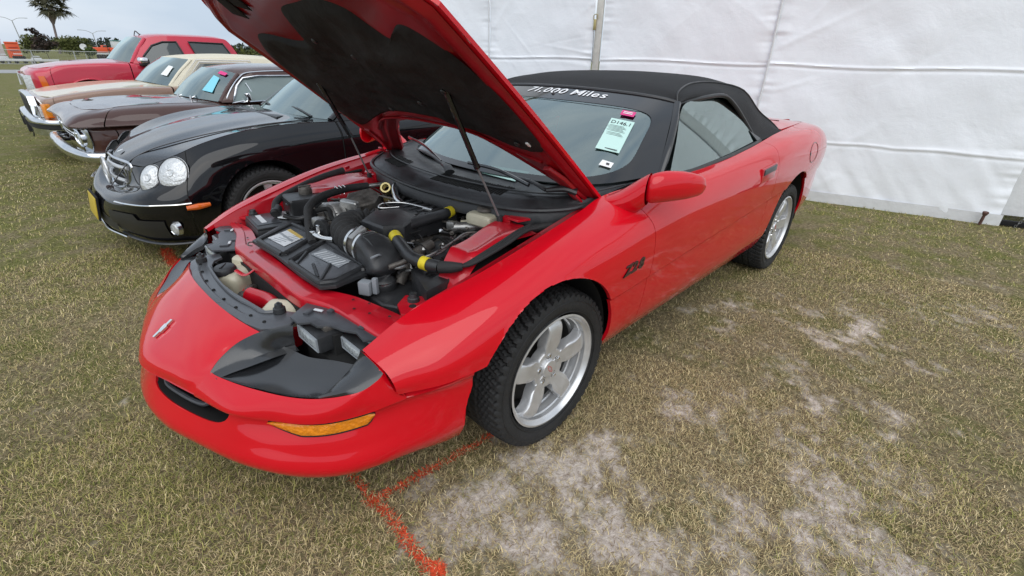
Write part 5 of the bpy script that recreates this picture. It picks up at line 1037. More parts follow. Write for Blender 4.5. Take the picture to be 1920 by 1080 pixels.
# heat-shield sleeve and valve at the back
ptube('heat_shield_sleeve', [(-.10, -.245, .82), (-.065, -.225, .80), (-.035, -.175, .782), (-.005, -.115, .775), (.0, -.07, .768)], .0165, 'bright_metal')
mb = MB(); mb.lathe([(.018, .02), (.026, .02), (.026, -.02), (.018, -.02)], (-.05, -.275, .79), (.6, .5, .5), 18); mb.lathe([(0, .0), (.02, 0), (.02, -.04)], (-.03, -.24, .75), (.2, .3, 1), 14); mb.build('valve_body', 'brass', car)
mb = MB(); mb.lathe([(.012, .01), (.022, .01), (.022, -.01), (.012, -.01)], (-.125, -.145, .785), (.8, .5, .3), 16); mb.lathe([(.012, .01), (.02, .01), (.02, -.01)], (-.14, -.10, .785), (.8, .5, .3), 16); mb.build('red_connector', RD, car)
for k in range(3): ptube('white_wire', [(-.17, -.05+.015*k, .79), (-.15, -.045+.015*k, .80), (-.13, -.04+.015*k, .79)], .003, 'label_white', car, 6, 3)
# loose wiring and small hoses
rg = np.random.default_rng(5)
for k in range(110):
    x, y = rg.uniform(-.24, .34), rg.uniform(-.50, .45)
    if k % 3 == 0: x, y = rg.uniform(-.25, .02), rg.uniform(-.48, -.05)
    z = .66+.12*rg.random()*(1-abs(y)) ; pts = [(x, y, z)]; an = rg.uniform(0, 6.28)
    for q in range(4): an += rg.normal(0, .8); pts.append((pts[-1][0]+.05*math.cos(an), pts[-1][1]+.06*math.sin(an), max(.60, min(.79, pts[-1][2]+rg.normal(0, .022)))))
    ptube('wiring', pts, float(rg.choice([.003, .0045, .007, .010])), str(rg.choice(['rubber', 'dark_void', 'black_plastic', 'dirty_metal'])), car, 7, 5)
for k in range(34):
    x, y = rg.uniform(-.22, .30), rg.uniform(-.46, .42); mb = MB(); mb.box((x, y, .68+.06*rg.random()), (rg.uniform(.02, .05), rg.uniform(.02, .06), rg.uniform(.02, .05)), (rg.normal(0, .3), rg.normal(0, .3), rg.uniform(0, 3)), .004); mb.build('connector', str(rg.choice(['dirty_metal', 'black_plastic', 'cast_alu', 'black_plastic'])), car)
ptube('apron_wire', [(.20, -.69, .74), (.05, -.705, .77), (-.05, -.70, .79), (-.15, -.69, .80)], .008, 'rubber')
for (x, y, z) in ((.02, -.715, .79), (-.08, -.715, .82), (-.02, -.71, .76)): mb = MB(); mb.box((x, y, z), (.03, .01, .015), (0, .2, .3), .003); mb.build('wire_clip', RD, car)

# bolts, nuts and clips catching the light
for k in range(70):
    x, y = rg.uniform(-.22, .34), rg.uniform(-.50, .50); z = .69+.07*rg.random(); mb = MB(); mb.lathe([(0, .006), (.006, .006), (.0065, 0), (.010, 0), (.010, -.003)], (x, y, z), (rg.normal(0, .4), rg.normal(0, .4), 1), 6); mb.build('bolt', str(rg.choice(['cast_alu', 'bright_metal', 'dirty_metal'])), car)
for k in range(26):
    x, y = rg.uniform(-.1, .34), rg.uniform(.26, .54); an = rg.uniform(0, 6.28); z = .66+.07*rg.random(); pts = [(x, y, z)]
    for q in range(4): an += rg.normal(0, 1.0); pts.append((pts[-1][0]+.035*math.cos(an), pts[-1][1]+.035*math.sin(an), max(.62, min(.76, pts[-1][2]+rg.normal(0, .018)))))
    ptube('wiring', pts, float(rg.choice([.0025, .004, .006])), str(rg.choice(['rubber', 'dark_void', 'cast_alu', 'dirty_metal', 'label_grey'])), car, 6, 4)
# ------------------------------------------------------------------ neighbouring cars
pmat('black_paint', (.003, .003, .004), .5, 0, 1.0, .05, mottle=(2, .2)); pmat('brown_paint', (.062, .026, .020), .5, 0, 1.0, .1, mottle=(2, .1))
pmat('tan_paint', (.27, .165, .12), .45, .0, .9, .15, mottle=(2, .06)); pmat('cream_sheen_paint', (.66, .56, .38), .45, 0, .8, .2, mottle=(2, .05)); pmat('cream_vinyl', (.66, .61, .48), .6, bump=(120, .2))  # hood cream is partly own colour, partly sky sheen put into the paint
pmat('truck_red', (.50, .022, .050), .45, 0, 1.0, .15, mottle=(2, .05)); pmat('window_dark', (.035, .045, .045), .06, 0, .8); pmat('window_pale', (.17, .22, .215), .05, 0, .9)
pmat('lamp_white', (.60, .62, .63), .12, .3, .9, bump=(50, .6)); pmat('white_trim', (.72, .70, .68), .3, .2, .3); pmat('grille_dark', (.02, .02, .02), .5); pmat('plate_yellow', (.55, .40, .04), .5)
pmat('worn_chrome', (.62, .64, .67), .16, 1, mottle=(12, .1))
def bandcol(x, ys, zs, dx=None): return [(x+(dx[i] if dx else 0), y, z) for i, (y, z) in enumerate(zip(ys, zs))]
def body_car(thing, band, hood, paint, hoodmat, arches, deck=None, splits=(), vsplit=None):
    """body from half nets in thing-local coordinates; every panel is mirrored"""
    BN = Net(band); nb = BN.nc-1; nr = BN.nr-1; par = thing
    ed = [0]+list(splits)+[nb]; names = ['front_clip', 'front_fender', 'door', 'rear_quarter', 'rear_quarter']
    full = Net([[np.array(p)*[1, -1, 1] for p in c] for c in band[:0:-1]]+[list(map(np.array, c)) for c in band])
    for k in range(len(ed)-1):
        a, b_ = ed[k]+(.015 if k else 0), ed[k+1]-(.015 if k < len(ed)-2 else 0)
        if k == 0: sheet('front_clip', full, (nb-b_, nb+b_), (0, nr), paint, par, cuts=arches, t=.014, out=(1, 0, 0), step=.022)
        else: sheet(names[k], BN, (a, b_), (0, nr), paint, par, cuts=arches, t=.014, mir=True, step=.022)
    HN_ = Net([[np.array(p)*[1, -1, 1] for p in c[:0:-1]]+[np.array(p) for p in c] for c in hood])
    sheet('hood', HN_, (0, HN_.nc-1), (0, HN_.nr-1), hoodmat, par, t=.012, out=(0, 0, 1), step=.03)
    if deck:
        D_ = Net([[np.array(p)*[1, -1, 1] for p in c[:0:-1]]+[np.array(p) for p in c] for c in deck]); sheet('boot_lid', D_, (0, D_.nc-1), (0, D_.nr-1), hoodmat, par, t=.012, out=(0, 0, 1), step=.05)
    for (cx, cz, r) in arches:
        for s in (1, -1):
            yy = max(p[1] for c in band for p in c); mb = MB(); a = np.linspace(-.1, math.pi+.1, 22); mb.grid(np.array([[(cx+(r+.004)*math.cos(t), s*y, cz+(r+.004)*math.sin(t)) for y in (yy-.03, yy-.1, .5)] for t in a])); mb.grid(np.array([[(cx+q*math.cos(t), s*.5, cz+q*math.sin(t)) for q in (0, r)] for t in a])); mb.build('wheel_liner', 'dark_void', par)
    return BN
def cabin(thing, wb, wt, roof, belt, rb, paint, pr=.03, side='window_pale', windows=(), rearw=True, glass='windscreen_glass'):
    """wb/wt: windshield base and top half points; roof: columns (x, zc, ye, ze); belt: side line; rb: rear window base"""
    W_ = mirnet([[np.array(a), np.array(a)*.5+np.array(c)*.5+[.012, 0, .02], np.array(c)] for a, c in zip(wb, wt)]); ws_ = sheet('windshield', W_, (0, 2*(len(wb)-1)), (0, 2), glass, thing, t=0, step=.06)[0]
    cols = [[(x, 0, zc), (x, ye*.45, zc-.004), (x, ye*.82, zc*.55+ze*.45), (x, ye, ze)] for (x, zc, ye, ze) in roof]; cols[0] = [tuple(wt[0]), tuple(wt[0]*np.array([.5, .5, .5])+np.array(wt[1])*.5) if False else tuple(wt[1]), tuple((np.array(wt[1])+np.array(wt[2]))/2), tuple(wt[2])]
    R_ = Net([[np.array(p)*[1, -1, 1] for p in c[:0:-1]]+[np.array(p) for p in c] for c in cols]); sheet('roof', R_, (0, R_.nc-1), (0, 6), paint, thing, t=.012, out=(0, 0, 1), step=.05)
    re = cols[-1]; rbn = rb
    G = np.array([[np.array(a), np.array(a)*.5+np.array(c)*.5+[-.02, 0, .03], np.array(c)] for a, c in zip([re[0], re[1], re[3]], rbn)])
    for s in (1, -1):
        edge = path([np.array(wt[2])]+[np.array(c[3]) for c in cols[1:]]+[np.array(rbn[2])], 4); bl_ = path([np.array(p) for p in belt], 8); m_ = len(edge); bl_ = np.array([bl_[int(round(i*(len(bl_)-1)/(m_-1)))] for i in range(m_)])
        f0 = np.array(wb[2]); 
        mb = MB(); mb.tube([f0*[1, s, 1], (f0*.5+np.array(wt[2])*.5+[.008, .008, .012])*[1, s, 1], np.array(wt[2])*[1, s, 1]], pr, 8, 5, flat=.6); mb.build('front_pillar', paint, thing)
        mb = MB(); mb.grid(np.stack([edge, edge*.5+bl_*.5+[0, .012, 0], bl_], 1)*np.array([1, s, 1])); mb.build('cabin_side', paint, thing)
        e0 = edge[0]; 
        for nm, poly, mat in windows:
            P = []
            for (x, z) in poly:     # put the outline onto the side surface
                i = int(np.argmin(abs(bl_[:, 0]-x))); ze_, ye_ = edge[np.argmin(abs(edge[:, 0]-x))][[2, 1]]; zb, yb = bl_[i][2], bl_[i][1]; f = np.clip((z-zb)/(ze_-zb+1e-6), -.1, 1.1); P.append(np.array([x, s*(yb*(1-f)+ye_*f+.012*4*f*(1-f)+.026), z]))
            P = np.array(P); mb = MB()
            if nm.startswith('w'):
                c_ = P.mean(0)+np.array([0, s*.03, 0]); mb.add(np.concatenate([P, [c_]]), [(i, (i+1) % len(P), len(P)) for i in range(len(P))]); o = mb.build('side_window', mat, thing, 0)
            else:
                mb.tube(P+[0, s*.012, 0], float(nm[1:])/1000, 8, 1, closed=True, flat=1); mb.build('window_frame', mat, thing)
    mb = MB(); mb.grid(np.concatenate([G[::-1]*np.array([1, -1, 1]), G[1:]], 0)); mb.build('rear_window', side, thing)
    ws_['k'] = 0; del ws_['k']; NETS[thing.name] = W_
    return ws_
NETS = {}
def net_card(net, uv, mat, name, thing, label, cat='paper card', off=.014):
    A = [net.fr(u, v, (.6, 0, .8))[0]+net.fr(u, v, (.6, 0, .8))[3]*off for u, v in uv]; G = np.array([[A[0]*(1-f)*(1-g_)+A[1]*f*(1-g_)+A[2]*f*g_+A[3]*(1-f)*g_ for g_ in (0, .5, 1)] for f in (0, .5, 1)]); mb = MB(); mb.grid(G); mb.grid(G-[.0, 0, .002], flip=True); o = mb.build(name, mat, None, 60); o.location = thing.location; return tag(o, label, cat)
def interior(thing, x0, x1, zt, hw, zs):
    mb = MB(); mb.box(((x0+x1)/2, 0, zt-.25), (abs(x1-x0), hw*2, .3)); mb.box((x0-.12, 0, zt-.03), (.35, hw*1.9, .08), bevel=.03); mb.build('dashboard', 'interior_dark', thing)
    for s in (1, -1): mb = MB(); mb.box((x0-1.0, s*hw*.5, zs), (.14, .46, .5), (0, R(-15), 0), .05); mb.build('seat', 'seat_grey', thing)
def at_local(poly, z=0): return poly
# ---- black coupe
blk = empty('black_coupe', (0, -2.74, 0), label='glossy black coupe with twin oval headlights beside the red convertible', cat='car')
BB = [[(.80, 0, .20), (.868, 0, .32), (.850, 0, .42), (.80, 0, .462), (.705, 0, .475), (.690, 0, .66)],
      [(.79, .28, .20), (.858, .28, .32), (.838, .28, .43), (.785, .28, .475), (.700, .30, .50), (.655, .28, .652)],
      [(.74, .52, .20), (.795, .54, .33), (.782, .54, .445), (.745, .53, .50), (.665, .51, .545), (.600, .47, .655)],
      [(.65, .70, .19), (.700, .74, .33), (.695, .745, .46), (.675, .72, .52), (.620, .66, .575), (.520, .585, .700)],
      [(.50, .80, .19), (.535, .855, .33), (.535, .868, .46), (.525, .850, .54), (.480, .80, .625), (.430, .69, .752)],
      [(.34, .83, .20), (.350, .875, .34), (.350, .888, .48), (.345, .880, .58), (.320, .845, .71), (.290, .735, .812)],
      [(.12, .84, .20), (.120, .875, .34), (.120, .890, .48), (.120, .885, .60), (.110, .865, .76), (.100, .755, .862)],
      [(-.10, .84, .20), (-.10, .875, .34), (-.10, .888, .48), (-.10, .885, .62), (-.10, .870, .79), (-.10, .765, .890)],
      [(-.35, .84, .20), (-.35, .868, .34), (-.35, .880, .48), (-.35, .880, .64), (-.35, .870, .80), (-.35, .775, .905)],
      [(-.66, .84, .20), (-.66, .868, .34), (-.66, .878, .48), (-.66, .880, .66), (-.66, .868, .81), (-.66, .790, .900)],
      [(-1.3, .84, .20), (-1.3, .868, .34), (-1.3, .878, .48), (-1.3, .880, .67), (-1.3, .865, .83), (-1.3, .795, .905)],
      [(-2.1, .84, .20), (-2.1, .868, .34), (-2.1, .878, .48), (-2.1, .880, .68), (-2.1, .865, .85), (-2.1, .790, .93)],
      [(-2.8, .84, .20), (-2.8, .868, .34), (-2.8, .880, .50), (-2.8, .880, .70), (-2.8, .855, .88), (-2.8, .770, .96)],
      [(-3.45, .74, .24), (-3.5, .78, .36), (-3.5, .79, .50), (-3.5, .78, .70), (-3.48, .75, .88), (-3.42, .66, .95)],
      [(-3.68, .4, .26), (-3.75, .42, .36), (-3.76, .42, .50), (-3.74, .42, .70), (-3.70, .40, .88), (-3.6, .36, .94)],
      [(-3.72, 0, .26), (-3.80, 0, .36), (-3.80, 0, .50), (-3.78, 0, .70), (-3.74, 0, .88), (-3.62, 0, .94)]]
def hrow(pts): return pts
BH = [[(.693, 0, .662), (.68, .15, .66), (.655, .28, .655), (.600, .47, .658)],
      [(.60, 0, .712), (.60, .17, .712), (.585, .34, .705), (.520, .585, .703)],
      [(.47, 0, .765), (.47, .20, .765), (.46, .42, .752), (.430, .69, .755)],
      [(.30, 0, .818), (.30, .22, .818), (.295, .46, .805), (.290, .735, .815)],
      [(.10, 0, .860), (.10, .23, .860), (.10, .48, .850), (.100, .755, .865)],
      [(-.10, 0, .890), (-.10, .23, .890), (-.10, .50, .880), (-.10, .765, .893)],
      [(-.35, 0, .915), (-.35, .23, .913), (-.35, .50, .903), (-.35, .775, .908)],
      [(-.50, 0, .925), (-.52, .25, .922), (-.58, .52, .912), (-.66, .790, .903)]]
BD = [[(-2.75, 0, .985), (-2.75, .25, .985), (-2.75, .5, .98), (-2.75, .77, .96)], [(-3.2, 0, .985), (-3.2, .25, .985), (-3.2, .5, .98), (-3.2, .72, .958)], [(-3.62, 0, .94), (-3.6, .2, .94), (-3.58, .38, .942), (-3.42, .66, .95)]]
BNb = body_car(blk, BB, BH, 'black_paint', 'black_paint', [(-.045, .335, .352), (-2.76, .335, .352)], BD, splits=(4.35, 9, 11.2))
cabin(blk, [(-.50, 0, .925), (-.54, .4, .918), (-.66, .70, .905)], [(-1.22, 0, 1.37), (-1.25, .36, 1.355), (-1.34, .53, 1.325)], [(-1.22, 1.37, .53, 1.32), (-1.5, 1.405, .56, 1.36), (-1.9, 1.41, .56, 1.36), (-2.3, 1.36, .55, 1.31)], [(-.66, .76, .90), (-1.4, .79, .905), (-2.2, .78, .94), (-2.75, .74, .96)], [(-2.85, 0, .985), (-2.83, .35, .985), (-2.75, .66, .97)], 'black_paint', windows=(('w', [(-.80, .92), (-1.38, 1.28), (-1.9, 1.32), (-2.3, 1.25), (-2.5, 1.02), (-2.45, .95)], 'window_dark'),))
interior(blk, -.75, -2.6, .90, .68, .95)
for x in (-.045, -2.76):
    for s in (1, -1): wheel(blk, (x, s*.765, .315), s, .318, .115, .222, .35, 0, 'five')
for s in (1, -1):
    for (cx, cy, cz, ra, rb_, nm) in ((.500, .765, .645, .098, .110, 'a'), (.610, .650, .608, .070, .096, 'b')):
        nrm = Vector((.66, s*.60, .45)).normalized(); up_ = Vector((-.45, -s*.30, .85)); up_ = (up_-nrm*up_.dot(nrm)).normalized(); sd_ = nrm.cross(up_)
        G = [[np.array((cx, s*cy, cz))+np.array(sd_)*ra*f*math.cos(a)+np.array(up_)*rb_*f*math.sin(a)+np.array(nrm)*(.030*(1-f**2.5)) for f in (1.06, 1, .9, .7, .45, .2, .001)] for a in np.linspace(0, 2*math.pi, 33)]
        mb = MB(); mb.grid(np.array(G)); hl = mb.build('headlight', 'lamp_white', blk, 60)
        mb = MB(); mb.tube([g_[1] for g_ in G[:-1]], .005, 6, 1, closed=True); mb.build('headlight_rim', 'black_gloss', hl)
        mb = MB(); mb.lathe([(0, .0), (.012, .004), (.024, .006), (.026, .004)], tuple(np.array((cx, s*cy, cz))+np.array(nrm)*.026), tuple(nrm), 18); mb.build('projector', 'lamp_white', hl)
    # bumper strip and marker
    st_ = path([(.805, .46, .452), (.765, .60, .458), (.700, .742, .465), (.62, .815, .468), (.540, .872, .470), (.46, .886, .470)], 6)*[1, s, 1]; mb = MB(); mb.tube(st_+[.006, s*.004, 0], .0085, 8, 1, flat=.7); mb.build('bumper_strip', 'chrome', blk)
    mk = path([(.50, .885, .440), (.43, .893, .442), (.36, .894, .446)], 5)*[1, s, 1]; mb = MB(); mb.tube(mk, [.016, .021, .013], 10, 1, flat=1); mb.build('side_marker', 'orange_lens', blk)
    p_, a_, b_, n_ = BNb.fr(3.72, .86, (1, .5, 0)); fc_ = tuple((p_+n_*.012)*[1, s, 1]); fn_ = tuple(np.array([.95, s*.35, -.02]))
    mb = MB(); mb.lathe([(0, .012), (.030, .010), (.040, 0), (.046, -.02)], fc_, fn_, 20); fg = mb.build('fog_lamp', 'lamp_white', blk); mb = MB(); mb.lathe([(.040, -.004), (.046, .006), (.052, -.02)], fc_, fn_, 20); mb.build('fog_lamp_rim', 'worn_chrome', fg)
    G = []
    for u in np.linspace(1.35, 3.5, 14):
        row = []
        for v in np.linspace(.35, 1.25+.25*(u < 2.6), 5): p_, a_, b_, n_ = BNb.fr(u, v, (1, .5, 0)); row.append((p_+n_*.012)*[1, s, 1])
        G.append(row)
    mb = MB(); mb.grid(np.array(G)); mb.build('lower_intake', 'grille_dark', blk)
    sp_ = path([(.80, .30, .195), (.765, .50, .192), (.68, .70, .188), (.56, .80, .186), (.40, .85, .19)], 5)*[1, s, 1]; mb = MB(); mb.tube(sp_, .014, 8, 1, flat=.6); mb.build('front_lip', 'grey_black_plastic', blk)
sp_ = path([(.80, -.46, .20), (.855, -.2, .20), (.862, 0, .20), (.855, .2, .20), (.80, .46, .20)], 5); mb = MB(); mb.tube(sp_, .013, 8, 1, flat=.7); mb.build('chin_trim', 'worn_chrome', blk)
G = np.array([[(.875-.06*(y/.5)**2, y, z) for z in (.24, .30, .36)] for y in np.linspace(-.42, .42, 14)]); mb = MB(); mb.grid(G); mb.build('lower_intake', 'grille_dark', blk)
# grille: chrome surround, three bars, round star badge
go_ = [(-.33, .655), (-.15, .675), (0, .68), (.15, .675), (.33, .655), (.315, .57), (.24, .50), (.12, .475), (0, .472), (-.12, .475), (-.24, .50), (-.315, .57)]
def gx_(y, z): return .722-.06*(abs(y)/.33)**2-.12*(z-.47)
mb = MB(); mb.add([(gx_(y, z)-.004, y, z) for y, z in go_]+[(gx_(0, .57)-.004, 0, .575)], [(i, (i+1) % 12, 12) for i in range(12)]); gr = mb.build('grille', 'grille_dark', blk, 0)
mb = MB(); mb.tube([(gx_(y, z)+.006, y, z) for y, z in go_], .010, 8, 4, closed=True); mb.build('grille_surround', 'worn_chrome', gr)
for z, w_ in ((.625, .30), (.535, .26)):
    mb = MB(); mb.tube([(gx_(y, z)+.010, y, z) for y in np.linspace(-w_, w_, 9)], .014, 8, 1, flat=1.0); mb.build('grille_bar', 'wheel_silver', gr)
mb = MB(); bc = np.array((gx_(0, .575)+.045, 0, .578)); mb.tube([bc+[0, .092*math.cos(a), .092*math.sin(a)] for a in np.linspace(0, 2*math.pi, 33)[:-1]], .009, 8, 1, closed=True)
sr = mb.build('star_badge', 'wheel_silver', gr)
for k in range(3): a = R(90+120*k); mb = MB(); mb.tube([bc, bc+[0, .090*math.cos(a), .090*math.sin(a)]], [.016, .005], 6, 1); mb.build('badge_arm', 'wheel_silver', sr)
mb = MB(); mb.lathe([(0, .004), (.018, .003), (.022, 0)], (.64, 0, .706), (.35, 0, 1), 18); mb.build('hood_emblem', 'lamp_white', blk)
mb = MB(); mb.box((.885, .0, .345), (.014, .34, .17), (0, R(-8), 0), .004); pf = mb.build('plate_frame', 'dark_void', blk); mb = MB(); mb.box((.895, 0, .345), (.006, .31, .15), (0, R(-8), 0), .002); mb.build('number_plate', 'plate_yellow', pf)
mb = MB(); mb.tube([(.785, .28, .52), (.60, .30, .70), (.30, .45, .812), (-.10, .60, .888), (-.5, .68, .918)], .004, 6, 8); mb.build('hood_crease', 'black_paint', blk)
mb = MB(); mb.prism([(-.36, -.55), (-.44, -.52), (-.44, .34), (-.36, .40)], Matrix.Translation((0, .0, .906)), .012, .004); mb.build('hood_vent', 'black_plastic', blk)
for k in range(6): mb = MB(); mb.box((-.34-.025*k, -.64, .917), (.008, .10, .006), (0, 0, .1)); mb.build('vent_slat', 'grille_dark', blk)
for a, c in (((-.58, .55, .925), (-.60, .02, .965)), ((-.55, -.10, .93), (-.60, -.50, .96))):
    mb = MB(); mb.tube([a, (np.array(a)+np.array(c))/2+[.01, 0, .02], c], .010, 8, 4, flat=.6); mb.build('wiper_arm', 'black_plastic', blk)
for u in (4.35, 9.0):
    mb = MB(); P = BNb.grid([u], np.linspace(1.5, 5, 14))[0]; mb.tube(P+[0, .0005, 0], .0028, 5, 1); mb.build('panel_seam', 'dark_void', blk)
# ---- brown compact with the round lamps
cor = empty('brown_compact', (0, -5.05, 0), label='dark brown vintage compact car with chrome trimmed windows and paired round lamps', cat='car')
def cc(x, w, zt, xr=0, zc=.705, yo=.868):   # rows: valance .. crease .. top edge
    return [(x-.02, w-.07, .30), (x, w-.015, .42), (x, w, .56), (x, w-.02, .66), (x+xr, w-.035, zc-.018), (x+xr*1.3, w+.018, zc), (x+xr*1.2, w-.01, zc+.035), (x+xr*.6, w-.09, zt-.03), (x, w-.22, zt)]
CB_ = [[(.66, 0, .34), (.70, 0, .44), (.69, 0, .56), (.68, 0, .64), (.72, 0, .70), (.765, 0, .735), (.75, 0, .765), (.70, 0, .80), (.62, 0, .83)],
       [(.66, .45, .34), (.70, .45, .44), (.69, .45, .56), (.68, .45, .64), (.73, .45, .70), (.775, .45, .735), (.76, .45, .765), (.70, .44, .80), (.60, .42, .83)],
       [(.62, .74, .32), (.66, .76, .43), (.655, .77, .56), (.65, .76, .66), (.73, .76, .695), (.785, .77, .722), (.76, .76, .755), (.68, .70, .805), (.54, .62, .838)],
       [(.58, .78, .30), (.60, .835, .42), (.60, .845, .56), (.60, .835, .66), (.66, .82, .688), (.70, .86, .706), (.68, .84, .742), (.58, .77, .81), (.42, .64, .845)],
       cc(.30, .855, .862, .05), cc(-.05, .86, .872, 0, .703), cc(-.40, .86, .868, 0, .71), cc(-.80, .86, .86, 0, .735), cc(-1.6, .86, .86, 0, .75), cc(-2.4, .86, .86, 0, .76), cc(-3.2, .84, .84, 0, .76), cc(-3.75, .70, .82, 0, .75),
       [(-3.85, .0, .34), (-3.88, .0, .42), (-3.88, 0, .56), (-3.88, 0, .66), (-3.88, 0, .72), (-3.88, 0, .75), (-3.87, 0, .78), (-3.84, 0, .80), (-3.78, 0, .82)]]
CH = [[(.62, 0, .832), (.61, .22, .832), (.60, .42, .832), (.54, .62, .84)], [(.45, 0, .85), (.45, .22, .85), (.44, .45, .848), (.42, .64, .847)], [(.28, 0, .862), (.28, .2, .862), (.28, .45, .862), (.30, .635, .864)], [(-.05, 0, .885), (-.05, .2, .884), (-.05, .45, .878), (-.05, .64, .874)], [(-.32, 0, .90), (-.34, .2, .898), (-.38, .45, .888), (-.40, .64, .870)], [(-.34, 0, .90), (-.38, .22, .898), (-.50, .5, .886), (-.80, .64, .862)]]
CDk = [[(-2.7, 0, .93), (-2.7, .2, .925), (-2.7, .45, .90), (-2.6, .64, .862)], [(-3.2, 0, .89), (-3.2, .2, .885), (-3.2, .45, .87), (-3.2, .62, .842)], [(-3.78, 0, .82), (-3.77, .2, .82), (-3.76, .4, .82), (-3.75, .48, .82)]]
body_car(cor, CB_, CH, 'brown_paint', 'brown_paint', [(-.08, .30, .33), (-2.75, .30, .33)], CDk, splits=(3.6, 6.6, 8.4))
wd = [(-.66, .865), (-.70, .93), (-.76, 1.03), (-.85, 1.105), (-1.0, 1.128), (-1.5, 1.13), (-1.9, 1.12), (-2.15, 1.02), (-2.22, .90), (-1.6, .875), (-1.0, .870)]
cws = cabin(cor, [(-.33, 0, .905), (-.38, .38, .90), (-.56, .685, .872)], [(-.70, 0, 1.195), (-.73, .36, 1.188), (-.83, .56, 1.145)], [(-.70, 1.2, .56, 1.14), (-1.0, 1.232, .60, 1.185), (-1.4, 1.245, .60, 1.195), (-1.9, 1.225, .59, 1.175), (-2.25, 1.16, .58, 1.10)], [(-.56, .72, .868), (-1.2, .73, .862), (-2.0, .73, .862), (-2.6, .70, .88)], [(-2.75, 0, .93), (-2.72, .35, .92), (-2.6, .62, .89)], 'brown_paint', pr=.026, windows=(('w', wd, 'window_pale'), ('f12', wd, 'worn_chrome')))
interior(cor, -.65, -2.4, .86, .62, .9)
for s in (1, -1):
    e = path([(-.60, .705, .868), (-.70, .665, 1.0), (-.82, .615, 1.11), (-.95, .603, 1.165), (-1.4, .612, 1.182), (-1.95, .605, 1.160), (-2.3, .60, 1.07)], 5)*[1, s, 1]; mb = MB(); mb.tube(e, .008, 8, 1); mb.build('drip_rail', 'worn_chrome', cor)
    e = path([(-.57, .700, .870), (-.70, .635, 1.01), (-.83, .565, 1.148)], 5)*[1, s, 1]; mb = MB(); mb.tube(e, .008, 8, 1); mb.build('windshield_trim', 'worn_chrome', cor)
    mb = MB(); mb.tube([(-.93, s*.735, .875), (-.86, s*.675, 1.06)], .007, 6, 1); mb.build('vent_window_bar', 'worn_chrome', cor)
    mb = MB(); mb.tube([(-1.45, s*.745, .875), (-1.45, s*.64, 1.125)], .018, 6, 1); mb.build('door_pillar', 'interior_dark', cor)
    for y in (.56, .73):
        mb = MB(); mb.lathe([(0, .020), (.04, .016), (.066, .0), (.070, -.01)], (.705, s*y, .600), (1, s*.1, -.05), 24); l_ = mb.build('headlight', 'lamp_white', cor); mb = MB(); mb.lathe([(.062, .0), (.070, .016), (.082, .008), (.086, -.03)], (.705, s*y, .600), (1, s*.1, -.05), 24); mb.build('headlight_ring', 'worn_chrome', l_)
    mb = MB(); mb.prism([(-.05, -.10), (.02, -.12), (.06, -.02), (.05, .10), (-.02, .12), (-.06, .02)], basis((.665, s*.80, .585), (.5, s*.9, 0), (.9, s*.5, 0)), .012, .004); mb.build('lamp_bezel', 'worn_chrome', cor)
    fl = [(.02+.075*math.cos(a), .775+.020*math.cos(a)*0+.045*math.sin(a), 0) for a in np.linspace(0, 2*math.pi, 19)[:-1]]
    mb = MB(); mb.tube([(-.20+.085*math.cos(a), s*(.790-.062*math.sin(a)), .803+.034*math.sin(a)*1.0) for a in np.linspace(-2.9, -.25, 12)], .0045, 6, 1); mb.build('filler_trim', 'white_trim', cor)
    mb = MB(); mb.tube([(-.20+.085*math.cos(a), s*(.790-.062*math.sin(a)), .803+.034*math.sin(a)) for a in np.linspace(-.25, 3.38, 14)], .0025, 6, 1); mb.build('filler_seam', 'dark_void', cor)
    mb = MB(); mb.box((-.82, s*.79, .925), (.05, .05, .085), (0, .2, .4*s), .018, 3); mb.tube([(-.80, s*.78, .87), (-.82, s*.785, .90)], .012, 8, 1); mb.tube([(-.66, s*.80, .868), (-.78, s*.79, .885)], .008, 6, 1); mb.build('door_mirror', 'chrome', cor)
bmp = path([(.40, -.90, .43), (.56, -.89, .43), (.70, -.82, .44), (.80, -.60, .475), (.83, -.3, .49), (.835, 0, .49), (.83, .3, .49), (.80, .60, .475), (.70, .82, .44), (.56, .89, .43), (.40, .90, .43)], 6); mb = MB(); mb.grid(_cr1(np.swapaxes(blade_grid(bmp, [(-.03, .052), (.012, .050), (.034, .030), (.040, 0), (.030, -.032), (.006, -.050), (-.03, -.052)]), 0, 1), np.linspace(0, 6, 19))); mb.build('bumper', 'worn_chrome', cor, 60)
mb = MB(); [mb.tube([(.715, -.50, z), (.73, 0, z), (.715, .50, z)], .007, 6, 4) for z in (.585, .615)]; mb.build('front_trim', 'worn_chrome', cor)
net_card(NETS['brown_compact'], [(3.15, 1.45), (3.50, 1.35), (3.62, .42), (3.22, .46)], 'card_cyan', 'window_card', cor, 'cyan paper card on the windshield of the dark brown vintage compact')
net_card(NETS['brown_compact'], [(3.20, 1.85), (3.62, 1.80), (3.60, 1.60), (3.20, 1.64)], 'sticker_pink', 'pink_sticker', cor, 'pink sticker at the top corner of the dark brown vintage compact windshield', 'sticker')
for a in ((-.36, .10), (-.40, .42)):
    mb = MB(); mb.tube([(a[0]+.05, a[1], .90), (a[0]-.01, a[1]-.02, .925), (a[0]-.05, a[1]-.26, .945)], .006, 6, 3); mb.tube([(a[0]+.05, a[1], .89), (a[0]+.045, a[1], .925)], .012, 8, 1); mb.build('wiper_arm', 'worn_chrome', cor)
for x in (-.08, -2.75):
    for s in (1, -1): wheel(cor, (x, s*.72, .30), s, .305, .085, .18, 0, 0, 'five')
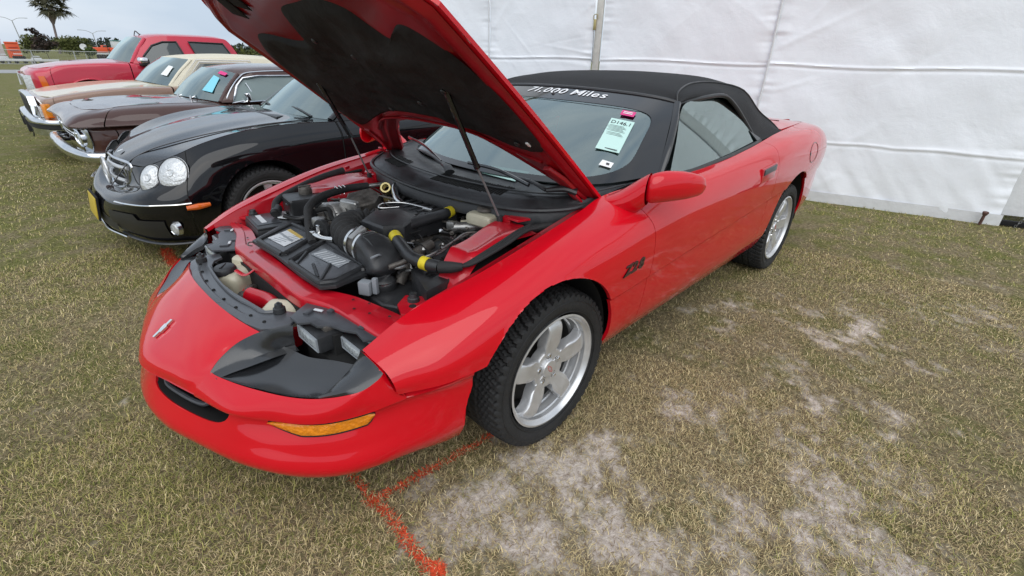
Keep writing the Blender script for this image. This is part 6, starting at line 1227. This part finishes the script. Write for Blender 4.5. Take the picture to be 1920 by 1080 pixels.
# ---- tan saloon
frd = empty('tan_coupe', (0, -7.5, 0), label='large tan coupe with cream vinyl roof and amber corner lamp', cat='car')
def fc(x, w, zt, k=1): return [(x, w-.06, .34), (x, w, .44), (x, w+.008, .60), (x, w+.004, .70*.5+zt*.42), (x, w-.012, zt-.035), (x, w-.05, zt-.008), (x, w-.12, zt)]
FB = [[(.78, 0, .36), (.78, 0, .44), (.78, 0, .58), (.78, 0, .68), (.80, 0, .765), (.79, 0, .79), (.76, 0, .805)], [(.77, .6, .36), (.77, .6, .44), (.77, .6, .58), (.77, .6, .68), (.79, .6, .765), (.78, .6, .79), (.75, .58, .805)], [(.745, .90, .35), (.75, .93, .44), (.75, .935, .58), (.75, .935, .68), (.76, .925, .755), (.745, .90, .785), (.71, .85, .80)],
      [(.70, .94, .34), (.70, .985, .44), (.70, .99, .58), (.70, .99, .68), (.70, .98, .765), (.69, .95, .79), (.66, .88, .805)], fc(.5, 1.0, .838), fc(.1, 1.0, .888), fc(-.3, 1.0, .908), fc(-.62, 1.0, .905), fc(-1.6, 1.0, .90), fc(-2.6, 1.0, .90), fc(-3.6, .98, .88), fc(-4.2, .90, .86), [(-4.3, 0, .36), (-4.3, 0, .44), (-4.3, 0, .58), (-4.3, 0, .68), (-4.28, 0, .78), (-4.26, 0, .83), (-4.2, 0, .86)]]
FH = [[(.76, 0, .806), (.755, .3, .806), (.75, .58, .806), (.66, .88, .807)], [(.5, 0, .845), (.5, .3, .843), (.5, .6, .84), (.5, .88, .84)], [(.1, 0, .90), (.1, .3, .897), (.1, .6, .892), (.1, .88, .89)], [(-.3, 0, .935), (-.3, .3, .93), (-.3, .6, .915), (-.3, .88, .91)], [(-.42, 0, .94), (-.46, .35, .935), (-.54, .68, .918), (-.62, .88, .907)]]
FD = [[(-2.9, 0, .93), (-2.9, .3, .93), (-2.9, .6, .92), (-2.9, .88, .898)], [(-3.6, 0, .90), (-3.6, .3, .90), (-3.6, .6, .89), (-3.6, .86, .88)], [(-4.2, 0, .862), (-4.2, .3, .862), (-4.2, .6, .862), (-4.2, .78, .86)]]
body_car(frd, FB, FH, 'tan_paint', 'cream_sheen_paint', [(-.22, .33, .36), (-3.1, .33, .36)], FD, splits=(3.3, 7.0, 9.0))
wf = [(-.80, .915), (-1.08, 1.195), (-1.70, 1.195), (-1.78, .915)]
cabin(frd, [(-.42, 0, .945), (-.46, .45, .94), (-.62, .83, .905)], [(-.86, 0, 1.262), (-.88, .45, 1.262), (-.99, .70, 1.245)], [(-.86, 1.265, .70, 1.245), (-1.1, 1.30, .72, 1.262), (-1.6, 1.325, .73, 1.275), (-2.1, 1.31, .73, 1.26), (-2.5, 1.26, .72, 1.21)], [(-.62, .88, .905), (-1.4, .89, .90), (-2.2, .89, .90), (-2.9, .86, .90)], [(-2.95, 0, .93), (-2.93, .45, .93), (-2.85, .78, .91)], 'cream_vinyl', pr=.028, windows=(('w', wf, 'window_dark'), ('f10', [(-.77, .912), (-1.07, 1.215), (-1.72, 1.215), (-1.81, .912)], 'white_trim'), ('f8', [(-.70, .912), (-1.04, 1.245), (-1.76, 1.243), (-1.90, .912)], 'white_trim'), ('w', [(-2.05, 1.19), (-2.30, 1.19), (-2.36, 1.10), (-2.08, 1.10)], 'window_dark'), ('f8', [(-2.02, 1.21), (-2.31, 1.21), (-2.39, 1.08), (-2.05, 1.08)], 'white_trim')))
interior(frd, -.75, -2.5, .90, .78, .92)
net_card(NETS['tan_coupe'], [(3.30, 1.25), (3.60, 1.20), (3.66, .55), (3.34, .58)], 'card_white', 'window_card', frd, 'white paper card low on the windshield of the large tan coupe')
for s in (1, -1):
    mb = MB(); mb.box((.742, s*.955, .655), (.075, .085, .165), (0, 0, s*.35), .010); o = mb.build('corner_lamp', 'amber', frd)
    mb = MB(); mb.box((.738, s*.958, .585), (.078, .088, .018), (0, 0, s*.35), .003); mb.build('lamp_divider', 'orange_lens', o)
    mb = MB(); mb.box((.80, s*.78, .64), (.05, .24, .12), (0, 0, 0), .012); h_ = mb.build('headlight', 'lamp_white', frd); mb = MB(); mb.tube([(.826, s*.66, .575), (.826, s*.90, .575), (.826, s*.90, .705), (.826, s*.66, .705)], .010, 6, 1, closed=True); mb.build('headlight_surround', 'worn_chrome', h_)
    mb = MB(); mb.tube([(.60, s*.995, .545), (.2, s*1.01, .545), (-.6, s*1.01, .545)], .006, 6, 1); mb.build('side_moulding', 'worn_chrome', frd)
mb = MB(); mb.prism([(.55, .56), (.60, .70), (.56, .80), (-.56, .80), (-.60, .70), (-.55, .56)], basis((.80, 0, 0), (0, 1, 0), (1, 0, 0)), .07, .012); gg = mb.build('grille', 'worn_chrome', frd)
for k in range(9): mb = MB(); mb.box((.875, -.48+.12*k, .675), (.01, .05, .20), None, .003); mb.build('grille_slot', 'grille_dark', gg)
fbp = [(.56, -1.03, .48), (.70, -1.03, .48), (.80, -.97, .49), (.885, -.75, .50), (.905, 0, .50), (.885, .75, .50), (.80, .97, .49), (.70, 1.03, .48), (.56, 1.03, .48)]
mb = MB(); mb.grid(blade_grid(path(fbp, 5), [(-.05, .085), (.0, .082), (.040, .070), (.050, .045), (.048, .020), (.034, .012)])); fbm = mb.build('bumper', 'worn_chrome', frd, 50)
mb = MB(); mb.grid(blade_grid(path(fbp, 5), [(.034, .012), (.040, .005), (.040, -.035), (.030, -.042)])); mb.build('bumper_strip', 'rubber', fbm)
mb = MB(); mb.grid(blade_grid(path(fbp, 5), [(.030, -.042), (.028, -.12), (-.05, -.125)])); mb.build('bumper_apron', 'worn_chrome', fbm)
for s in (1, -1): mb = MB(); mb.box((.935, s*.42, .47), (.05, .07, .20), None, .015); mb.build('bumper_guard', 'rubber', frd)
mb = MB(); mb.tube([(.90, .33, .42), (.93, .34, .30)], .008, 6, 1); mb.build('tow_hook', 'rubber', frd)
for x in (-.22, -3.1):
    for s in (1, -1): wheel(frd, (x, s*.84, .33), s, .34, .10, .20, 0, 0, 'five')
# ---- red pickup
trk = empty('pickup_truck', (0, -10.5, 0), label='tall red pickup truck with chrome door mirror at the far end of the row', cat='pickup truck')
def tc_(x, w, zt, z2): return [(x, w-.04, .42), (x, w, .60), (x, w+.01, .78), (x, w, z2), (x, w-.03, zt-.03), (x, w-.12, zt)]
TB = [[(.66, 0, .50), (.68, 0, .62), (.68, 0, .74), (.67, 0, .90), (.65, 0, .98), (.58, 0, 1.03)], [(.66, .5, .50), (.68, .5, .62), (.68, .5, .74), (.67, .5, .90), (.65, .5, .98), (.58, .5, 1.03)], [(.58, .86, .48), (.60, .88, .62), (.60, .89, .74), (.60, .89, .90), (.58, .86, .98), (.50, .78, 1.03)],
      [(.44, .96, .46), (.46, .98, .62), (.46, .99, .74), (.46, .98, .90), (.44, .94, .99), (.36, .84, 1.05)], tc_(.22, 1.0, 1.085, .92), tc_(-.1, 1.0, 1.115, .95), tc_(-.42, 1.0, 1.13, .98), tc_(-.78, .99, 1.125, .98), tc_(-1.7, .99, 1.10, .98), tc_(-2.6, .99, 1.10, .98), tc_(-2.75, .99, 1.13, .98), tc_(-4.4, .99, 1.13, .98), tc_(-4.75, .97, 1.13, .98), [(-4.8, 0, .50), (-4.8, 0, .62), (-4.8, 0, .78), (-4.8, 0, .98), (-4.8, 0, 1.09), (-4.78, 0, 1.13)]]
TH = [[(.58, 0, 1.035), (.58, .25, 1.035), (.57, .52, 1.033), (.50, .78, 1.032)], [(.3, 0, 1.09), (.3, .25, 1.09), (.3, .55, 1.08), (.36, .84, 1.055)], [(0, 0, 1.135), (0, .25, 1.135), (0, .55, 1.125), (0, .88, 1.10)], [(-.4, 0, 1.165), (-.4, .25, 1.163), (-.4, .55, 1.15), (-.4, .88, 1.13)], [(-.56, 0, 1.175), (-.60, .3, 1.172), (-.66, .6, 1.155), (-.78, .87, 1.13)]]
body_car(trk, TB, TH, 'truck_red', 'truck_red', [(-.10, .42, .44), (-3.7, .42, .44)], None, splits=(3.4, 6.9, 8.6))
w1 = [(-.86, 1.10), (-.98, 1.25), (-1.16, 1.42), (-1.34, 1.485), (-1.56, 1.495), (-1.66, 1.10)]; w2 = [(-1.74, 1.505), (-2.36, 1.495), (-2.50, 1.28), (-1.84, 1.10+.16)]; w2 = [(-1.76, 1.50), (-2.36, 1.49), (-2.53, 1.12), (-1.86, 1.10)]
cabin(trk, [(-.58, 0, 1.18), (-.62, .45, 1.165), (-.78, .84, 1.13)], [(-1.0, 0, 1.56), (-1.02, .42, 1.555), (-1.10, .66, 1.53)], [(-1.0, 1.57, .66, 1.53), (-1.3, 1.625, .70, 1.575), (-1.8, 1.64, .71, 1.59), (-2.3, 1.63, .70, 1.58), (-2.5, 1.58, .69, 1.52)], [(-.78, .94, 1.12), (-1.6, .95, 1.09), (-2.2, .95, 1.09), (-2.68, .93, 1.09)], [(-2.72, 0, 1.13), (-2.72, .45, 1.13), (-2.68, .80, 1.13)], 'truck_red', pr=.04, windows=(('w', w1, 'window_dark'), ('f14', w1, 'black_plastic'), ('w', w2, 'window_dark'), ('f14', w2, 'black_plastic')))
interior(trk, -.85, -2.5, 1.12, .78, 1.15)
for s in (1, -1):
    mb = MB(); mb.prism([(-.13, -.12), (.12, -.12), (.16, .10), (-.14, .11)], basis((.595, s*.82, .82), (-.75, s*.66, 0), (.66, s*.75, .05)), .03, .010); h_ = mb.build('headlight', 'lamp_white', trk)
    mb = MB(); mb.prism([(-.05, -.11), (.045, -.11), (.015, .10), (-.065, .10)], basis((.475, s*.975, .82), (-.80, s*.6, 0), (.3, s*.95, 0)), .02, .006); mb.build('corner_lamp', 'orange_lens', h_)
    mb = MB(); mb.tube([(-.10+.455*math.cos(a), s*1.012, .42+.455*math.sin(a)) for a in np.linspace(.1, math.pi-.1, 24)], .03, 8, 1, flat=.5); mb.build('arch_flare', 'truck_red', trk)
    mb = MB(); mb.box((-.92, s*1.10, 1.145), (.13, .20, .13), (0, 0, s*.1), .045, 3); m_ = mb.build('door_mirror', 'rubber', trk); mb = MB(); mb.box((-.905, s*1.105, 1.175), (.135, .205, .105), (0, 0, s*.1), .05, 3); mb.build('mirror_cap', 'chrome', m_); mb = MB(); mb.box((-.93, s*.98, 1.10), (.07, .16, .05), None, .015); mb.build('mirror_arm', 'rubber', m_)
    mb = MB(); mb.box((-1.52, s*1.005, .97), (.20, .02, .035), None, .008); mb.build('door_handle', 'truck_red', trk)
mb = MB(); mb.tube([(-1.08, .0, 1.57), (-1.12, 0, 1.66), (-1.17, 0, 1.61), (-1.24, 0, 1.605)], [.012, .02, .02, .006], 8, 3, flat=.5); mb.build('roof_antenna', 'black_plastic', trk)
mb = MB(); mb.box((.68, 0, .80), (.05, 1.3, .22), None, .02); mb.build('grille', 'worn_chrome', trk); mb = MB(); mb.box((.72, 0, .52), (.12, 1.9, .20), None, .04); mb.build('bumper', 'worn_chrome', trk)
for x in (-.10, -3.7):
    for s in (1, -1): wheel(trk, (x, s*.86, .39), s, .39, .12, .24, 0, 0, 'five')
# ------------------------------------------------------------------ far side of the field
pmat('road_grey', (.30, .30, .30), .85, mottle=(.6, .1)); pmat('bark', (.13, .10, .085), .85, mottle=(6, .3)); pmat('palm_bark', (.20, .16, .16), .85, mottle=(2, .2)); pmat('galvanised', (.42, .43, .43), .5, .5)
pmat('orange_block', (.72, .10, .03), .5, mottle=(1, .1)); pmat('pale_wall', (.60, .55, .55), .6); pmat('teal_roof', (.10, .30, .27), .6); pmat('far_white', (.62, .63, .64), .5); pmat('far_red', (.42, .06, .05), .5)
def leafmat(name, a, b_):
    m = bpy.data.materials.new(name); m.use_nodes = True; nt = m.node_tree; p = nt.nodes['Principled BSDF']; p.inputs['Roughness'].default_value = .7; p.inputs['Specular IOR Level'].default_value = .2
    oi = nt.nodes.new('ShaderNodeNewGeometry'); r_ = nt.nodes.new('ShaderNodeValToRGB'); r_.color_ramp.elements[0].color = (*a, 1); r_.color_ramp.elements[1].color = (*b_, 1)
    nt.links.new(oi.outputs['Random Per Island'], r_.inputs[0]); nt.links.new(r_.outputs[0], p.inputs['Base Color']); MATS[name] = m
leafmat('leaf_olive', (.045, .060, .018), (.14, .15, .045)); leafmat('leaf_green', (.03, .055, .015), (.085, .12, .03)); leafmat('leaf_dark', (.022, .022, .018), (.075, .05, .04)); leafmat('leaf_far', (.035, .05, .038), (.07, .085, .06)); leafmat('palm_leaf', (.05, .055, .03), (.13, .12, .07))
def leafcloud(mb, blobs, n, size, rg):
    """small leaf faces spread through uneven clumps"""
    V = []; F = []; w = np.array([b_[3]*b_[4]*b_[5] for b_ in blobs])**.67; w /= w.sum(); ch = rg.choice(len(blobs), n, p=w)
    for k in ch:
        x, y, z, rx, ry, rz = blobs[k]; d = rg.normal(0, 1, 3); d /= np.linalg.norm(d); r_ = rg.random()**.4; c = np.array([x+d[0]*rx*r_, y+d[1]*ry*r_, z+d[2]*rz*r_])
        a = rg.normal(0, 1, 3); a /= np.linalg.norm(a); b_ = np.cross(a, rg.normal(0, 1, 3)); b_ /= np.linalg.norm(b_); s = size*(.6+.8*rg.random()); i = len(V)
        V += [c-a*s, c+b_*s*.5, c+a*s, c-b_*s*.5]; F.append((i, i+1, i+2, i+3))
    mb.add(V, F)
def tree(name, label, x, y, h, w, mat, n, size, seed, group=None, trunk=.12, cz=.62, blobs_n=9):
    rg = np.random.default_rng(seed); t = empty(name, (x, y, 0), label=label, cat='tree', group=group); bl = []
    for k in range(blobs_n): q = rg.random(); a = rg.random()*6.28; rr = w*.5*(.25+.5*rg.random()); bl.append((math.cos(a)*w*.33*rg.random(), math.sin(a)*w*.33*rg.random(), h*(1-cz)+h*cz*(.15+.75*q), rr, rr, rr*.75*h/w*.8))
    mb = MB(); mb.tube([(0, 0, -.05), (.03*h, .0, h*.35), (.0, .05*h, h*.75)], [trunk*h*.12, trunk*h*.08, trunk*h*.03], 7, 3)
    for k in range(4): a = 1.6*k+rg.random(); mb.tube([(0.01*h, 0, h*(.25+.1*k)), (math.cos(a)*w*.3, math.sin(a)*w*.3, h*(.5+.1*k))], [trunk*h*.05, trunk*h*.015], 5, 1)
    mb.build('trunk', 'bark', t); mb = MB(); leafcloud(mb, bl, n, size, rg); mb.build('crown', mat, t, 0); return t
ro = MB(); ro.box((-15, -36.9, .010), (140, 4.4, .02), (0, 0, R(-1.2))); ro.build('service_road', 'road_grey', None, kind='structure')
tree('dark_tree', 'small reddish dark tree with an uneven top beside the palm trunk', -4.05, -66, 1.95, 2.5, 'leaf_dark', 1500, .11, 1, cz=.95)
rg = np.random.default_rng(3); t = bpy.data.objects['dark_tree']; mb = MB(); leafcloud(mb, [(-.0, 0, 2.0, .55, .4, .3), (.35, 0, 2.35, .3, .3, .2), (.75, 0, 2.55, .35, .3, .16), (.45, 0, 2.6, .2, .2, .14)], 260, .12, rg); mb.build('crown_top', 'leaf_dark', t, 0)
tree('bush', 'loose olive green bush at the far left by the orange block', -3.9, -80, 2.3, 2.6, 'leaf_olive', 1200, .12, 2, cz=.95)
tree('bush', 'wide rounded olive bush right of the palm trunk beyond the fence', -8.6, -90, 2.35, 4.6, 'leaf_olive', 2600, .13, 4, cz=.98, blobs_n=14)
tree('dark_shrub', 'narrow dark green shrub beside the round white disc beyond the fence', -6.3, -57, 1.55, 1.1, 'leaf_green', 700, .08, 6, cz=.95)
# palm
pm = empty('palm_tree', (-9.40, -115, 0), label='tall fan palm leaning slightly at the top left of the field', cat='palm tree')
mb = MB(); mb.tube([(.0, 0, 0), (-.25, 0, 2.2), (-.45, 0, 4.6)], [.20, .17, .16], 10, 5); mb.tube([(-.45, 0, 4.4), (-.58, 0, 5.4), (-.9, 0, 6.6)], [.2, .55, .45], 10, 5); mb.build('trunk', 'palm_bark', pm)
rg = np.random.default_rng(8); cpt = np.array([-1.0, 0, 6.9])
for k in range(60):
    a = rg.random()*6.28; el = rg.uniform(-.55, 1.25); ln = rg.uniform(1.2, 2.1); d = np.array([math.cos(a)*math.cos(el), math.sin(a)*math.cos(el), math.sin(el)]); mb = MB(); tip = cpt+d*ln
    mb.tube([cpt, tip], .03, 4, 1); sd = np.cross(d, [0, 0, 1.]); sd /= np.linalg.norm(sd)+1e-6; upv = np.cross(sd, d)
    for q in range(20):
        an = (q/19-.5)*3.8; dd = d*math.cos(an)+sd*math.sin(an); l2 = rg.uniform(.8, 1.5); base = tip; e = base+dd*l2+np.array([0, 0, -.35*l2*l2]); wv = np.cross(dd, upv); wv = wv/(np.linalg.norm(wv)+1e-6)*.05
        wv = (sd*math.cos(an)-d*math.sin(an))*.085; m_ = base*.5+e*.5+[0, 0, .06]; i = [base-wv*.5, base+wv*.5, m_+wv, m_-wv, e]; mb.add(i, [(0, 1, 2, 3), (3, 2, 4)])
    mb.build('frond', 'palm_leaf', pm, 0)
# distant woods
mb = MB(); rg = np.random.default_rng(9); bl = []
for x in np.arange(-150, -12, 2.4): bl.append((x, -220+rg.normal(0, 4), 1.0+rg.random()*.6, 2.6, 2.5, 1.4+rg.random()*1.0))
for x in (-30, -31.5, -34, -72, -78): bl.append((x, -215, 3.0, 1.2, 1, .9))
leafcloud(mb, bl, 9000, .55, rg); mb.build('far_woods', 'leaf_far', None, 0, kind='stuff', label='dark green line of distant woods on the horizon', cat='woods')
mb = MB(); rg = np.random.default_rng(19); bl = [(x, -84+rg.normal(0, 2), .7, 2.2, 1.6, .9+rg.random()*.5) for x in np.arange(-46, -15, 1.7)]; leafcloud(mb, bl, 4200, .22, rg); mb.build('scrub_belt', 'leaf_olive', None, 0, kind='stuff', label='olive scrub growing beyond the fence behind the red pickup', cat='scrub')
# street lamps
for (x, y, h, label) in ((-9.85, -200, 7.0, 'twin arm street lamp left of the palm tree'), (-26.3, -200, 4.7, 'twin arm street lamp above the red pickup bonnet')):
    lp = empty('street_lamp', (x, y, 0), label=label, cat='street lamp', group='twin arm street lamps beyond the field'); mb = MB(); mb.tube([(-.0, 0, 0), (0.4 if x > -20 else .2, 0, h)], [.14, .10], 8, 1); mb.build('pole', 'galvanised', lp); tx0 = .4 if x > -20 else .2
    for s in (1, -1):
        mb = MB(); mb.tube([(tx0, 0, h-.1), (tx0+s*1.2, 0, h+.55), (tx0+s*2.6, 0, h+.72)], .075, 6, 4); ar = mb.build('arm', 'galvanised', lp); mb = MB(); mb.box((tx0+s*2.9, 0, h+.70), (.9, .3, .14), None, .04); mb.build('lamp_head', 'galvanised', ar)
# chain-link fence
fn = empty('chain_link_fence', (-10, -48, 0), label='low chain link fence with pale rails across the far edge of the grass', cat='fence')
for k, x in enumerate(np.arange(-34, 12.1, 2.3)):
    mb = MB(); mb.tube([(x+10, 0, 0), (x+10, 0, 1.0)], .035, 6, 1); mb.build('fence_post', 'galvanised', fn)
for z in (.97, .10): mb = MB(); mb.tube([(-24, 0, z), (22, 0, z)], .022 if z > .5 else .015, 6, 1); mb.build('rail', 'galvanised', fn)
mb = MB()
for k in range(0, 460): 
    x = -24+k*.1; mb.add([(x, 0, .08), (x+.006, 0, .08), (x+.5, 0, .97), (x+.494, 0, .97)], [(0, 1, 2, 3)]); mb.add([(x+.5, .002, .08), (x+.506, .002, .08), (x, .002, .97), (x-.006, .002, .97)], [(0, 1, 2, 3)])
mb.build('wire_mesh', 'galvanised', fn, 0, kind='stuff')
# low guard rail with parked gear, orange vehicles and sheds beyond
gr_ = empty('guard_rail', (-1.5, -52, 0), label='low pale guard rail in front of the parked gear at far left', cat='rail')
mb = MB(); mb.box((.5, 0, .26), (5.0, .06, .16), None, .02); mb.build('beam', 'far_white', gr_)
for x in (-1.7, -.4, .9, 2.2): mb = MB(); mb.box((x, -.06, .14), (.10, .08, .30)); mb.build('rail_post', 'galvanised', gr_)
for k, (x, c_, w_, h_, lb) in enumerate(((-.5, 'far_white', .5, .50, 'small white utility cart parked behind the guard rail at far left'), (-1.35, 'dark_void', .7, .55, 'dark utility cart beside the small white cart behind the guard rail'), (-2.3, 'far_white', .6, .38, 'low white trailer parked below the dark tree'))):
    t = empty('utility_cart', (x, -53.5, 0), label=lb, cat='cart', group='carts parked behind the guard rail'); mb = MB(); mb.box((0, 0, .18+h_*.3), (w_, .8, h_*.6), None, .05); mb.build('body', c_, t); mb = MB(); mb.box((0, 0, .18+h_*.85), (w_*.7, .7, .05), None, .01); mb.build('canopy', 'far_white', t)
    for s in (1, -1): mb = MB(); mb.lathe([(0, .05), (.14, .05), (.14, -.05), (0, -.05)], (s*w_*.35, .42, .14), (0, 1, 0), 12); mb.build('wheel', 'rubber', t)
def shed(name, label, x, y, w, d, h, wall, roof, cat='building', bands=()):
    t = empty(name, (x, y, 0), label=label, cat=cat); mb = MB(); mb.box((0, 0, h/2), (w, d, h), None, .03); mb.build('wall', wall, t); mb = MB(); mb.box((0, 0, h+.08), (w*1.04, d*1.05, .16), None, .03); mb.build('roof', roof, t)
    for (bx, bz, bw, bh, bm_) in bands: mb = MB(); mb.box((bx, d/2+.03, bz), (bw, .05, bh), None, .01); mb.build('window', bm_, t)
    return t
shed('orange_container', 'bright orange container standing behind the bushes at far left', -2.15, -76, 1.0, 2, 1.35, 'orange_block', 'orange_block', 'container', ((.0, .7, .7, .10, 'far_red'), (0, 1.0, .7, .06, 'far_red')))
shed('pale_building', 'low pale building with reddish wall cut off by the left edge', -.2, -80, 2.6, 3, 1.65, 'pale_wall', 'pale_wall', 'building', ((0, 1.05, 2.0, .22, 'dirty_metal'), (.2, .45, 2.1, .40, 'far_red')))
for k, (x, w_) in enumerate(((-9.45, 1.15), (-11.0, 1.5))):
    t = empty('orange_truck', (x, -75, 0), label=('orange equipment truck nearest the white disc beyond the fence', 'longer orange equipment truck just left of the pickup windshield')[k], cat='truck', group='orange equipment trucks')
    mb = MB(); mb.box((0, 0, .95), (w_, 1.4, .55), None, .06); mb.build('body', 'orange_block', t); mb = MB(); mb.box((-w_*.32, 0, 1.32), (w_*.34, 1.2, .25), None, .05); cbn = mb.build('cab', 'orange_block', t); mb = MB(); mb.box((-w_*.32, .62, 1.33), (w_*.26, .03, .14)); mb.build('window', 'window_dark', cbn)
    mb = MB(); mb.box((0, 0, .58), (w_*1.05, 1.3, .16)); mb.build('chassis', 'far_white', t)
    for q in (-.36, 0, .34): mb = MB(); mb.lathe([(0, .1), (.25, .1), (.25, -.1), (0, -.1)], (q*w_, .65, .25), (0, 1, 0), 14); mb.build('wheel', 'rubber', t)
shed('teal_roofed_shelter', 'distant shelter with a flat teal roof among the woods', -28.2, -180, 2.6, 4, 2.6, 'far_white', 'teal_roof', 'building')
bpy.data.objects['teal_roofed_shelter'].location.z = 0
t = empty('satellite_dish', (-5.95, -58, 0), label='round white dish on a thin post beyond the fence', cat='dish'); mb = MB(); mb.lathe([(0, .0), (.12, .015), (.24, .06), (.25, .06)], (0, 0, 1.25), (.2, 1, .25), 24); mb.build('dish', 'far_white', t); mb = MB(); mb.tube([(0, -.02, 0), (0, -.02, 1.2)], .03, 6, 1); mb.build('post', 'galvanised', t)
